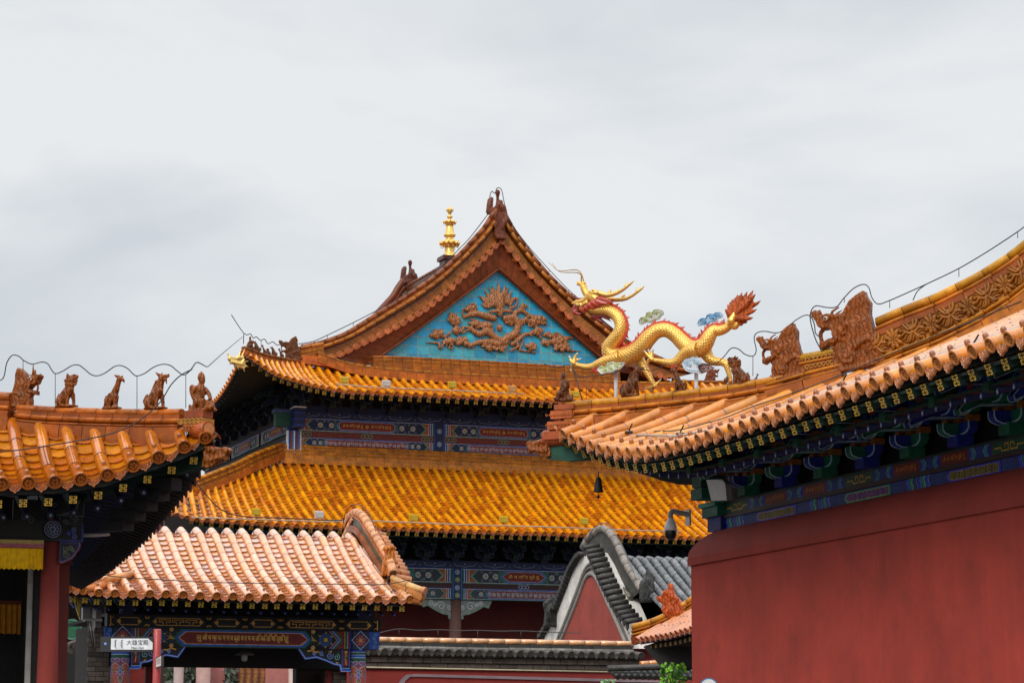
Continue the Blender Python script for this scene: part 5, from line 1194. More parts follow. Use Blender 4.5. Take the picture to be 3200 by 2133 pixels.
mb.tube([P2[-1] - Z * .02 - (P2[-1] - P2[-2]).normalized() * .02, P2[-1] - Z * .02 + (P2[-1] - P2[-2]).normalized() * .03], .056, 14, H('#cf8660'))
e = P2[-1] - Z * .17 - HD * .1; mb.tube([e - HD * .3 + Z * .05, e + HD * .06], .05, 10, H('#c47a3c'))
mb.build('gable_ridge', 'ridge', gt)
# left end of the roof: ridge stub, small tiles and the worn barge board
mb = MB()
for x, y in ((223, 1815), (232, 1822), (241, 1830)):
    p = pv(x, y, GV + .15); mb.tube([p - U * .1, p + U * .25 + Z * .05], [.05, .05], 10, H('#d8946a'))
mb.tube([pv(262, 1843, GV - .04), pv(330, 1825, GV + .3)], .05, 10, H('#cc7a40')); mb.tube([pv(330, 1812, GV + .3), pv(420, 1790, GV + .9)], .05, 10, H('#cc8a50'))
bd = [(219, 1806), (226, 1815), (243, 1842), (256, 1860), (259, 1872), (255, 1900), (251, 1935), (240, 1905), (230, 1862)]
q = [pv(x, y, GV + .35) for x, y in bd]; mb.prism(q, V * .05, H('#6a5a50'), side=H('#b8a040'))
for k in range(7):
    mb.tube([pv(238 + k * 3, 1850 + k * 3, GV + .345), pv(247 + k * .8, 1925 - k * 6, GV + .345)], .006, 4, H('#c0a848'))
mb.build('barge_board', 'ridge', gt)
# ---- posts, beams ----
BV = 35.9
def gx(px, py=2000, v=BV): return pv(px, py, v).dot(U)
def gz(py, px=760, v=BV): return pv(px, py, v).z
z0t, z0b = gz(1928), gz(1963); z1t, z1b = gz(1966), gz(2021)
uL, uR = gx(338), gx(1188); cL0, cL1, cR0, cR1 = gx(352, 2040), gx(409, 2040), gx(1100, 2040), gx(1148, 2040)
mb = MB(); pn = Panel(mb, W(0, BV, 0), U, Z, -V, step=.002)
mb.boxuv(uL - .02, uR + .02, BV, BV + .16, z0b, z0t + .02, H('#060a14')); mb.boxuv(uL + .1, uR - .1, BV + .03, BV + .2, z1b, z0b, H('#0a1020'))
GO = H('#cf9a3c'); DG = H('#06141a'); LBL = H('#1f4fae')
pn.rect(uL, z0b, uR, z0t, DG, 0); h = z0t - z0b; zm = (z0t + z0b) / 2
for a, b, key in ((362, 442, 0), (475, 635, 1), (668, 748, 0), (782, 858, 0), (893, 1050, 1), (1083, 1160, 0)):
    x0, x1 = gx(a), gx(b); e = .32 * h
    pn.poly(hex_pts(x0 - .22 * h, x1 + .22 * h, z0b + .04 * h, z0t - .04 * h, .45 * h), H('#16304a'), 1); pn.poly(hex_pts(x0 - .17 * h, x1 + .17 * h, z0b + .08 * h, z0t - .08 * h, .45 * h), DG, 1.6)
    pn.poly(hex_pts(x0, x1, z0b + .16 * h, z0t - .16 * h, .4 * h), GO, 2.2); pn.poly(hex_pts(x0 + .06 * h, x1 - .06 * h, z0b + .22 * h, z0t - .22 * h, .38 * h), H('#04070f'), 3)
    for s2, xx in ((1, x0), (-1, x1)): pn.poly([(xx + s2 * .05 * h, zm), (xx + s2 * .28 * h, zm - .2 * h), (xx + s2 * .42 * h, zm), (xx + s2 * .28 * h, zm + .2 * h)], GO, 3.6)
    if key:
        n = 3; w = (x1 - x0 - 1.0 * h) / n
        for k in range(n):
            c = x0 + .5 * h + w * (k + .5); t_ = .06 * h
            pn.line([(c - .12 * w, zm - .22 * h), (c - .12 * w, zm - .02 * h), (c - .42 * w, zm - .02 * h), (c - .42 * w, zm + .17 * h), (c + .42 * w, zm + .17 * h), (c + .42 * w, zm - .02 * h), (c + .12 * w, zm - .02 * h), (c + .12 * w, zm - .22 * h)], t_, GO, 4)
    for xx in (x0 - .42 * h, x1 + .42 * h):
        for s2 in (1, -1): pn.line([(xx + .16 * h * math.cos(a_), zm - s2 * .42 * h + s2 * .16 * h * math.sin(a_)) for a_ in [PI * q / 6 for q in range(7)]], .05 * h, GO, 2.5)
pn.rect(gx(338) + .02, z0b + .06 * h, gx(338) + .035, z0t - .06 * h, GO, 3); pn.rect(uR - .05, z0b + .06 * h, uR - .035, z0t - .06 * h, GO, 3)
# main painted beam
h = z1t - z1b; zm = (z1t + z1b) / 2; pn = Panel(mb, W(0, BV + .03, 0), U, Z, -V, step=.002)
xa, xb = gx(411), gx(1100); pn.rect(xa, z1b, xb, z1t, H('#0a1a28'), 0)
cx0, cx1 = gx(560), gx(962)
for s2, xe, xc in ((1, xa, cx0), (-1, xb, cx1)):
    X = lambda d: xe + s2 * d * h
    for a, b, c in ((0, .08, LBL), (.08, .2, H('#7a1f26')), (.2, .26, H('#8f9fc0')), (.26, .36, H('#155a3c')), (.38, .42, GO)): pn.rect(min(X(a), X(b)), z1b, max(X(a), X(b)), z1t, c, 1)
    pn.poly([(X(.42), z1b), (X(.95), z1b), (X(.5), zm), (X(.95), z1t), (X(.42), z1t)], H('#6a1a16'), 1)
    for d, w_, c in ((1.0, .09, H('#155a3c')), (1.12, .05, H('#8f9fc0')), (1.2, .08, LBL), (1.32, .035, GO)): pn.line([(X(d + .42 - .42), z1b), (X(d - .45), zm), (X(d), z1t)], w_ * h, c, 2)
    fx = X(1.55) ; pn.disc(fx, zm, .42 * h, H('#12306a'), 2, 16)
    for k in range(12): a = k * PI / 6; pn.ring(fx + .3 * h * math.cos(a), zm + .3 * h * math.sin(a), .07 * h, .02 * h, H('#2f5fb0'), 3 + (k % 2) * .3, 7)
    pn.disc(fx, zm, .2 * h, H('#0f4a34'), 4, 12); pn.disc(fx, zm, .12 * h, GO, 5, 10)
    for k in range(6): a = k * PI / 3 + .5; pn.poly([(fx + .38 * h * math.cos(a + q) + r_ * h * math.cos(a), zm + .38 * h * math.sin(a + q) + r_ * h * math.sin(a)) for q, r_ in ((-.16, 0), (.16, 0), (0, .1))], GO, 4)
    gx_ = X(2.3)
    for a in (.4, 1.2, 1.95, 2.75, 3.5, 4.3, 5.1, 5.9): pn.poly([(gx_ + .05 * h * math.cos(a + 1.5), zm + .05 * h * math.sin(a + 1.5)), (gx_ + .34 * h * math.cos(a), zm + .34 * h * math.sin(a)), (gx_ + .05 * h * math.cos(a - 1.5), zm + .05 * h * math.sin(a - 1.5))], GO if int(a * 2) % 2 else H('#1b5a44'), 2 + (int(a * 3) % 3) * .3)
    for zz in (z1b + .04 * h, z1t - .04 * h): pn.disc(gx_, zz, .13 * h, GO, 3, 10)
    for k in range(8): a = k * .785; pn.ring(gx_ + .42 * h * math.cos(a) * (1 if k % 2 else .8), zm + .36 * h * math.sin(a), .06 * h, .018 * h, H('#2a7a5a') if k % 2 else H('#2a52a0'), 3.4, 7)
for d, c in ((.0, H('#0f5a44')), (.1, LBL), (.2, H('#3a6fd0')), (.27, GO), (.33, H('#6e1210'))): pn.poly(hex_pts(cx0 + (d - .3) * h, cx1 - (d - .3) * h, z1b + (.0 + d * .55) * h, z1t - (.0 + d * .55) * h, .42 * h), c, 3 + d * 14)
LAN = "र्नु ओं म ग्र क म ग व द्रा व र ष म ति कि ति षि द्धि र्हुं"
for k in (0, 1): put_text(mb, LAN, pn.P((cx0 + cx1) / 2 - .02 + k * .008, zm + .005, 9 + k), U, Z, .5 * h, H('#e0b050'), gx(905) - gx(618))
# square flower panels over the columns and the beam ends
for a, b in ((352, 410), (1100, 1150)):
    x0, x1 = gx(a), gx(b); mb.boxuv(x0, x1, BV - .03, BV + .1, z1b - .003, z1t, H('#14224a')); p3 = Panel(mb, W((x0 + x1) / 2, BV - .03, zm), U, Z, -V, step=.002); w = (x1 - x0) / 2
    p3.ring(0, 0, w * 1.1, .012, H('#8f9fc0'), 1, 4)
    for k in range(8): a_ = k * PI / 4; p3.poly([(0, 0), (w * .55 * math.cos(a_ - .35), w * .55 * math.sin(a_ - .35)), (w * .82 * math.cos(a_), w * .82 * math.sin(a_)), (w * .55 * math.cos(a_ + .35), w * .55 * math.sin(a_ + .35))], H('#7a1c1a') if k % 2 else H('#8f2a22'), 2 + (k % 2) * .3)
    for k in range(8): a_ = k * PI / 4; p3.line([(w * .15 * math.cos(a_ + .39), w * .15 * math.sin(a_ + .39)), (w * .6 * math.cos(a_ + .39), w * .6 * math.sin(a_ + .39))], .005, H('#a8a0b0'), 3)
    p3.disc(0, 0, w * .2, GO, 4, 10)
for a, b in ((326, 350), (1152, 1187)):
    x0, x1 = gx(a), gx(b); mb.prism([W(x, BV - .01, z) for x, z in ((x0, z1t), (x1, z1t), (x1 - (.02 if a > 1000 else 0), z1b), (x0 + (.0 if a > 1000 else .03), z1b))], V * .1, H('#154aa0')); p3 = Panel(mb, W((x0 + x1) / 2, BV - .01, zm), U, Z, -V)
    for k in range(4): p3.spiral(-.0 + .02 * (k % 2), -.09 + .06 * k, .028, .006, H('#6f9ad8'), 1, ph=k)
# struts between beam and rafters
for a in (394, 1136): mb.boxuv(gx(a) - .09, gx(a) + .09, BV - .02, BV + .1, z0t + .02, z0t + .26, H('#141c44')); mb.boxuv(gx(a) - .1, gx(a) + .1, BV - .03, BV + .1, z0t + .13, z0t + .14, H('#4a5a90'))
# spandrels
for x, s2 in ((gx(411), 1), (gx(1099), -1)):
    sh = [(0, -.0), (.76, -.0), (.66, -.14), (.5, -.115), (.36, -.16), (.24, -.21), (.15, -.225), (.14, -.29), (0, -.31)]
    mb.prism([W(x + s2 * a, BV + .05, z1b - .004 + b) for a, b in sh], V * .05, H('#05070c')); p3 = Panel(mb, W(x, BV + .05, z1b - .004), U * s2, Z, -V, step=.002)
    for w_, c, l in ((.03, H('#2a56b8'), 1), (.009, H('#9ab4dc'), 2)): p3.line([(a * .985, b * .97) for a, b in sh[1:]], w_, c, l)
    for a, b, r_, c in ((.3, -.09, .055, H('#3f6fc8')), (.42, -.06, .035, H('#3f6fc8')), (.2, -.11, .05, H('#3a8a70')), (.52, -.06, .03, H('#3f6fc8'))): p3.spiral(a, b, r_, .013, c, 2, ph=a * 9); p3.spiral(a, b, r_ * .9, .004, H('#a8c0dc'), 3, ph=a * 9)
    p3.line([(.62, -.035), (.56, -.02), (.5, -.045), (.46, -.04)], .02, GO, 3); p3.poly([(.27, -.02), (.33, -.035), (.28, -.05)], GO, 3); p3.poly([(.17, -.19), (.22, -.17), (.2, -.2)], GO, 3)
    p3.rect(.03, -.23, .11, -.015, H('#6e1512'), 2); p3.disc(.07, -.04, .022, GO, 3, 8); p3.line([(.07, -.06), (.075, -.13), (.065, -.21)], .014, GO, 3); p3.line([(.05, -.09), (.075, -.12), (.09, -.14)], .02, H('#1b6a4a'), 4)
    for a in (.018, .122): p3.line([(a, 0), (a, -.25)], .014, H('#2a56b8'), 3)
    p3.rect(.01, -.305, .13, -.265, H('#1f4fb8'), 4); p3.line([(.01, -.262), (.135, -.262), (.135, -.305), (.01, -.305)], .006, H('#9ab4dc'), 5)
mb.build('painted_beam', 'paint', gt)
for x0, x1 in ((cL0, cL1), (cR0, cR1)):
    mb = MB(); r_ = (x1 - x0) / 2; c = W((x0 + x1) / 2, BV + .1, 0); zt_ = z1b - .004
    def band(za, zb_, col, k=1.0): mb.grid([[c + U * r_ * k * math.cos(a) - V * r_ * k * math.sin(a) + Z * z for a in [2 * PI * j / 28 for j in range(28)]] for z in (za, zb_)], col, True, closed=True)
    zz = zt_
    for d, col in ((.035, H('#1f4fb0')), (.008, H('#a8bcd8')), (.03, H('#145038')), (.008, H('#a8bcd8')), (.03, H('#1f4fb0')), (.008, H('#a8bcd8')), (.045, H('#145038'))): band(zz - d, zz, col); zz -= d
    band(0, zz, H('#a04a3c'))
    def cp(x, z, l): a = PI / 2 - x / r_; return c + U * (r_ + l * .0022) * math.cos(a) - V * (r_ + l * .0022) * math.sin(a) + Z * (zz + z)
    def cpoly(pts, col, l): mb.poly([cp(x, z, l) for x, z in pts], col)
    def cline(pts, w, col, l):
        for i in range(len(pts) - 1):
            a, b = Vector(pts[i]), Vector(pts[i + 1]); d = (b - a); 
            if d.length < 1e-6: continue
            d.normalize(); q = Vector((-d.y, d.x)) * w / 2; cpoly([tuple(a - q), tuple(b - q), tuple(b + q), tuple(a + q)], col, l + (i % 2) * .3)
    for x in [-.17, -.02 + .0, .13]:
        for s2 in (-1, 1):
            for q in range(5): cpoly([(x + s2 * .015 * q, -.03 * q), (x + s2 * .015 * (q + 1), -.03 * (q + 1)), (x + s2 * (.075), -.03 * (q + 1)), (x + s2 * .075, -.03 * q)] if q < 0 else [(x, -.1), (x + s2 * .07, -.02), (x + s2 * .07, -.045)], H('#2a56c0'), 1 + q * .01)
            cline([(x + s2 * (.04 + .028 * math.cos(k * .7)), -.025 + .022 * math.sin(k * .7)) for k in range(8)], .012, H('#3a66c8'), 2); cline([(x + s2 * (.04 + .032 * math.cos(k * .7)), -.025 + .026 * math.sin(k * .7)) for k in range(8)], .004, H('#b8cce4'), 3)
            cline([(x, -.115), (x + s2 * .075, -.05)], .012, H('#1b6a48'), 2); cline([(x, -.125), (x + s2 * .075, -.06)], .005, H('#b8cce4'), 3)
            cline([(x + s2 * (.035 + .022 * math.cos(k * .8 + 1)), -.16 + .025 * math.sin(k * .8 + 1)) for k in range(7)], .011, H('#1b7a50'), 2); cline([(x + s2 * (.035 + .027 * math.cos(k * .8 + 1)), -.16 + .03 * math.sin(k * .8 + 1)) for k in range(7)], .004, H('#b8cce4'), 3)
            cline([(x + s2 * (.028 + .018 * math.cos(k * .8)), -.225 + .02 * math.sin(k * .8)) for k in range(7)], .011, H('#3450b8'), 2); cline([(x + s2 * (.028 + .022 * math.cos(k * .8)), -.225 + .024 * math.sin(k * .8)) for k in range(7)], .004, H('#b8cce4'), 3)
            cline([(x + s2 * .03, -.25), (x + s2 * .012, -.3), (x, -.33)], .01, H('#1b7a50'), 2); cline([(x + s2 * .038, -.25), (x + s2 * .02, -.3), (x, -.345)], .004, H('#b8cce4'), 3)
        cpoly([(x, -.06), (x + .02, -.04), (x, -.09), (x - .02, -.04)], H('#1f4fc0'), 2.5); cline([(x, -.13), (x, -.2)], .018, H('#2a56c0'), 2.2)
    mb.build('column', 'paint', gt, loc=c)
# inner lintel, ceiling, side piers
mb = MB(); zi = pv(760, 2086, 37.0).z
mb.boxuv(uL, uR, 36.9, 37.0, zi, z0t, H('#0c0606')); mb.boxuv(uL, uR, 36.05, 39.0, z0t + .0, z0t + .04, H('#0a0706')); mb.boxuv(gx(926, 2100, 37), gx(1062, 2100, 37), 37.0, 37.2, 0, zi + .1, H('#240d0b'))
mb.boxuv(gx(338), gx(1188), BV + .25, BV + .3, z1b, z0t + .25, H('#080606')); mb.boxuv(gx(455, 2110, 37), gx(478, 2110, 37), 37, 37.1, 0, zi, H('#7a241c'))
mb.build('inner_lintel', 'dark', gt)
def brickwall(mb, u0, u1, v0_, v1, z0, z1, bw=.22, bh=.065, cols=('#4a423c', '#574d46', '#3c3530', '#625850')):
    mb.boxuv(u0 + .004, u1 - .004, v0_ + .004, v1, z0, z1, H('#1c1815')); z = z0; r = 0
    while z < z1 - .01:
        u = u0 - (bw / 2 if r % 2 else 0)
        while u < u1:
            a, b = max(u + .004, u0), min(u + bw - .004, u1)
            if b - a > .02: mb.boxuv(a, b, v0_, v0_ + .05, z + .004, min(z + bh - .004, z1), vary(H(random.choice(cols)), .15))
            u += bw
        z += bh; r += 1
mb = MB(); 
brickwall(mb, gx(285), gx(352), BV + .22, BV + 1.2, 1.8, gz(1960)); mb.boxuv(gx(285), gx(352), BV + .23, BV + 1.2, 0, 1.8, H('#4a423c'))
mb.build('brick_pier', 'brick', gt); mb = MB()
brickwall(mb, gx(1058), gx(1100), BV + .25, BV + 1.2, 1.8, gz(2092)); mb.boxuv(gx(1058), gx(1100), BV + .26, BV + 1.2, 0, 1.8, H('#4a423c')); mb.boxuv(gx(1046), gx(1057), BV + .3, BV + .5, 0, gz(2086), H('#7a241c'))
mb.build('brick_pier', 'brick', gt)
# ================= grey-capped courtyard wall =================
WV = 46.0
def wz(py, px=1500): return pv(px, py, WV).z
w0, w1 = pv(-100, 2000, WV).dot(U), pv(1990, 2000, WV).dot(U)
cw = root('courtyard_wall', 'long red courtyard wall capped with sooty grey tiles and one orange ridge tile course', 'wall', W((w0 + w1) / 2, WV + .3, 0))
mb = MB(); zt_ = wz(1991)
n = int((w1 - w0) / .31)
for i in range(n):
    a = w0 + (w1 - w0) * i / n; b = w0 + (w1 - w0) * (i + 1) / n; mb.tube([W(a + .006, WV + .28, zt_ - .05), W(b - .004, WV + .28, zt_ - .05)], [.05, .052], 12, vary(H('#e0a066'), .06))
mb.tube([W(w0, WV + .28, zt_ - .05), W(w1 - .02, WV + .28, zt_ - .05)], .042, 8, (.08, .04, .03))
cap = mb.build('ridge_course', 'wetglaze', cw)
mb = MB(); GY = [H('#4a443f'), H('#3d3834'), H('#57504a'), H('#35312e')]
for z0, z1, d, c in ((-.16, -.10, .08, '#2c2926'), (-.20, -.165, .12, '#8a8680'), (-.27, -.20, .09, '#2a2724')): 
    u = w0
    while u < w1: mb.boxuv(u, min(u + .4, w1), WV + .28 - d, WV + .28 + d, zt_ + z0, zt_ + z1 + random.uniform(-.004, .004), vary(H(c), .25)); u += .41
def wB(t): return W(w0 + (w1 - w0) * t, WV - .18, wz(2040))
def wT(t): return W(w0 + (w1 - w0) * t, WV + .24, zt_ - .24)
nn_ = int((w1 - w0) / .197)
wpos, wfr = tile_roof(mb, wT, wB, nn_, .058, lambda s, t: 0, ntile=2, npan=3, tube_c=lambda: vary(random.choice(GY), .2), pan_c=lambda: vary(H('#2c2825'), .2), end_c=lambda: vary(H('#3a3531'), .2), drip_c=lambda: vary(H('#34302c'), .2), nail=False, grout=(.02, .02, .02))
mb.build('cap_tiles', ['stone', 'stone'], cw)
mb = MB(); mb.boxuv(w0, w1, WV - .05, WV + .5, wz(2092), wz(2046), H('#2a2320'))
z = wz(2087)
for r, (hh, d) in enumerate(((.09, -.02), (.1, -.06), (.09, -.1))):
    u = w0 - (.15 if r % 2 else 0)
    while u < w1: mb.boxuv(max(u, w0), min(u + .32, w1), WV - .05 + d, WV + .4, z, z + hh - .012, vary(H('#554a42'), .25)); u += .33
    z += hh
mb.build('brick_cornice', 'brick', cw)
mb = MB(); mb.boxuv(w0, w1, WV, WV + .45, 0, wz(2090), H('#8a2c24')); mb.build('wall_face', 'wallred', cw)
mb = MB(); q = [pv(x, y, WV - .03) for x, y in ((1236, 2150), (1256, 2118), (1272, 2106), (1300, 2104), (1975, 2121), (2100, 2126))]; q2 = [pv(x, y, WV - .03) for x, y in ((1256, 2150), (1268, 2124), (1282, 2113), (1302, 2112.5), (1975, 2130), (2100, 2134))]
for i in range(len(q) - 1): mb.prism([q[i], q[i + 1], q2[i + 1], q2[i]], V * .04, H('#8f7a80'))
mb.build('painted_border', 'plaster', cw)
mb = MB(); mb.tube([pv(x, y, WV - .2) for x, y in ((1145, 2083), (1500, 2090), (1990, 2099))], .014, 6, H('#b8ac8c')); o = mb.build('conduit', 'metal', None, loc=pv(1500, 2090, WV - .2)); tag(o, 'straight pale pipe running along the bricks under the grey wall cap', 'conduit')
# ================= grey-tiled building =================
GYU = 19.5
gb = root('grey_tiled_house', 'grey-tiled house with a curved white-edged gable and dark red infill', 'house', W(21, 50, 0))
def J(x, y, u=GYU): return pu(1600 + x / 2.477, 1500 + y / 2.477, u)
mb = MB()
outer = [(235, 1300), (255, 1205), (330, 1080), (380, 950), (430, 820), (480, 690), (540, 590), (600, 545), (650, 560), (700, 640), (770, 790), (850, 960), (920, 1120), (985, 1300)]
mb.prism([J(*p, GYU + .1) for p in outer], U * .4, H('#dcd8d0')); mb.build('gable_face', 'plaster', gb)
mb = MB()
infill = [(330, 1340), (395, 1210), (470, 1010), (540, 840), (575, 765), (615, 740), (655, 765), (700, 860), (780, 1030), (865, 1210), (925, 1340)]
mb.prism([J(*p, GYU + .07) for p in infill], U * .03, H('#943e34')); mb.build('red_infill', 'wallred', gb)
mb = MB()
for k, (r_, c, sc_) in enumerate(((.05, '#8f8a84', 1.0), (.035, '#5f5b57', 1.09), (.03, '#a8a49c', 1.16))):
    pts = catmull([J(615 + (x - 615) * sc_ + (0), 1210 + (y - 1210) * (1 + (sc_ - 1) * 1.05), GYU + .07 - .0 * k) for x, y in [(365, 1275), (430, 1120), (505, 930), (555, 795), (585, 738), (615, 722), (645, 738), (680, 800), (745, 945), (815, 1095), (890, 1270)]], 5); mb.tube(pts, r_, 8, H(c))
mb.build('gable_moulding', 'plaster', gb)
mb = MB()
crest = [(548, 520), (575, 475), (610, 425), (650, 395), (700, 370), (745, 395), (790, 450), (825, 520), (855, 590), (885, 655), (930, 725), (970, 790), (1005, 850)]
P = catmull([J(*p, GYU + .35) for p in crest], 4); n = int(plen(P) / .3); Q = resample(P, 2 * n)
for i in range(n): mb.tube([Q[2 * i].lerp(Q[2 * i + 1], .05), Q[2 * i + 1], Q[2 * i + 2].lerp(Q[2 * i + 1], .02)], [.075, .075, .078], 10, vary(H('#8a8178'), .18))
mb.tube([p - Z * .0 for p in Q], .066, 8, (.04, .04, .035))
def off_in(P, d, C):
    return [p + (C - p).normalized() * d for p in P]
C = J(700, 1100, GYU + .35)
A1, B1 = off_in(Q, .05, C), off_in(Q, .5, C)
for i in range(len(Q) - 1):
    c = vary(H('#3c3a34'), .3); k = mb.pts([A1[i], A1[i + 1], B1[i + 1], B1[i], A1[i] + U * .15, A1[i + 1] + U * .15, B1[i + 1] + U * .15, B1[i] + U * .15])
    for q in ([0, 1, 2, 3], [7, 6, 5, 4], [0, 4, 5, 1], [3, 2, 6, 7]): mb.add([k + j for j in q], c)
mb.tube([p - U * .03 for p in off_in(Q, .52, C)], .05, 8, H('#6a6458'))
ends = [(640, 515), (668, 545), (680, 580), (700, 618), (716, 658), (735, 702), (752, 745), (772, 785), (792, 826), (815, 868), (838, 910), (862, 948), (885, 985), (912, 1020), (940, 1052), (968, 1085)]
for x, y in ends:
    p = J(x, y, GYU + .1); mb.tube([p - U * .26 - Z * .03, p - U * .1, p + U * .1 + Z * .03], [.054, .053, .05], 12, vary(H('#35322e'), .25)); mb.prism([p - U * .2 + V * a - Z * b for a, b in ((-.02, .05), (.11, .05), (.09, .13), (.04, .19), (-.01, .13))], U * .03, vary(H('#2c2a27'), .2))
for k in range(26):
    f = k / 25; x = 250 + (560 - 250) * f ** .92; y = 1210 - 690 * f ** 1.12 if True else 0
    yy = interp(x, [(235, 1290), (250, 1205), (325, 1080), (375, 950), (425, 820), (475, 690), (535, 590), (600, 540)]); p = J(x - 4, yy, GYU + .1)
    mb.tube([p - U * .14, p + U * .1], .052, 8, vary(H('#2c2a28'), .25))
mb.build('gable_tiles', ['stone', 'stone'], gb)
CV = 50.0
gyT = [(1900, 1712), (2170, 1720)]
def yB(t): u = GYU + .45 + 5.5 * t; return W(u, CV - 3.0, zy0)
zy1 = zat(21.0, CV, [(1900, 1716), (2170, 1722)], 6); zy0 = zat(21.5, CV - 2.0, [(2000, 1871), (2143, 1871)], 5) - .55
def yT(t): u = GYU + .45 + 5.5 * t; return W(u, CV + .12, zy1 - .06)
mb = MB()
ypr = lambda s, t: -.10 * math.sin(PI * s) - .14 * max(0.0, 1 - s / .12) ** 2 + .03
yp, yf = tile_roof(mb, yT, yB, 26, .068, ypr, ntile=10, npan=22, tube_c=lambda: vary(H('#6f7173'), .2), pan_c=lambda: vary(H('#3f3e3c'), .2), end_c=H('#4a4846'), drip_c=H('#4a4846'), nail=False, grout=(.05, .05, .05))
def yB2(t): u = GYU + .45 + 5.5 * t; return W(u, CV + 3.24, zy0)
tile_roof(mb, yT, yB2, 26, .068, ypr, ntile=8, npan=8, tube_c=lambda: vary(H('#6f7173'), .2), pan_c=lambda: vary(H('#3f3e3c'), .2), end_c=H('#4a4846'), drip_c=H('#4a4846'), nail=False)
mb.build('roof_slope', ['stone', 'stone'], gb)
mb = MB(); mb.boxuv(GYU + .45, 25.2, 47.4, 52.8, 0, zy0 + .1, H('#8a3028')); mb.build('wall', 'wallred', gb)
# ================= small orange corner roof beside the red wall =================
NU_, NS = 15.8, 55.0
so_ = root('corner_roof', 'small upturned orange roof corner squeezed between grey tiles and the dark red wall', 'pavilion', W(17, 38, 0))
nD = [(2000, 1999), (2016, 1997), (2031, 1995), (2047, 1993), (2062, 1990), (2077, 1988), (2093, 1986), (2108, 1982), (2123, 1978), (2138, 1974), (2153, 1970), (2170, 1965), (2190, 1960)]
nB = [pu(x, y - 6, NU_) for x, y in nD]
def soB(t): return lerp_list(nB, t * 12)
soTc = [(1985, 1985), (2010, 1975), (2060, 1955), (2145, 1915), (2240, 1870)]
def soT(t): b = soB(t); v = b.dot(V); u = max(NS - v, NU_ + .1); return W(u, v, zat(u, v, soTc, 4))
mb = MB(); spos_, sfr_ = tile_roof(mb, soT, soB, 12, .052, lambda s, t: 0, ntile=6, npan=12, tube_c=lambda: vary(H('#c8701c'), .1), pan_c=lambda: vary(H('#a84a26'), .1), end_c=H('#b0623c'), drip_c=H('#b86848'), nail=False)
r0 = mb.build('roof_slope', ['wetglaze', 'relief'], so_)
NP = U * (NS / 2) + V * (NS / 2)
def np_(px, py): return pl(px, py, NP, NH)
mb = MB(); P = [np_(x, y) for x, y in ((1977, 1950), (2015, 1940), (2050, 1928), (2085, 1912), (2120, 1892), (2150, 1872), (2200, 1835))]
ridge(mb, P, [('r', -.04, .06, .05, H('#d98a3c'), .3), ('r', -.11, .07, .03, H('#b8601f'), .3), ('r', -.17, .08, .03, H('#c4702c'), .3), ('b', -.26, .07, .06, H('#8a3a18'), .3)]); mb.build('ridge', 'ridge', so_)
mb = MB(); deck(mb, spos_, 20, .1, H('#120a08')); b = soB(.1); 
mb.prism([b - Z * .14 + HD * x + Z * z for x, z in ((-.05, 0), (.25, -.32), (.6, -.38), (2.2, .1), (2.2, .4), (.6, .2))], NH * .2, H('#120a08'))
for i in range(12): p = soB((i + .5) / 12) - Z * .14 + U * .06; mb.boxuv(p.dot(U), p.dot(U) + .5, p.dot(V) - .03, p.dot(V) + .03, p.z - .03, p.z + .03, H('#2a1810')); emblem(mb, p - U * .004, V, Z, -U, .06, H('#8a6a28'))
mb.build('rafters', 'dark', so_)
mb = MB(); mb.boxuv(16.6, 17.6, 36.0, 38.5, 0, 3.3, H('#5a2a22')); mb.build('wall', 'wallred', so_)
# lower tiled wall under it
lw = root('low_wall', 'low wall end with orange ridge tile and black tiles behind the green leaves', 'wall', W(17.3, 41.5, 0)); mb = MB()
LWV = 41.0
q0, q1 = pv(2000, 2073, LWV), pv(2130, 2064, LWV - .0)
for i in range(5): a = q0.lerp(q1, i / 5); b = q0.lerp(q1, (i + 1) / 5); mb.tube([a.lerp(b, .03), b], .045, 10, vary(H('#d08030'), .1))
mb.build('ridge_course', 'wetglaze', lw)
mb = MB(); a, b = q0.dot(U), q1.dot(U) + .6
mb.boxuv(a - .1, b, LWV - .06, LWV + .3, q0.z - .16, q0.z - .05, H('#1f1d1b')); mb.boxuv(a - .1, b, LWV - .12, LWV + .3, q0.z - .24, q0.z - .18, H('#55504a')); mb.boxuv(a - .2, b, LWV, LWV + .3, 0, q0.z - .3, H('#2f2a26'))
for i in range(16): u = a - .55 + i * .11; p = W(u, LWV - .25, pv(2000, 2105, LWV - .25).z); mb.tube([p + V * .2 + Z * .08, p - V * .15 - Z * .06], .045, 8, vary(H('#2a2826'), .2))
mb.tube([W(a - .7, LWV - .3, pv(2000, 2100, LWV - .3).z + .06), W(b, LWV - .3, pv(2000, 2100, LWV - .3).z + .14)], .05, 8, H('#3c3936'))
mb.build('cap_tiles', ['stone', 'stone'], lw)
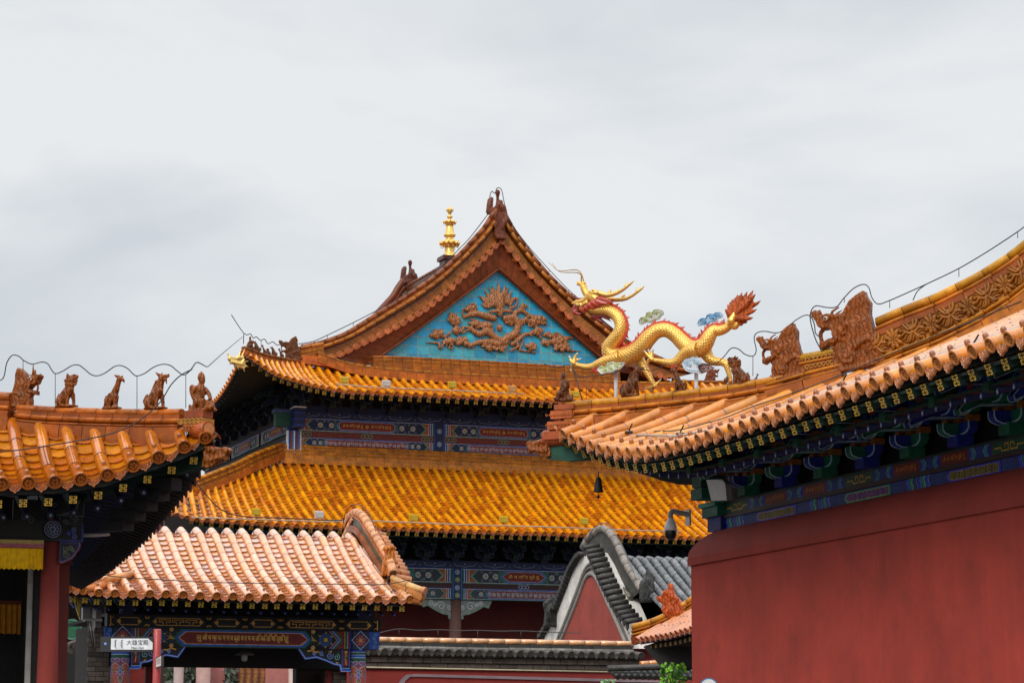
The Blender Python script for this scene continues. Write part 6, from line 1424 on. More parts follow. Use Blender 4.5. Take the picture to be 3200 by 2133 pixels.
# ================= red gallery seen through the gate =================
gl = root('gallery', 'faded red gallery front with gold-patterned door seen through the gate opening', 'gallery', W(14, 42.5, 0))
GLV = 42.0; zg = pv(760, 2060, GLV).z
def bx(mb, x0, x1, y0, v, d, c): mb.boxuv(pv(x0, 2100, v).dot(U), pv(x1, 2100, v).dot(U), v, v + d, 0, pv((x0 + x1) / 2, y0, v).z, c)
mb = MB(); bx(mb, 480, 935, 2060, GLV + .3, .2, H('#3c2a24')); bx(mb, 660, 703, 2060, GLV, .2, H('#b8746e')); bx(mb, 830, 911, 2060, GLV, .2, H('#a86a62')); mb.build('wall', 'wallred', gl)
for x0, x1, c in ((547, 578, '#a08a86'), (617, 662, '#a8867e'), (907, 928, '#b8a098')):
    mb = MB(); a, b = pv(x0, 2100, GLV - .3).dot(U), pv(x1, 2100, GLV - .3).dot(U); mb.tube([W((a + b) / 2, GLV - .2, z) for z in (0, 1.5, 3.6)], (b - a) / 2, 16, H(c)); mb.build('column', 'plaster', gl, loc=W((a + b) / 2, GLV - .2, 0))
mb = MB(); a, b = pv(745, 2100, GLV).dot(U), pv(832, 2100, GLV).dot(U); mb.boxuv(a, b, GLV + .02, GLV + .08, 0, 3.6, H('#7c3f26')); pn = Panel(mb, W(0, GLV + .02, 0), U, Z, -V)
for i in range(4):
    u = a + (b - a) * (i + .5) / 4
    for k in range(16): pn.spiral(u, 2.6 + k * .06, .03, .009, H('#b8863c'), 1, ph=k * 1.3); 
    pn.rect(u + (b - a) / 8 - .006, 0, u + (b - a) / 8 + .006, 3.6, H('#3c1c12'), 1)
mb.build('door_leaf', 'paint', gl)
mb = MB(); random.seed(3)
for k in range(130):
    p = pv(random.choice([random.uniform(704, 742), random.uniform(580, 614), random.uniform(520, 545)]), random.uniform(2080, 2140), GLV + random.uniform(-.2, .2)); a = random.uniform(0, 6.3); d = Vector((math.cos(a), .4 * math.sin(a), math.sin(a))) * random.uniform(.04, .09); e = Vector((-math.sin(a), random.uniform(-.5, .5), math.cos(a))) * .025
    mb.poly([p - d, p + e, p + d, p - e], vary(H(random.choice(['#182a12', '#101f0e', '#2c3a18'])), .2))
o = mb.build('shrub', 'leaf', None, loc=pv(640, 2133, GLV)); tag(o, 'dark green shrub half hidden between the gallery columns inside the gate', 'shrub')
# ================= things beside the gate on the left =================
mb = MB()
def gq(x0, y0, x1, y1, v, c, d=.1): a = pv(x0, y1, v); b = pv(x1, y0, v); mb.boxuv(a.dot(U), b.dot(U), v, v + d, a.z, b.z, c)
gq(258, 1897, 302, 1935, 35.6, H('#6f6a68')); gq(290, 1900, 300, 1930, 35.5, H('#b8b4b0'), .05); gq(264, 1932, 320, 1939, 35.55, H('#8a8684')); gq(285, 1938, 296, 1968, 35.5, H('#a8a4a2'), .05); gq(297, 1905, 318, 1960, 35.65, H('#4a4542'))
for k in range(4): mb.tube([pv(275 + 4 * k, 1940, 35.5), pv(279 + 4 * k, 1970, 35.45), pv(286 + 3 * k, 2000, 35.5), pv(292 + k, 2030, 35.6)], .008, 5, H('#8a8480') if k % 2 else H('#151515'))
o = mb.build('junction_box', 'metal', None, loc=pv(280, 1935, 35.6)); tag(o, 'grey junction boxes with hanging cables beside the left end of the gate', 'junction box')
mb = MB()
for x, y, r_ in ((232, 2022, .07), (246, 2015, .06), (262, 2030, .06), (278, 2020, .08), (290, 2030, .06)):
    p = pv(x, y, 40); mb.tube([p + U * r_ * math.cos(a) * 1.3 + Z * r_ * math.sin(a) for a in [q * .6 for q in range(9)]], .04, 8, H('#8a8278'))
o = mb.build('cable_coil', 'plaster', None, loc=pv(260, 2030, 40)); tag(o, 'pale coiled hose lying on the grey wall left of the gate', 'hose')
mb = MB(); a, b = pv(120, 2000, 44).dot(U), pv(345, 2000, 44).dot(U); mb.boxuv(a, b, 44, 46, 0, pv(230, 1905, 44).z, H('#0c0f0d'))  # added near-black block that closes a bright sky gap beside the gate
for k in range(9): mb.boxuv(a + .2 * k, a + .2 * k + .08, 43.9, 44, pv(230, 1930, 44).z, pv(230, 1916, 44).z, H('#14241f'))
pn = Panel(mb, pv(225, 1965, 43.95), U, Z, -V); pn.disc(0, 0, .16, H('#1c5a3c'), 0, 14); pn.ring(0, 0, .16, .02, H('#5f8a7a'), 1, 14); pn.rect(.2, -.18, .5, 0, H('#10224a'), 0); pn.spiral(.3, -.09, .06, .012, H('#4a6a9a'), 1)
o = mb.build('dark_backing', 'dark', None, loc=W((a + b) / 2, 44, 0)); tag(o, 'added dark green backing block behind the left end of the gate', 'gallery')
# ================= small objects =================
def at(px, py, Y): d = ray(px, py); return CAM + d * (Y / d.y)
s0 = root('signpost', 'white direction sign reading Main Hall on a red pole in front of the gate', 'sign', at(492, 2133, 22) - Z * at(492, 2133, 22).z)
X1 = Vector((1, 0, 0)); YF = Vector((0, -1, 0)); SY = 22.0
pp = at(492, 1964, SY); mb = MB(); mb.tube([Vector((pp.x - .02 * 0, SY, z)) for z in (0, pp.z - .01)] + [Vector((pp.x, SY, pp.z))], [.032, .032, .026], 16, H('#a83a38')); mb.build('pole', 'metal', s0)
a, b = at(314, 2035, SY - .0), at(481, 1988, SY); c1, c2 = at(346, 2028, SY - .03), at(477, 1993.5, SY - .03)
mb = MB(); mb.box(Vector((a.x, SY - .02, a.z)), X1 * (b.x - a.x), Vector((0, .05, 0)), Z * (b.z - a.z), H('#202124')); e = at(325, 2013, SY - .03); mb.box(Vector((e.x, SY - .025, e.z)), X1 * .02, Vector((0, .01, 0)), Z * .018, H('#7f9ad8')); mb.build('frame', 'metal', s0)
mb = MB(); pn = Panel(mb, Vector((0, SY - .024, 0)), X1, Z, YF, step=.001)
r_ = .02; pn.poly([(c1.x, c1.z), (c2.x, c1.z), (c2.x, c2.z - .035), (c2.x - .012, c2.z - .022), (c2.x - .03, c2.z - .008), (c2.x - .034, c2.z), (c1.x, c2.z)], H('#e6e8ea'), 0)
IK = (.012, .013, .016)
k = at(431, 2006, SY); put_text(mb, '大雄宝殿', Vector((k.x, SY - .026, k.z)), X1, Z, .044, IK, at(465, 2006, SY).x - at(397, 2006, SY).x)
k = at(431, 2023, SY); put_text(mb, 'Main Hall', Vector((k.x, SY - .026, k.z)), X1, Z, .018, IK, at(450, 2006, SY).x - at(412, 2006, SY).x)
for xx in (363, 383):
    k = at(xx, 2011, SY); zz0, zz1 = c1.z + .008, c2.z - .008
    pn.line([(k.x, zz0 + .01), (k.x, zz1 - .008)], .003, IK, 2)
    for q in range(8): z_ = zz0 + .012 + (zz1 - zz0 - .02) * q / 7; pn.line([(k.x, z_), (k.x - .006 - .002 * (q % 3), z_ + .003)], .0035, IK, 3)
    pn.line([(k.x, zz1 - .008), (k.x + .006, zz1 - .001)], .0035, IK, 2); pn.line([(k.x, zz0 + .012), (k.x + .008, zz0)], .004, IK, 2)
mb.build('lettering_panel', 'metal', s0)
mb = MB(); a = at(487, 2088, SY - .05); b = at(514, 2045, SY - .05); vx = Vector((b.x - a.x, -.03, .02)); mb.box(Vector((a.x, SY - .07, a.z)), vx, Vector((0, .02, 0)), Z * (b.z - a.z - .02), H('#2a2624')); q = Vector((a.x + .004, SY - .073, a.z + .012))
mb.poly([q, q + vx * .62, q + vx * .62 + Z * .078, q + Z * .07], H('#c8b8b4'))
for i in range(5): mb.poly([q + vx * (.1 + .1 * i) + Z * .02 + YF * .002, q + vx * (.13 + .1 * i) + Z * .02 + YF * .002, q + vx * (.13 + .1 * i) + Z * .068 + YF * .002, q + vx * (.1 + .1 * i) + Z * .066 + YF * .002], H('#5a504e'))
o = mb.build('plaque', 'metal', s0)
# hanging lamp in the gate
lp0 = pv(764, 2040, 36.5); la = root('hanging_lamp', 'white lamp with conical shade hanging in the gate opening', 'lamp', lp0)
mb = MB(); mb.lathe(lp0, [(.008, .16), (.008, .075), (.022, .07), (.03, .05), (.05, .045), (.14, -.018), (.138, -.024), (.045, .03), (.02, .04)], 20, H('#6a6460')); mb.build('shade', 'metal', la)
mb = MB(); mb.lathe(lp0, [(.02, .0), (.042, -.02), (.045, -.05), (.042, -.09), (.025, -.108), (.001, -.112)], 16, H('#b8b4b4')); mb.build('bulb', 'metal', la)
# surveillance cameras
def cctv(px, py, wall_pt, n_, label, Rpx, dark=False):
    c = wall_pt
    return c
DP = W(UBM - .25, 26.9, 0)
cdp = pl(2096, 1650, W(UBM - .2, 27.2, 0), V); cc = root('security_camera', 'white dome security camera on a curved arm beside the right beam end', 'security camera', cdp)
k = (cdp - CAM).dot(FW) / F
mb = MB(); mb.lathe(cdp, [(.002 , 12 * k), (9 * k, 10 * k), (11 * k, 0), (18 * k, -7 * k), (20.5 * k, -22 * k), (20.5 * k, -33 * k)] if False else [(.001, 34 * k), (9 * k, 33 * k), (10 * k, 26 * k), (15 * k, 20 * k), (20 * k, 6 * k), (20.5 * k, -6 * k), (18 * k, -8 * k)], 20, H('#eeebe8')); mb.build('housing', 'metal', cc)
mb = MB(); mb.lathe(cdp, [(19 * k, -5 * k), (19.5 * k, -15 * k), (17 * k, -27 * k), (10 * k, -34 * k), (.001, -36 * k)], 20, (.006, .006, .007)); mb.build('dome', 'metal', cc)
mb = MB(); top = cdp + Z * 33 * k; mb.tube(catmull([top, top + Z * 12 * k, top + Z * 20 * k + U * 8 * k, top + Z * 17 * k + U * 30 * k, top + Z * 12 * k + U * 60 * k], 5), [8.5 * k] * 21, 12, H('#a8a4a0')); mb.box(top + U * 58 * k - V * .05 - Z * 22 * k, U * .02, V * .12, Z * 50 * k, H('#a8a4a0')); mb.build('arm', 'metal', cc)
cl = LF.pv(346, 1640, 26.2); cd = root('security_camera', 'dark security camera on a white arm under the blue eaves of the left pavilion', 'security camera', cl); k = (cl - CAM).dot(FW) / F
mb = MB(); mb.tube([LF.pv(260, 1671, 26.2), LF.pv(300, 1671, 26.2), LF.pv(343, 1669, 26.2)], [7 * k, 6 * k, 4.5 * k], 10, H('#b8b6b4')); mb.build('arm', 'metal', cd)
mb = MB(); mb.lathe(cl, [(.001, 22 * k), (13 * k, 18 * k), (18 * k, 4 * k), (19 * k, 0)], 18, H('#4a4644')); mb.lathe(cl - Z * .0, [(15 * k, 0), (14 * k, -12 * k), (8 * k, -20 * k), (.001, -23 * k)], 18, (.004, .004, .005)); mb.build('dome', 'metal', cd)
# white board fixed under the right eaves
mb = MB(); q = [pu(x, y, UBM - .45) for x, y in ((2207, 1498), (2257, 1497), (2266, 1510), (2271, 1560), (2272, 1562), (2223, 1564))]; mb.prism(q, U * .06, H('#8f8684')); o = mb.build('metal_box', 'metal', None, loc=q[0]); tag(o, 'pale grey metal box fixed under the left end of the right eaves', 'box')
# round sign
sg = at(2215, 2146, 24); mb = MB(); mb.tube([sg + Vector((0, .02, 0)), sg], .085, 28, H('#2a6f9a')); mb.tube([sg - Vector((0, .001, 0)), sg - Vector((0, .006, 0))], .074, 28, H('#d8dcdc')); mb.tube([Vector((sg.x, sg.y + .03, 0)), Vector((sg.x, sg.y + .03, sg.z))], .02, 8, H('#8a8a8a')); o = mb.build('round_sign', 'metal', None, loc=Vector((sg.x, sg.y, 0))); tag(o, 'white round sign with a blue rim at the foot of the right red wall', 'sign')
# bell under the corner
bp_ = pl(1870, 1515, ca + HD * .5, NH); be = root('wind_bell', 'dark iron bell hanging below the tip of the right upturned eave', 'bell', bp_); k = (bp_ - CAM).dot(FW) / F
mb = MB(); mb.tube([bp_ + Z * 42 * k, bp_ + Z * 24 * k], .006, 5, H('#2a2826')); mb.lathe(bp_, [(.001, 26 * k), (6 * k, 24 * k), (9 * k, 18 * k), (14 * k, -15 * k), (18 * k, -22 * k), (13 * k, -21 * k)], 4, H('#1a1816')); mb.build('body', 'dark', be)
mb = MB(); mb.tube([bp_ - Z * 15 * k, bp_ - Z * 30 * k], .003, 4, H('#2a2826')); mb.prism([bp_ + U * x * k + Z * z * k for x, z in ((0, -28), (8, -40), (3, -38), (0, -44), (-3, -38), (-8, -40))], V * .01, H('#1a1816')); mb.build('clapper', 'dark', be)
# plants at the foot
random.seed(11)
def plant(name, x0, x1, y0, y1, v, n, sz, cols, label, stems=True):
    mb = MB(); base = pv((x0 + x1) / 2, 2140, v)
    for k in range(n):
        p = pv(random.uniform(x0, x1), y0 + (y1 - y0) * random.random() ** .8, v + random.uniform(-.15, .15)); a = random.uniform(0, 6.3); tl = Vector((random.uniform(-1, 1), -.6, random.uniform(-.3, 1))).normalized(); e1 = tl.orthogonal().normalized(); e2 = tl.cross(e1); s_ = sz * random.uniform(.6, 1.2)
        mb.poly([p + (e1 * math.cos(t) + e2 * math.sin(t)) * s_ * (1 if j % 2 == 0 else .62) for j, t in enumerate([a + q * PI / 5 for q in range(10)])], vary(H(random.choice(cols)), .2))
        if k % 3 == 0 and stems: mb.tube([p, Vector((p.x * .6 + base.x * .4, p.y, p.z - .12)), Vector((base.x, p.y, p.z - .35))], .005, 4, H('#3c5a20'))
    o = mb.build(name, 'leaf', None, loc=base); tag(o, label, 'plant')
plant('vine', 2066, 2143, 2070, 2140, 38.0, 110, .042, ['#6fae20', '#8ac43a', '#4c8a1a', '#2f5a14'], 'bright green vine with lobed leaves beside the foot of the red wall')
plant('potted_plant', 1878, 1922, 2122, 2140, 40.0, 40, .03, ['#6f9a5a', '#8fae78', '#4c7a3c'], 'small pale green plant poking up at the bottom edge before the courtyard wall')
# ================= floodlights and their pipes on the hall roofs =================
yel, whi, ora = H('#c9a010'), H('#c8bcb8'), H('#c88a4a')
first = {}
FL = [(1077, 1190, 67.9, yel, 'yellow', 'first from the left on the upper eave'), (1207, 1201, 67.9, whi, 'white', 'on the upper eave below the left end of the gable'), (1413, 1205, 67.9, yel, 'yellow', 'on the upper eave below the gable middle'), (1600, 1218, 67.9, ora, 'orange', 'on the upper eave right of the yellow ones'), (1797, 1234, 67.9, yel, 'yellow', 'on the upper eave behind the golden dragon front claw'),
      (800, 1602, 65.9, yel, 'yellow', 'leftmost on the lower eave'), (997, 1611, 65.9, whi, 'white', 'on the lower eave above the pale gate roof'), (1292, 1620, 65.9, yel, 'yellow', 'on the lower eave right of the gate roof ridge'), (1574, 1626, 65.9, yel, 'yellow', 'on the lower eave above the hall column'), (1825, 1631, 65.9, yel, 'yellow', 'rightmost on the lower eave above the grey gable')]
for x, y, v, c, cn, wh in FL:
    p = pv(x, y + 8, v); f = root('floodlight', f'{cn} floodlight box {wh}', 'floodlight', p, group='floodlights along the hall eaves')
    mb = MB(); o = p - U * .11; mb.prism([o + V * a + Z * b for a, b in ((-.05, .0), (-.07, .16), (.06, .2), (.06, .02))], U * .22, c); mb.build('housing', 'metal', f)
    mb = MB(); mb.box(o + U * .02 - V * .075 + Z * .02, U * .18, V * -.012, Z * .13, (c[0] * .8, c[1] * .8, c[2] * .75)); mb.bar(o + U * .11 - Z * .06, o + U * .11 + Z * .02, .03, .03, H('#2a2a2a')); mb.build('glass', 'metal', f)
for nm, pts, v, lab in (('conduit', [(1050, 1199), (1150, 1208), (1300, 1215), (1480, 1222), (1640, 1231)], 67.8, 'pale pipe linking the floodlights along the upper eave'), ('conduit', [(600, 1615), (800, 1622), (1000, 1629), (1180, 1627), (1440, 1638), (1700, 1645), (1980, 1656), (2130, 1660)], 65.8, 'pale pipe linking the floodlights along the lower eave')):
    mb = MB(); mb.tube([pv(x, y, v) for x, y in pts], .016, 5, H('#a89a88')); o = mb.build(nm, 'metal', None, loc=pv(pts[2][0], pts[2][1], v)); tag(o, lab, 'conduit')
mb = MB(); PX = [pu(x, y, RU + .35) for x, y in ((1970, 1358), (2120, 1362), (2290, 1325), (2500, 1262), (2700, 1195), (2900, 1128), (3080, 1062), (3230, 1010))]
mb.tube(PX, .013, 6, H('#b0aca6')); 
for x, y in ((1965, 1352), (2125, 1358), (2630, 1205), (3040, 1085)): c = pu(x, y, RU + .35); mb.tube([c, c + Z * .02], .045, 12, H('#3a3d40')); mb.tube([c + Z * .02, c + Z * .09 - V * .1], .008, 5, H('#151515'))
o = mb.build('conduit', 'metal', None, loc=PX[3]); tag(o, 'steel pipe with small round lamps along the right roof eave', 'conduit')
# ================= glazed figures on the ridges =================
def N(pts, cx, by, h): return [((x - cx) / h, (by - y) / h) for x, y in pts]
def figure(name, label, cat, grp, parts, foot, hpx, ex, ey, flip=1, col=CARV, mat='carved', voxel=.022, smooth=2, extra=None):
    sc_ = hpx * (foot - CAM).dot(FW) / F
    P = []
    for p in parts:
        if p[0] == 'p': P.append(('p', [(x * flip, z) for x, z in p[1]], p[2], p[3]))
        else: P.append(('c', [(x * flip, y, z, r) for x, y, z, r in p[1]]))
    o = sculpt(name, P, mat, col, (foot, ex, ey), sc_, voxel, loc=foot, smooth=smooth)
    tag(o, label, cat, grp)
    if extra:
        for nm, fn in extra: 
            mb = MB(); fn(mb, lambda x, y, z: foot + ex * (x * flip * sc_) + ey * (y * sc_) + Z * (z * sc_), sc_); mb.build(nm, mat if nm != 'eye' else 'metal', o)
    return o
LION = [('p', [(-.30, 0), (.34, 0), (.34, .05), (-.30, .05)], 0, .3),
 ('c', [(-.17, 0, .19, .165), (-.06, 0, .33, .165), (.05, 0, .47, .15), (.13, 0, .6, .13)]), ('c', [(.1, -.03, .42, .13), (.16, -.03, .5, .12)]),
 ('c', [(.10, -.07, .38, .08), (.10, -.09, .2, .058), (.11, -.1, .05, .055), (.17, -.1, .03, .045)]), ('c', [(.17, .06, .38, .08), (.2, .08, .2, .055), (.21, .08, .05, .05), (.27, .08, .03, .04)]),
 ('c', [(-.18, -.11, .17, .12), (-.1, -.13, .06, .06), (.0, -.13, .035, .045)]), ('c', [(-.18, .11, .17, .11), (-.08, .12, .04, .05)]),
 ('c', [(.17, 0, .76, .15), (.22, 0, .82, .13)]), ('c', [(.27, 0, .84, .09), (.36, 0, .87, .062)]), ('c', [(.28, 0, .76, .065), (.36, 0, .75, .04)]), ('c', [(.36, 0, .9, .03), (.3, -.07, .92, .03)]),
 ('c', [(.1, -.1, .92, .045), (.1, -.12, .96, .02)]), ('c', [(.1, .1, .92, .045)]), ('c', [(.03, 0, .68, .1), (.0, 0, .8, .07)]), ('c', [(.12, -.1, .66, .06), (.22, -.08, .62, .05), (.3, 0, .64, .04), (.35, 0, .68, .03)]),
 ('c', [(-.28, 0, .12, .06), (-.32, 0, .25, .06), (-.28, 0, .38, .035), (-.31, 0, .42, .015)])]
for a in range(7): LION.append(('c', [(.12 + .12 * math.cos(a * .9 + 2), -.1 - .02 * (a % 2), .74 + .14 * math.sin(a * .9 + 2), .035)]))
DOG = [p for p in LION[:7]] + [('c', [(.13, 0, .6, .12), (.17, 0, .78, .11), (.22, 0, .86, .1)]), ('c', [(.24, 0, .88, .075), (.36, 0, .92, .05), (.43, 0, .9, .045), (.44, 0, .95, .03)]), ('c', [(.25, 0, .8, .05), (.37, 0, .81, .03)]), ('c', [(.36, 0, .77, .03), (.38, 0, .68, .02)]),
 ('c', [(.15, -.05, .94, .05), (.06, -.05, 1.0, .03), (.02, -.05, 1.04, .012)]), ('c', [(.2, 0, .95, .04), (.22, 0, 1.02, .015)]), ('c', [(-.3, 0, .12, .07), (-.35, 0, .25, .075), (-.31, 0, .38, .05), (-.27, 0, .44, .02)])]
for a in range(12): DOG.append(('c', [(-.22 + .022 * a, -.02, .3 + .045 * a, .035)]))
BIRD = [('p', [(-.30, 0), (.24, 0), (.24, .05), (-.30, .05)], 0, .28), ('c', [(-.14, 0, .14, .12), (-.05, 0, .28, .13), (.04, 0, .42, .12), (.12, 0, .58, .1), (.17, 0, .72, .08), (.2, 0, .82, .085), (.25, 0, .86, .08)]), ('c', [(.28, 0, .86, .06), (.36, 0, .82, .045), (.4, 0, .74, .02)]),
 ('c', [(.2, 0, .93, .05), (.1, 0, .95, .04), (.02, 0, 1.0, .015)]), ('c', [(.32, 0, .93, .035)]), ('c', [(.12, -.05, .38, .07), (.12, -.06, .15, .055), (.14, -.06, .04, .045)]), ('c', [(.1, .05, .36, .07), (.08, .06, .15, .05), (.1, .06, .04, .045)]),
 ('c', [(-.05, -.09, .42, .05), (-.12, -.1, .3, .05), (-.2, -.1, .16, .04), (-.24, -.1, .08, .02)]), ('c', [(.02, -.1, .38, .04), (-.02, -.11, .2, .04), (-.04, -.11, .08, .02)]), ('c', [(-.2, 0, .15, .09), (-.26, 0, .28, .06), (-.22, 0, .38, .03), (-.28, 0, .4, .015)]), ('c', [(.24, 0, .74, .035), (.25, 0, .68, .02)])]
MAN = [('p', [(-.34, 0), (.16, 0), (.2, .06), (-.34, .07)], 0, .26), ('c', [(-.22, 0, .1, .12), (-.02, 0, .14, .13), (.14, 0, .14, .1), (.26, 0, .1, .07), (.33, 0, .14, .04)]), ('c', [(-.28, 0, .1, .08), (-.33, 0, .2, .04)]),
 ('c', [(-.08, 0, .26, .15), (-.06, 0, .4, .14), (-.03, 0, .55, .13), (-.02, 0, .62, .11)]), ('c', [(-.01, 0, .66, .05), (.01, 0, .76, .085), (.015, 0, .80, .08)]), ('c', [(.07, 0, .76, .025)]), ('c', [(-.01, 0, .84, .1), (-.01, 0, .89, .09)]), ('c', [(-.01, 0, .93, .05), (-.01, 0, .985, .025)]),
 ('c', [(-.06, -.13, .58, .075), (-.14, -.16, .46, .06), (-.1, -.17, .34, .05), (.0, -.16, .32, .035)]), ('c', [(.02, .12, .58, .07), (.12, .14, .47, .055), (.18, .12, .36, .05), (.2, .06, .34, .035)]), ('c', [(-.2, -.1, .62, .07), (-.22, -.08, .5, .06), (-.18, -.06, .38, .05)]),
 ('c', [(-.04, -.1, .24, .1), (.1, -.13, .26, .09), (.12, -.14, .14, .06), (.1, -.14, .05, .05), (.18, -.14, .04, .04)]), ('c', [(-.02, .1, .24, .1), (.18, .12, .24, .085), (.26, .13, .13, .055), (.28, .13, .06, .045), (.35, .13, .06, .035)])]
RHEAD = N([(470, 900), (560, 880), (600, 700), (590, 470), (700, 430), (720, 380), (800, 260), (910, 180), (1030, 120), (1045, 190), (1115, 300), (1105, 480), (1160, 700), (1240, 900), (1300, 1100), (1380, 1220), (1100, 1280), (600, 1330), (540, 1330), (525, 1100), (550, 1000)], 850, 1310, 1190)
def dn(x, y): return ((x - 850) / 1190, (1310 - y) / 1190)
def dc(pts, yy): return ('c', [(*(lambda q: (q[0], yy, q[1]))(dn(a, b)), r) for a, b, r in pts])
DRAG = [('p', RHEAD, 0, .17),
 ('p', N([(640, 440), (520, 465), (420, 480), (350, 460), (320, 400), (260, 375), (205, 400), (208, 450), (275, 530), (310, 620), (370, 660), (470, 645), (540, 720), (620, 770), (720, 700), (740, 500)], 850, 1310, 1190), 0, .22),
 ('p', N([(640, 760), (560, 800), (470, 815), (400, 850), (330, 845), (330, 960), (380, 965), (440, 915), (560, 885), (720, 850)], 850, 1310, 1190), 0, .2),
 dc([(370, 650, .03), (318, 700, .028), (320, 780, .028), (345, 850, .028)], 0), dc([(500, 470, .022), (530, 400, .018), (630, 345, .014)], -.05), dc([(520, 470, .02), (560, 410, .016), (640, 370, .01)], .06),
 dc([(460, 520, .04)], -.105), dc([(400, 470, .02), (460, 465, .03), (540, 485, .03), (620, 500, .025)], -.1), dc([(205, 400, .03), (240, 385, .035)], 0), dc([(240, 460, .025), (245, 510, .01)], -.03), dc([(330, 380, .02), (350, 430, .02)], -.06),
 dc([(560, 740, .03), (600, 820, .035), (560, 880, .03)], -.11), dc([(650, 680, .035), (700, 760, .03)], -.1), dc([(680, 560, .03), (740, 620, .03), (700, 700, .025)], -.09),
 dc([(900, 960, .045), (980, 900, .035), (1080, 860, .03), (1160, 890, .02)], -.09), dc([(1100, 950, .02), (1070, 1060, .015)], -.09), dc([(1170, 930, .02), (1200, 1040, .015)], -.09), dc([(640, 920, .02), (680, 1020, .022), (720, 1110, .022), (800, 1110, .02), (790, 1050, .018)], -.09),
 dc([(600, 950, .02), (630, 1080, .022), (700, 1180, .022), (820, 1190, .02), (880, 1120, .018), (870, 1030, .015)], -.09), dc([(560, 1050, .03), (560, 1120, .03), (565, 1200, .03), (570, 1270, .03)], -.06),
 dc([(650, 1310, .03), (800, 1290, .03), (950, 1270, .03), (1150, 1240, .03)], -.08)]
for k in range(6): DRAG.append(dc([(740 + 60 * k, 440 - 26 * k, .012), (790 + 52 * k, 330 - 22 * k, .012), (850 + 40 * k, 240 - 14 * k, .01)], -.085))
for k in range(6): DRAG.append(dc([(780 + 55 * k, 600 - 10 * k, .012), (810 + 52 * k, 690 - 12 * k, .013), (860 + 46 * k, 800 - 22 * k, .01)], -.085))
def eyes(mb, T, s_): 
    for yy in (-.14,): mb.ball(T(*(lambda q: (q[0], yy, q[1]))(dn(458, 520))), .03 * s_, H('#c9c0b0'), 8); mb.ball(T(*(lambda q: (q[0], yy - .02, q[1]))(dn(458, 520))), .017 * s_, (.01, .01, .01), 8)
G1 = 'carved figures along the right ridge'
figure('dragon_ornament', 'large carved brown dragon head with open jaws at the foot of the flower ridge', 'ridge ornament', G1, DRAG, hp(2673, 1158), 250, HD, NH, 1, H('#824410'), voxel=.013, smooth=1, extra=[('eye', eyes)])
figure('dragon_ornament', 'smaller carved dragon head in front of the largest one on the right ridge', 'ridge ornament', G1, DRAG, hp(2460, 1184), 176, HD, NH, 1, H('#824410'), voxel=.015, smooth=1, extra=[('eye', eyes)])
figure('lion_figure', 'dark seated lion statue beside the golden dragon hind foot on the right ridge', 'ridge figure', G1, LION, hp(2311, 1204), 97, HD, NH, -1, H('#6c3810'))
figure('bird_figure', 'dark bird statue between the two cloud posts on the right ridge', 'ridge figure', G1, BIRD, hp(2124, 1224), 82, HD, NH, -1, H('#62340f'))
figure('dog_figure', 'scaly seated beast with open muzzle right of the first white post on the right ridge', 'ridge figure', G1, DOG, hp(1972, 1240), 96, HD, NH, 1, H('#62340f'))
figure('seated_man_figure', 'glazed man riding a bird at the tip of the right ridge', 'ridge figure', G1, MAN, hp(1760, 1254), 96, HD, NH, -1, H('#62340f'))
G2 = 'carved figures along the left ridge'
figure('dragon_ornament', 'brown dragon head with two tall horns, leftmost on the left ridge', 'ridge ornament', G2, DRAG + [('c', [(-.27, -.02, .7, .03), (-.3, -.02, .9, .025), (-.29, -.02, 1.06, .012)]), ('c', [(-.33, .02, .7, .03), (-.34, .02, .9, .02)])], lhp(72, 1274), 128, LHD, LHN, -1, H('#824410'), voxel=.015, smooth=1, extra=[('eye', eyes)])
figure('lion_figure', 'brown seated lion statue next to the dragon head on the left ridge', 'ridge figure', G2, LION, lhp(207, 1272), 108, LHD, LHN, 1, H('#824410'))
figure('bird_figure', 'slender brown bird statue between the lion and the scaly beast on the left ridge', 'ridge figure', G2, BIRD, lhp(352, 1277), 108, LHD, LHN, 1, H('#824410'))
figure('dog_figure', 'scaly seated beast beside the riding man on the left ridge', 'ridge figure', G2, DOG, lhp(485, 1278), 112, LHD, LHN, 1, H('#824410'))
figure('seated_man_figure', 'glazed man in a tall hat riding at the tip of the left ridge', 'ridge figure', G2, MAN, lhp(628, 1290), 132, LHD, LHN, 1, H('#824410'))
# corner heads
CHD = [('p', N([(1815, 1185), (1830, 1060), (1850, 1010), (1900, 985), (1960, 995), (2020, 1012), (2080, 1003), (2112, 1035), (2102, 1068), (2070, 1082), (2078, 1130), (2030, 1120), (1990, 1145), (1930, 1182), (1880, 1195)], 1830, 1190, 200), 0, .5),
 ('c', [(.62, -.26, .72, .1)]), ('c', [(.3, -.25, .8, .1), (.5, -.28, .86, .1), (.7, -.26, .8, .08)]), ('c', [(1.2, -.15, .85, .1), (1.32, -.12, .82, .08)]), ('c', [(.4, -.27, .3, .1), (.7, -.27, .4, .09), (1.0, -.25, .45, .07), (1.2, -.22, .5, .06)]), ('c', [(.1, -.26, .7, .09), (.2, -.28, .5, .09), (.15, -.28, .3, .09)]), ('c', [(.25, -.2, .95, .07), (.05, -.22, 1.0, .04)]), ('c', [(1.2, -.1, .35, .06), (1.22, -.1, .2, .03)])]
figure('dragon_head_spout', 'glazed dragon head jutting from the beam end under the left roof corner', 'ridge ornament', 'corner beam heads', CHD, lhp(640, 1464) - LF.V * .05, 66, LHD, LHN, 1, H('#824410'), voxel=.05, smooth=1)
figure('dragon_head_spout', 'small glazed dragon head on the green beam end under the right roof tip', 'ridge ornament', 'corner beam heads', CHD, hp(1722, 1428) - NH * .0, 58, HD, NH, -1, H('#8e4c1c'), voxel=.05, smooth=1)
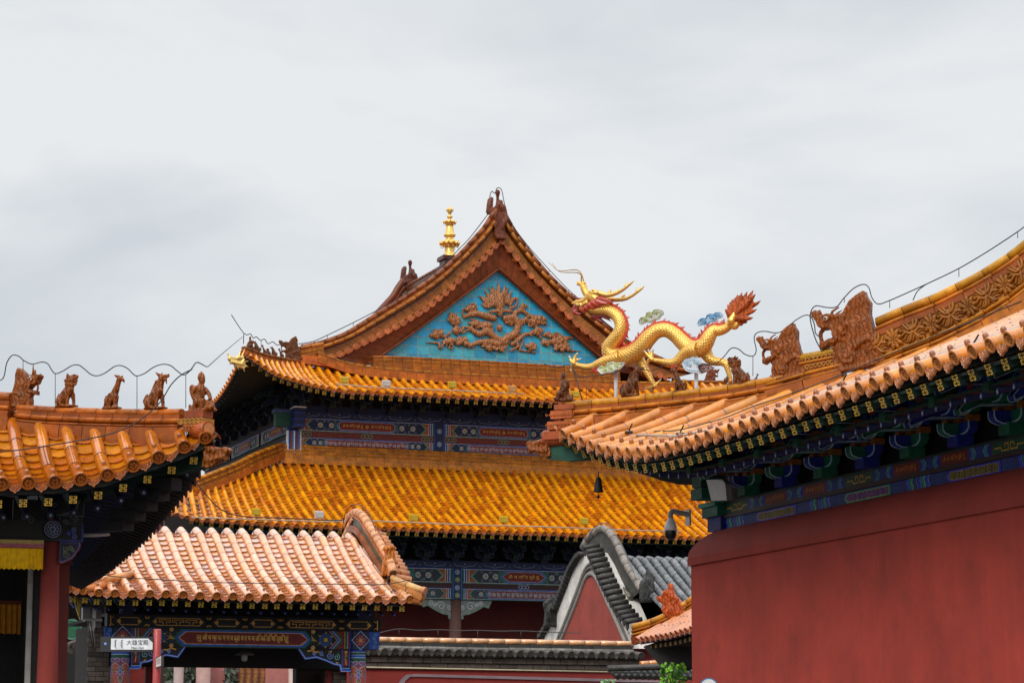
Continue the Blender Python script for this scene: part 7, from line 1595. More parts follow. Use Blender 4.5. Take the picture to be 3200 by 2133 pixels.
GH = CHD + [('c', [(.3, -.1, .9, .1), (.1, -.1, 1.3, .07), (-.0, -.1, 1.7, .03)]), ('c', [(.5, .1, .9, .1), (.35, .1, 1.3, .07), (.3, .1, 1.6, .03)]), ('c', [(.1, -.2, .5, .08), (-.3, -.2, .6, .04)]), ('c', [(.1, -.2, .3, .08), (-.3, -.2, .1, .04)]), ('c', [(.2, -.2, .1, .08), (.0, -.2, -.3, .04)]), ('c', [(1.2, -.05, .8, .1), (1.45, -.05, 1.2, .06)]), ('c', [(.7, -.2, .2, .08), (.5, -.2, -.2, .03)])]
figure('dragon_head_spout', 'gilded dragon head at the upper left roof corner of the great hall', 'ridge ornament', 'corner beam heads', GH, W(UU + .05, VU + .05, uB(0).z - .42), 38, U, V, -1, H('#e8c070'), mat='gold', voxel=.06, smooth=0)
# great hall ridge figures
G3 = 'carved figures on the great hall ridges'
figure('dragon_ornament', 'small carved dragon block at the lower left end of the gable ridge', 'ridge ornament', G3, DRAG, pv(912, 1126, VG - .3), 78, U, V, 1, H('#62340f'), voxel=.03, smooth=0)
figure('dragon_ornament', 'small dragon ornament seen behind the pink cloud of the golden dragon', 'ridge ornament', G3, DRAG, pv(2222, 1192, VG - .3), 52, U, V, -1, H('#7a3c1e'), voxel=.03, smooth=0)
def hipf(px, side=0):
    x = proj(HPu[0])[0]
    best = min(HPu if side == 0 else HPr, key=lambda p: abs(proj(p)[0] - px)); L_ = HPu if side == 0 else HPr
    for a, b in zip(L_, L_[1:]):
        xa, xb = proj(a)[0], proj(b)[0]
        if min(xa, xb) <= px <= max(xa, xb): return a.lerp(b, (px - xa) / (xb - xa))
    return best
figure('seated_man_figure', 'tiny rider figure at the very tip of the upper left hip of the hall', 'ridge figure', G3, MAN, hipf(781), 42, U, V, -1, H('#62340f'), voxel=.05, smooth=0)
for x, hh, pr, nm, lb_ in ((803, 34, DOG, 'dog_figure', 'tiny beast right behind the rider on the upper left hip of the hall'), (826, 30, BIRD, 'bird_figure', 'tiny bird figure second behind the rider on the upper left hip'), (840, 22, LION, 'lion_figure', 'tiny crouching lion third behind the rider on the upper left hip'), (856, 30, DOG, 'dog_figure', 'tiny upright beast fourth behind the rider on the upper left hip'), (879, 30, BIRD, 'bird_figure', 'tiny bird figure touching the dragon block on the upper left hip')):
    figure(nm, lb_, 'ridge figure', G3, pr, hipf(x), hh, U, V, -1, H('#62340f'), voxel=.06, smooth=0)
for x, hh, pr, nm, lb_ in ((2272, 28, DOG, 'dog_figure', 'tiny beast between the pink cloud and the golden dragon hind leg'), (2362, 28, BIRD, 'bird_figure', 'tiny distant bird figure right of the dark lion'), (2404, 22, DOG, 'dog_figure', 'tiny distant beast left of the smaller carved dragon head')):
    figure(nm, lb_, 'ridge figure', G3, pr, pv(x, 1193, VU + 1.0), hh, U, V, 1, H('#62340f'), voxel=.06, smooth=0)
# gable-top ornament and its distant twin, seen end-on
TOP = [('p', [(-.30, 0), (-.02, -.1), (.28, 0), (.2, .3), (.26, .5), (.12, .7), (-.12, .66), (-.3, .5)], .1, .3), ('p', [(-.2, -.7), (.26, -.7), (.26, .3), (-.2, .3)], -.1, .25), ('p', [(-.16, -.85), (.3, -.85), (.3, -.7), (-.16, -.7)], -.15, .35),
 ('c', [(-.28, .4, .45, .14), (-.24, .4, .7, .15), (-.2, .45, .95, .14), (-.14, .5, 1.05, .12)]), ('c', [(.0, .1, .6, .1), (.02, .1, .9, .07), (.02, .1, 1.1, .07), (.02, .1, 1.22, .11), (.02, .1, 1.3, .12)]), ('c', [(.2, -.1, .6, .14), (.26, -.1, .4, .13), (.3, -.15, .25, .1), (.34, -.2, .1, .1), (.22, -.25, -.1, .09), (.16, -.25, -.25, .07), (.12, -.28, -.4, .02)]),
 ('c', [(-.16, -.2, .3, .08), (-.18, -.2, .1, .08), (-.12, -.2, -.1, .07), (-.2, -.2, -.3, .06)]), ('c', [(.1, 0, .7, .16), (.14, 0, .85, .1)])]
figure('dragon_ornament', 'tall carved ornament crowning the gable peak of the great hall', 'ridge ornament', G3, TOP, pv(1556, 690, VG - .05), 72, U, V, 1, H('#6e351f'), voxel=.035, smooth=1)
figure('dragon_ornament', 'dark carved ornament at the far ridge end left of the golden spire', 'ridge ornament', G3, TOP, W(UM, 79.3, zr + .05) + U * .1, 62, U, V, 1, H('#5a2c1a'), voxel=.04, smooth=1)
mb = MB()
# ---- gilded spire on the middle of the main ridge ----
sp = root('spire', 'tiered gilded spire on the main ridge left of the gable peak', 'spire', pv(1405, 803, 74.9)); k = (wloc(sp) - CAM).dot(FW) / F / 2.613
s0_ = wloc(sp); YB = 660
prof_ = [(2, 235), (10, 248), (22, 265), (24, 278), (16, 292), (10, 308), (12, 314), (24, 322), (22, 332), (10, 340), (14, 348), (40, 362), (44, 372), (34, 382), (32, 398), (26, 402), (30, 412), (35, 462), (46, 470), (50, 482), (44, 490), (30, 496), (32, 512), (56, 530), (64, 548), (60, 560), (42, 580), (38, 596), (42, 602), (36, 618), (46, 632), (54, 650), (58, 662)]
mb = MB(); mb.lathe(s0_, [(r_ * k, (YB - y) * k) for r_, y in prof_], 20, H('#eabf6a')); mb.build('shaft', 'gold', sp)
for rr, yy, n_, ln in ((22, 268, 8, 14), (40, 370, 10, 22), (60, 548, 12, 34)):
    mb = MB()
    for j in range(n_):
        a = 2 * PI * j / n_ + .1; d = U * math.cos(a) + V * math.sin(a); b = s0_ + Z * (YB - yy) * k
        mb.tube([b + d * rr * k * .8, b + d * (rr + ln * .5) * k - Z * ln * .1 * k, b + d * (rr + ln * .8) * k + Z * ln * .6 * k], [ln * .42 * k, ln * .4 * k, ln * .03 * k], 8, H('#eabf6a'))
        mb.tube([b + d * rr * k * .85 - Z * ln * .2 * k, b + d * (rr + ln * .55) * k - Z * ln * 1.1 * k], [ln * .2 * k, ln * .03 * k], 6, H('#eabf6a'))
    mb.build('petal_ring', 'gold', sp)
mb = MB(); b = W(UM, 74.9, s0_.z)
for w, z0, z1 in ((.32, -.12, 0), (.26, -.3, -.12), (.34, -.45, -.3), (.4, -1.2, -.45)): mb.boxuv(UM - w, UM + w, 74.9 - w, 74.9 + w, s0_.z + z0, s0_.z + z1, H('#4a2418'))
mb.build('pedestal', 'ridge', sp)
# gate, grey and corner roof beasts
GB = [('p', [(-.22, 0), (.24, 0), (.2, .4), (.16, .75), (.26, .88), (.14, 1.0), (-.02, .93), (-.1, .97), (-.16, .86), (-.06, .7), (-.16, .4)], 0, .24), ('c', [(-.08, -.1, .85, .07), (.1, -.1, .9, .07)]), ('c', [(.0, -.12, .6, .06), (.02, -.13, .3, .06), (-.06, -.13, .1, .05)]), ('c', [(-.02, 0, .95, .04), (-.02, 0, 1.08, .015)]), ('c', [(.18, -.05, .7, .05), (.2, -.05, .5, .05), (.22, -.05, .3, .04)])]
figure('dragon_ornament', 'amber glazed beast leaning at the foot of the gate gable ridge', 'ridge ornament', None, GB, pu(1216, 1800, GU) - U * .02, 100, U, V, 1, H('#b8691f'), voxel=.03)
FL_ = [('p', [(.3, 0), (.36, .2), (.28, .4), (.12, .6), (.02, .72), (.0, .9), (-.05, 1.0), (-.14, .98), (-.12, .85), (-.24, .72), (-.3, .62), (-.5, .66), (-.46, .52), (-.3, .44), (-.3, .3), (-.16, .18), (-.1, .0)], 0, .24)]
random.seed(5)
for k in range(16):
    x, z = random.uniform(-.2, .26), random.uniform(.05, .7); x -= z * .25; FL_.append(('c', [(x, -.1, z, .05), (x + random.uniform(-.1, .1), -.13, z + .08, .04), (x + random.uniform(-.1, .1), -.11, z + .14, .02)]))
figure('dragon_ornament', 'orange flame-like dragon ornament on the small roof corner beside the red wall', 'ridge ornament', None, FL_, np_(2105, 1933), 112, HD, NH, 1, H('#b04a14'), voxel=.026, smooth=1)
mbk = [('p', [(-.2, 0), (.25, 0), (.2, .5), (.28, .8), (.05, 1.0), (-.05, .8), (-.2, .6)], 0, .3), ('c', [(0, -.1, .9, .06), (-.08, -.1, 1.1, .02)]), ('c', [(.1, -.15, .3, .1), (.15, -.15, .5, .1), (.05, -.15, .7, .09)])]
figure('dragon_ornament', 'black weathered beast at the lower end of the grey gable ridge', 'ridge ornament', None, mbk, pu(2020, 1880, GYU + .35), 98, U, V, 1, H('#3a3a38'), voxel=.045)
figure('dragon_ornament', 'black weathered beast on the far left edge of the grey gable', 'ridge ornament', None, mbk, pu(1722, 1958, GYU), 92, U, V, -1, H('#2c2c2a'), voxel=.045)
# ================= golden dragon sculpture above the right ridge =================
DOFF = .16
dgr = root('dragon_statue', 'long golden dragon statue with red mane and flame tail, carried on two white posts', 'dragon statue', hp(1924, 1245, DOFF))
def E(x, y, d=0.0): return hp(1700 + x / 2.614, 750 + y / 2.614, DOFF + d)
def S(x, y, d=0.0): return hp(1700 + x / 5.23, 800 + y / 5.23, DOFF + d)
KE = (E(1000, 900) - CAM).dot(FW) / F / 2.614; KS = KE * 2.614 / 5.23
GOLD1 = H('#e8b65c')
body = [(370, 560, 40), (430, 568, 48), (500, 570, 52), (560, 590, 54), (608, 635, 55), (628, 700, 57), (612, 765, 60), (570, 820, 62), (535, 875, 68), (550, 930, 76), (620, 955, 82), (710, 935, 82), (790, 880, 78), (850, 805, 72), (920, 745, 66), (1000, 735, 64), (1070, 772, 66), (1130, 830, 70), (1190, 880, 76), (1255, 890, 78), (1315, 850, 70), (1350, 790, 62), (1385, 742, 52), (1435, 738, 46), (1490, 715, 40), (1530, 665, 32), (1550, 615, 22), (1553, 595, 10)]
C3 = catmull([Vector((a, b, c)) for a, b, c in body], 7)
def dd(i): return .02 * math.sin(i * .12)
Bp = [E(q.x, q.y, dd(i)) for i, q in enumerate(C3)]; Br = [q.z * KE * .93 for q in C3]
mb = MB(); mb.tube(Bp, Br, 22, GOLD1, uv=True, up0=NH); mb.build('body', 'goldscale', dgr)
# dorsal crest: red fin with ragged flame teeth along the back
mb = MB(); T = []
for i in range(len(Bp)):
    t = (Bp[min(i + 1, len(Bp) - 1)] - Bp[max(i - 1, 0)]).normalized(); n_ = NH.cross(t).normalized(); T.append((t, n_))
sgn = 1 if T[40][1].dot(HD) > 0 else -1
RD = H('#a81e10'); acc = 0
for i in range(14, len(Bp) - 22):
    t, n_ = T[i]; n_ = n_ * sgn; a = Bp[i] + n_ * Br[i] * .86; t2, n2 = T[i + 1]; b = Bp[i + 1] + n2 * sgn * Br[i + 1] * .86
    w = .014
    mb.box(a - NH * w, (b - a), n_ * .03, NH * 2 * w, vary(H('#c83a14'), .1))
    if i % 2 == 0:
        h_ = .052 + .02 * math.sin(i * 1.3); c = vary(RD, .2)
        base0, base1 = a - t * .028 + n_ * .012, a + t * .028 + n_ * .012; tip = a + n_ * h_ + t * .045 * (1 if i < 1000 else -1)
        k_ = mb.pts([base0 - NH * .012, base1 - NH * .012, base1 + NH * .012, base0 + NH * .012, tip])
        for q in ([0, 1, 4], [1, 2, 4], [2, 3, 4], [3, 0, 4]): mb.add([k_ + j for j in q], c)
mb.build('dorsal_crest', 'metal', dgr)
# head
def hc(pts, d=0.0): return ('w', [(S(x, y, d), r * KS * 1.18 + .0015) for x, y, r in pts])
def wsculpt(name, parts, mat, col, vox, parent, smooth=2):
    mb = MB()
    for p in parts:
        if p[0] == 'w':
            L_ = p[1]
            for (A, ra), (B, rb_) in zip(L_, L_[1:]):
                m_ = max(2, int((B - A).length / (min(ra, rb_) * .7 + 1e-4)) + 1); mb.tube([A.lerp(B, k / m_) for k in range(m_ + 1)], [ra + (rb_ - ra) * k / m_ for k in range(m_ + 1)], 8, col)
            for A, ra in L_: mb.ball(A, ra * .99, col, 8)
        else: mb.prism(p[1], p[2], col)
    ob = mb.build(name, mat, parent); md = ob.modifiers.new('r', 'REMESH'); md.mode = 'VOXEL'; md.voxel_size = vox; md.use_smooth_shade = True
    ms = ob.modifiers.new('s', 'SMOOTH'); ms.iterations = smooth; ms.factor = .5
    bpy.context.view_layer.update(); me = bpy.data.meshes.new_from_object(ob.evaluated_get(bpy.context.evaluated_depsgraph_get())); ob.modifiers.clear(); ob.data = me; me.name = name
    for a in list(me.color_attributes): me.color_attributes.remove(a)
    ca_ = me.color_attributes.new('Col', 'FLOAT_COLOR', 'CORNER'); ca_.data.foreach_set('color', np.tile(np.array((*col, 1.0), dtype=np.float32), len(me.loops)))
    if not me.materials: me.materials.append(M[mat])
    return ob
hd_ = [hc([(1000, 800, 80), (900, 740, 85), (820, 680, 80), (760, 650, 62), (700, 620, 52), (665, 560, 50), (645, 500, 50), (640, 465, 45)]), hc([(640, 480, 38), (590, 450, 34), (560, 430, 24)]), hc([(760, 660, 55), (700, 710, 48), (620, 740, 40), (540, 752, 32), (480, 770, 20), (455, 775, 10)]),
       hc([(800, 560, 26), (795, 610, 36), (850, 600, 40), (900, 610, 36)], -.03), hc([(800, 560, 26), (850, 600, 36), (900, 610, 36)], .03), hc([(640, 450, 22), (665, 430, 16)], -.02), hc([(560, 440, 16), (540, 470, 10)], -.01), hc([(660, 690, 14), (690, 650, 16), (670, 620, 12)], -.03), hc([(745, 590, 20)], -.035),
       hc([(600, 790, 16), (560, 800, 12), (520, 790, 10)], -.02), hc([(700, 760, 24), (640, 790, 18), (600, 830, 10)], -.03)]
wsculpt('head', hd_, 'gold', GOLD1, .008, dgr, 1)
mb = MB()
for x, y in ((500, 790), (530, 800), (560, 806), (600, 812), (640, 800)): mb.tube([S(x, y - 14, -.03), S(x - 3, y + 14, -.03)], [.007, .001], 5, H('#c9b47a'))
mb.build('teeth', 'metal', dgr)
mb = MB(); mb.ball(S(795, 562, -.055), .009, H('#4a1a10'), 8); mb.ball(S(748, 585, -.045), .007, (.01, .01, .01), 8); mb.build('eye', 'metal', dgr)
for d_, pts in ((-.04, [[(900, 600, 30), (960, 625, 27), (1040, 640, 24), (1120, 628, 21), (1200, 600, 18), (1280, 555, 16), (1350, 505, 13), (1410, 455, 10), (1470, 402, 3)], [(1050, 630, 14), (1075, 580, 12), (1092, 545, 5)], [(1165, 610, 13), (1175, 575, 11), (1190, 548, 5)], [(1335, 515, 12), (1342, 470, 11), (1350, 438, 4)]]),
                (.05, [[(960, 680, 26), (1050, 705, 25), (1180, 712, 22), (1280, 708, 20), (1360, 690, 17), (1450, 640, 14), (1540, 575, 12), (1600, 530, 9), (1640, 482, 3)], [(1275, 695, 15), (1295, 655, 12), (1318, 628, 5)], [(1515, 590, 11), (1522, 545, 10), (1525, 518, 4)]])):
    wsculpt('horn', [hc([(a_, b_, r_ * 1.35 + 2) for a_, b_, r_ in p], d_) for p in pts], 'gold', H('#d8ae62'), .006, dgr, 1)
for d_, pts in ((-.02, [(655, 445), (640, 380), (622, 320), (600, 270), (560, 235), (510, 222), (440, 228), (370, 236), (300, 240), (240, 238), (200, 210), (165, 165), (135, 115)]), (.02, [(615, 440), (608, 380), (612, 330), (600, 300), (560, 275), (500, 266), (420, 268), (340, 268), (270, 258), (215, 225), (160, 180), (115, 140), (75, 100)])):
    Q = catmull([S(x, y, d_) for x, y in pts], 4); mb = MB(); mb.tube(Q, [.0085 * (1 - .75 * i / len(Q)) for i in range(len(Q))], 6, H('#a8803c')); mb.build('whisker', 'gold', dgr)
MR = H('#a83a24')
mane = [hc(p, d_) for p, d_ in (([(880, 690, 34), (960, 700, 32), (1050, 730, 24), (1145, 775, 6)], -.05), ([(860, 740, 38), (940, 770, 32), (1020, 780, 20), (1080, 770, 5)], -.055), ([(800, 760, 40), (860, 800, 34), (930, 820, 8)], -.055), ([(740, 800, 38), (790, 840, 26), (850, 850, 6)], -.05), ([(680, 840, 36), (720, 870, 24), (740, 900, 6)], -.04), ([(620, 870, 30), (650, 900, 22), (640, 915, 6)], -.03), ([(860, 690, 36), (760, 780, 38), (680, 850, 32), (610, 870, 20)], -.03), ([(980, 690, 20), (1080, 720, 14), (1160, 740, 4)], .03))]
wsculpt('mane', mane, 'metal', MR, .009, dgr, 1)
wsculpt('beard', [hc([(560, 830, 20), (500, 820, 22), (482, 870, 26), (500, 925, 28), (560, 950, 20), (610, 940, 8)], -.0), hc([(540, 870, 20), (520, 910, 24)], 0)], 'metal', H('#8f2418'), .008, dgr, 1)
wsculpt('tongue', [hc([(660, 690, 16), (590, 700, 14), (545, 690, 13), (505, 645, 10), (470, 615, 8), (430, 614, 4)], 0)], 'metal', H('#7a1a20'), .007, dgr, 1)
wsculpt('throat_fringe', [hc(p, .02) for p in ([(780, 1000, 26), (880, 980, 26), (980, 960, 18), (1080, 1000, 14), (1170, 1070, 4)], [(880, 1000, 22), (960, 990, 18), (1040, 1030, 12), (1115, 1075, 4)], [(800, 1010, 22), (880, 1040, 18), (940, 1070, 12), (990, 1108, 4)])], 'metal', H('#6e140e'), .008, dgr, 1)
# tail flame
def ec(pts, d=0.0): return ('w', [(E(x, y, d), r * KE) for x, y, r in pts])
tips = [(1478, 560), (1497, 520), (1515, 500), (1537, 478), (1560, 465), (1585, 437), (1620, 420), (1665, 410), (1715, 400), (1735, 430), (1777, 490), (1745, 560), (1713, 630), (1665, 665), (1620, 690)]
tl = []
for j, (x, y) in enumerate(tips):
    bx_, by_ = 1545 + (x - 1545) * .12, 620 + (y - 620) * .1 + (20 if j > 10 else 0); mx_, my_ = (bx_ + x) / 2 + 8 * math.sin(j), (by_ + y) / 2 + 8
    tl.append(ec([(bx_, by_, 26), (mx_, my_, 22), (mx_ * .35 + x * .65, my_ * .35 + y * .65 + 4, 14), (x, y, 2)], .02 * math.sin(j * 2)))
tl.append(('p', [E(x, y, -.012) for x, y in ((1500, 650), (1485, 600), (1520, 530), (1570, 490), (1640, 470), (1700, 470), (1715, 520), (1690, 580), (1640, 640), (1580, 690))], NH * .024))
wsculpt('tail_flame', tl, 'carved', H('#a44a16'), .009, dgr, 1)
mb = MB(); wsculpt('tail_tip', [ec([(1530, 660, 34), (1548, 620, 24), (1552, 600, 17)], -.03), ec([(1500, 690, 30), (1560, 700, 34), (1600, 660, 20)], .01)], 'gold', GOLD1, .009, dgr, 1)
# legs
def leg(pts, claws, d, dc_=None):
    Q = catmull([Vector((x, y, r)) for x, y, r in pts], 5); mb = MB(); n_ = len(Q)
    mb.tube([E(q.x, q.y, d * (1 - .0)) for q in Q], [q.z * KE for q in Q], 16, GOLD1, uv=True, up0=NH); o = mb.build('leg', 'goldscale', dgr)
    wsculpt('foot', [ec(c, d + (.02 * (j - 1))) for j, c in enumerate([[(a, b, r) for a, b, r in cl_] for cl_ in claws])], 'gold', GOLD1, .008, o, 1)
    mb = MB()
    for j, cl_ in enumerate(claws):
        (xa, ya, ra), (xb, yb, rb_) = cl_[-2], cl_[-1]; dx, dy = xb - xa, yb - ya; l_ = math.hypot(dx, dy); mb.tube([E(xb - dx / l_ * 4, yb - dy / l_ * 4, d + .02 * (j - 1)), E(xb + dx / l_ * 10, yb + dy / l_ * 10, d + .02 * (j - 1)), E(xb + dx / l_ * 20, yb + dy / l_ * 20 - 4, d + .02 * (j - 1))], [rb_ * KE * 1.1, rb_ * KE * .8, .001], 6, H('#b8b8b8'))
    mb.build('claw', 'metal', o)
leg([(620, 960, 62), (560, 975, 54), (500, 990, 45), (440, 1015, 38), (400, 1032, 32), (340, 1035, 24), (285, 1022, 19), (240, 1008, 18)], [[(245, 1005, 19), (222, 990, 13), (212, 962, 10)], [(245, 1000, 18), (250, 960, 13), (266, 935, 10)], [(245, 990, 16), (270, 978, 12), (288, 972, 9)], [(238, 1010, 18), (225, 1035, 11), (222, 1060, 7)]], -.07)
leg([(760, 960, 55), (800, 1010, 40), (835, 1070, 30), (865, 1120, 24), (890, 1165, 19), (905, 1190, 17)], [[(905, 1190, 18), (870, 1205, 12), (840, 1210, 9)], [(905, 1190, 16), (930, 1165, 12), (945, 1148, 8)], [(905, 1195, 16), (895, 1215, 11), (875, 1228, 8)]], .08)
leg([(1250, 900, 66), (1190, 905, 56), (1140, 935, 46), (1100, 975, 40), (1060, 1000, 36), (1000, 996, 27), (940, 985, 20), (890, 978, 18)], [[(885, 975, 18), (850, 940, 13), (828, 915, 9)], [(880, 970, 18), (880, 930, 13), (888, 905, 9)], [(880, 965, 16), (868, 935, 14), (858, 910, 11)], [(860, 975, 18), (845, 1000, 13), (838, 1030, 8)]], -.09)
leg([(1310, 900, 60), (1350, 965, 45), (1400, 990, 37), (1455, 995, 32), (1490, 1020, 28), (1505, 1070, 22), (1520, 1120, 17), (1528, 1150, 12)], [[(1525, 1145, 13), (1515, 1160, 9), (1505, 1166, 6)], [(1528, 1148, 13), (1535, 1160, 9), (1545, 1168, 6)]], .06)
wsculpt('elbow_fringe', [ec([(420, 1040, 26), (405, 1062, 22), (440, 1078, 14)], -.08), ec([(1060, 1015, 24), (1050, 1050, 16), (1040, 1075, 5)], -.1), ec([(1075, 1020, 22), (1085, 1060, 14), (1075, 1080, 5)], -.1)], 'metal', H('#b8452a'), .009, dgr, 1)
# painted clouds
def cloud(pts, puffs, d, c1, c2, label=None, tail=None):
    parts = [('p', [E(x, y, d - .014) for x, y in pts], NH * .028)]; wsculpt('cloud', parts, 'metal', c1, .008, dgr, 1)
    mb = MB()
    for x, y, r, dr in puffs:
        for w_, rr, cc in ((.007, 1.0, c2), (.005, .5, c1)): mb.tube([E(x + dr * r * rr * (1 - k / 13 * .8) * math.cos(k * .62 - 1), y - r * rr * .8 * (1 - k / 13 * .8) * math.sin(k * .62 - 1), d - .02) for k in range(13)], [w_ * (1 - k / 26) for k in range(13)], 6, cc)
    q = [E(x, y, d - .016) for x, y in pts]; mb.tube(q + [q[0]], .005, 5, c1)
    q = [E(sum(p[0] for p in pts) / len(pts) + (x - sum(p[0] for p in pts) / len(pts)) * .82, sum(p[1] for p in pts) / len(pts) + (y - sum(p[1] for p in pts) / len(pts)) * .72, d - .018) for x, y in pts]; mb.tube(q + [q[0]], .004, 5, c2)
    mb.build('cloud_scroll', 'metal', dgr)
cloud([(775, 660), (790, 632), (830, 625), (835, 595), (865, 585), (880, 595), (895, 570), (930, 565), (970, 575), (978, 600), (950, 625), (940, 645), (900, 655), (880, 675), (830, 672), (795, 690), (778, 680)], [(820, 645, 22, 1), (862, 615, 20, 1), (905, 590, 20, 1)], .05, H('#b4b8b0'), H('#a4b040'))
cloud([(1255, 685), (1262, 655), (1290, 635), (1320, 640), (1330, 610), (1360, 600), (1385, 605), (1400, 590), (1440, 590), (1460, 610), (1450, 635), (1410, 640), (1400, 665), (1350, 672), (1340, 692), (1290, 695), (1262, 700)], [(1300, 660, 24, 1), (1365, 630, 24, 1), (1415, 612, 20, -1)], .05, H('#9ab4c6'), H('#3a8cc4'))
cloud([(435, 1050), (470, 1030), (500, 1035), (520, 1005), (560, 995), (590, 1005), (620, 1002), (664, 998), (645, 1025), (620, 1050), (580, 1060), (560, 1078), (510, 1080), (470, 1092), (450, 1075)], [(490, 1055, 20, 1), (535, 1040, 22, 1), (585, 1025, 20, 1)], -.12, H('#d4dad4'), H('#bcc850'))
cloud([(1130, 1000), (1150, 975), (1190, 965), (1210, 955), (1250, 955), (1280, 975), (1275, 1010), (1250, 1030), (1262, 1062), (1280, 1090), (1240, 1080), (1200, 1080), (1160, 1065), (1140, 1040)], [(1175, 1015, 28, 1), (1235, 995, 26, 1)], -.11, H('#c4d0d8'), H('#9ac4e0'))
cloud([(1262, 1025), (1290, 1005), (1330, 1010), (1360, 1020), (1395, 1045), (1360, 1055), (1330, 1070), (1290, 1088), (1270, 1075), (1258, 1050)], [(1292, 1042, 20, 1), (1330, 1035, 16, 1)], .06, H('#b0a8a8'), H('#8a3c44'))
for x, y0, y1 in ((588, 1068, 1283), (1244, 1080, 1212)):
    mb = MB(); mb.tube([E(x, y0, -.02), E(x, y1, -.02), E(x, y1 + 60, -.02)], .022, 12, H('#c4c0c0')); mb.build('post', 'plaster', dgr)
# ================= lightning-protection cables =================
def cable(name, label, pts, fn, r_=.008, posts=(), col=(.012, .012, .014), ph=0.1, sm=6, clips=()):
    P_ = [fn(x, y) for x, y in pts]; mb = MB(); mb.tube(catmull(P_, sm), r_, 6, col)
    for x, y0, y1 in posts: mb.tube([fn(x, y0), fn(x + (0), y1)], r_ * .7, 5, (.06, .05, .05))
    for x, y, w_ in clips:
        q = fn(x, y); 
    o = mb.build(name, 'wire', None, loc=P_[len(P_) // 2]); tag(o, label, 'cable')
    return o
def a1(x, y): return lhp(x / 2.851, 1050 + y / 2.851)
cable('lightning_cable', 'black cable looping above the figures of the left ridge', [(-120, 380), (-40, 400), (30, 370), (60, 240), (110, 170), (170, 180), (210, 215), (285, 248), (370, 230), (425, 245), (460, 300), (495, 333), (560, 310), (640, 262), (700, 257), (750, 290), (810, 340), (870, 352), (940, 325), (1020, 270), (1080, 262), (1140, 290), (1190, 340), (1225, 353), (1290, 330), (1370, 275), (1450, 250), (1520, 262), (1580, 310), (1640, 345), (1700, 300)], a1, .0055, [(492, 335, 620), (1220, 352, 645), (1655, 345, 640), (205, 215, 300)])
cable('lightning_cable', 'thick black cable dropping from the left ridge tip across the amber tiles', [(1700, 300), (1620, 350), (1550, 440), (1490, 590), (1440, 720), (1370, 820), (1260, 900), (1100, 955), (900, 1000), (600, 1060), (300, 1100), (100, 1112), (-100, 1115)], lambda x, y: a1(x, y) - NH * (.15 * max(0, min(1, (y - 300) / 400)) + max(0, (y - 640) / 900)), .0065)
def air(px, py, t): return at(px, py, t)
cable('lightning_cable', 'black cable rising from the left ridge to the great hall corner', [(597, 1155), (614, 1132), (632, 1138), (648, 1145), (663, 1133), (700, 1100), (758, 1052)], lambda x, y: at(x, y, 25.3 + (x - 597) * .24), .008, sm=5)
def cC(x, y): return pv(700 + x / 3.485, 950 + y / 3.485, 69.5)
cable('lightning_rod', 'thin leaning lightning rod above the upper left corner of the great hall', [(80, 115), (150, 225), (220, 325)], cC, .012)
cable('lightning_cable', 'thin cable looping over the tiny figures on the upper left hip', [(212, 430), (218, 325), (250, 335), (290, 325), (320, 370), (350, 355), (400, 395), (440, 380), (480, 430), (530, 410), (580, 445), (630, 425), (665, 420)], cC, .012, [(404, 395, 510)])
cable('lightning_cable', 'thin cable following the left gable ridge of the great hall', [(810, 430), (850, 428), (980, 402), (1120, 340), (1400, 205), (1700, 50), (1900, -60), (2300, -350), (2560, -600), (2700, -750), (2905, -1020)], cC, .012, [(850, 428, 460), (985, 402, 440), (1125, 338, 372), (1408, 205, 240), (1700, 50, 80)])
def dD(x, y): return pv(1200 + x / 2.613, 550 + y / 2.613, VG - .15)
cable('lightning_cable', 'thin cable following the right gable ridge of the great hall', [(862, 170), (880, 125), (905, 140), (925, 98), (960, 115), (985, 230), (1030, 370), (1180, 575), (1350, 765), (1510, 930), (1700, 1100), (1900, 1270), (2080, 1400)], dD, .012, [(1030, 372, 385), (1180, 575, 590), (1350, 765, 780), (1510, 930, 945)])
def fF(x, y): return hp(2300 + x / 2.613, 700 + y / 2.613, -.05)
cable('lightning_cable', 'black cable looping over the two large dragon heads of the right ridge', [(-308, 1151), (-216, 1146), (-148, 1126), (-98, 1081), (-38, 1013), (22, 1021), (72, 1061), (137, 1077), (165, 1030), (148, 930), (175, 885), (240, 875), (330, 888), (400, 860), (480, 790), (560, 745), (610, 755), (640, 820), (650, 890), (690, 925)], fF, .006, [(138, 1077, 1240)])
cable('lightning_cable', 'black cable rising along the tall flower ridge to the right edge', [(730, 1290), (735, 1150), (700, 1040), (650, 940), (610, 800), (610, 720), (650, 668), (740, 680), (820, 675), (880, 605), (960, 525), (1040, 492), (1085, 520), (1110, 600), (1160, 652), (1250, 625), (1400, 560), (1580, 478), (1820, 362), (2060, 220), (2300, 62), (2420, -30)], fF, .006, [(1255, 625, 685), (1820, 362, 430), (2300, 62, 115), (885, 605, 640)])
cable('lightning_cable', 'short cable branching down to the tall flower ridge', [(1445, 622), (1480, 550), (1540, 500), (1585, 475)], fF, .006)
def eE(x, y): return hp(1700 + x / 2.614, 750 + y / 2.614, -.12)
cable('lightning_cable', 'black cable sagging between the figures under the golden dragon', [(0, 1010), (110, 1040), (200, 1018), (240, 1060), (290, 1112), (400, 1108), (520, 1090), (640, 1060), (730, 1020), (800, 1050), (870, 1065), (940, 1045), (1000, 1010)], eE, .0055, [(345, 1110, 1300), (890, 1065, 1275)])
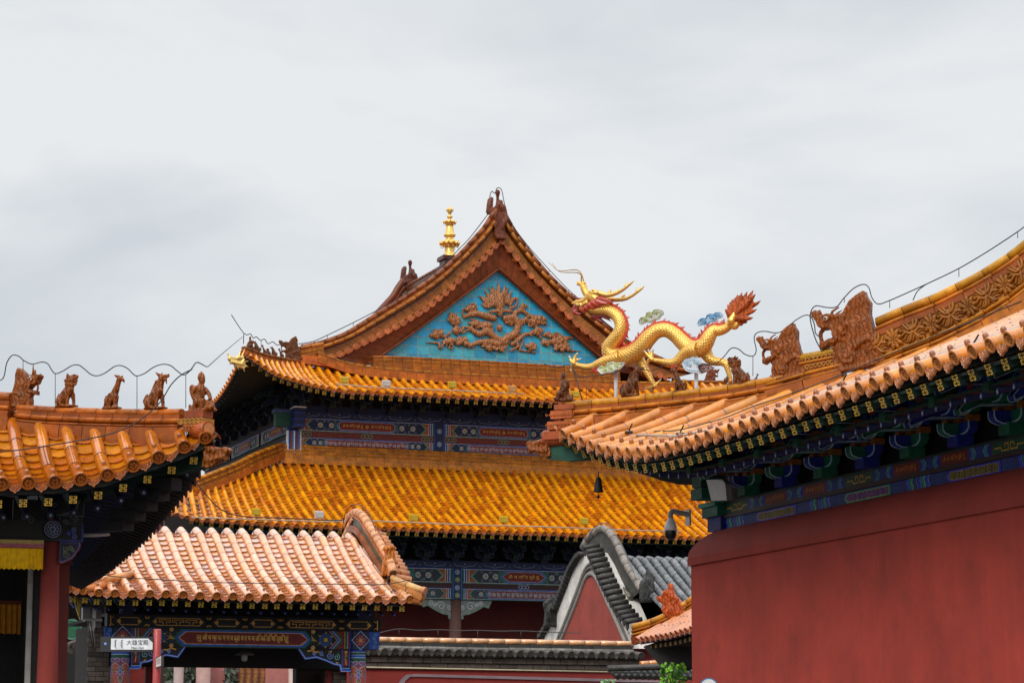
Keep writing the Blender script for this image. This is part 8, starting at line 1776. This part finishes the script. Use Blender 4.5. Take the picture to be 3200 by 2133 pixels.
cable('lightning_cable', 'black cable passing behind the dark lion to the golden dragon', [(1260, 1020), (1350, 1015), (1420, 995), (1470, 950), (1530, 882), (1590, 890), (1640, 930), (1705, 945), (1735, 910), (1720, 830), (1730, 760), (1780, 745), (1880, 748), (1990, 720), (2090, 630)], lambda x, y: eE(x, y) + NH * .1, .008, [(1707, 945, 1140)]) if False else None
cable('down_lead', 'pair of thick black cables hanging from the tip figure across the right eave tiles', [(240, 1060), (260, 1120), (300, 1260), (340, 1370), (395, 1440), (520, 1490), (640, 1540), (740, 1560), (900, 1560), (1100, 1550), (1300, 1500), (1500, 1440), (1700, 1360), (2000, 1260), (2400, 1110), (2800, 940), (3300, 740), (3900, 500)], lambda x, y: (eE(x, y) if y < 1300 and x < 500 else pu(1700 + x / 2.614, 750 + y / 2.614, RU + .55)), .006)
cable('lightning_cable', 'thin beaded wire stretched across the pale gate roof tiles', [(250, 385), (400, 400), (600, 412), (900, 428), (1300, 436), (1600, 438), (1950, 440), (2120, 412)], lambda x, y: pv(200 + x / 1.961, 1600 + y / 1.961, GV - .05), .006)
cable('lightning_cable', 'wire on small yellow stands above the courtyard wall', [(250, 1105), (430, 1070), (610, 1082), (790, 1077), (970, 1085), (1155, 1083), (1350, 1090), (1550, 1088), (1720, 1095), (1895, 1100), (2100, 1105)], lambda x, y: pv(1100 + x / 2.941, 1600 + y / 2.941, WV + .25), .008, [(433, 1070, 1120), (790, 1078, 1130), (1155, 1083, 1145), (1552, 1088, 1140), (1895, 1100, 1150)], col=(.05, .045, .04))
cable('wire', 'slender dark wire crossing the lower roof above the pale gate', [(600, 1490), (640, 1540), (690, 1590), (760, 1612), (900, 1618), (1050, 1625), (1075, 1620)], lambda x, y: pv(x, y, 60), .014)
cable('wire', 'thin looping wire over the arched gate gable ridge', [(1070, 1650), (1080, 1600), (1105, 1576), (1135, 1583), (1158, 1615), (1175, 1660)], lambda x, y: pu(x, y, GU - .1), .006)
cable('wire', 'thin looping wire over the grey gable peak', [(1838, 1680), (1855, 1650), (1880, 1633), (1905, 1640), (1930, 1680), (1955, 1730), (1990, 1810)], lambda x, y: pu(x, y, GYU + .2), .009, col=(.1, .1, .1))
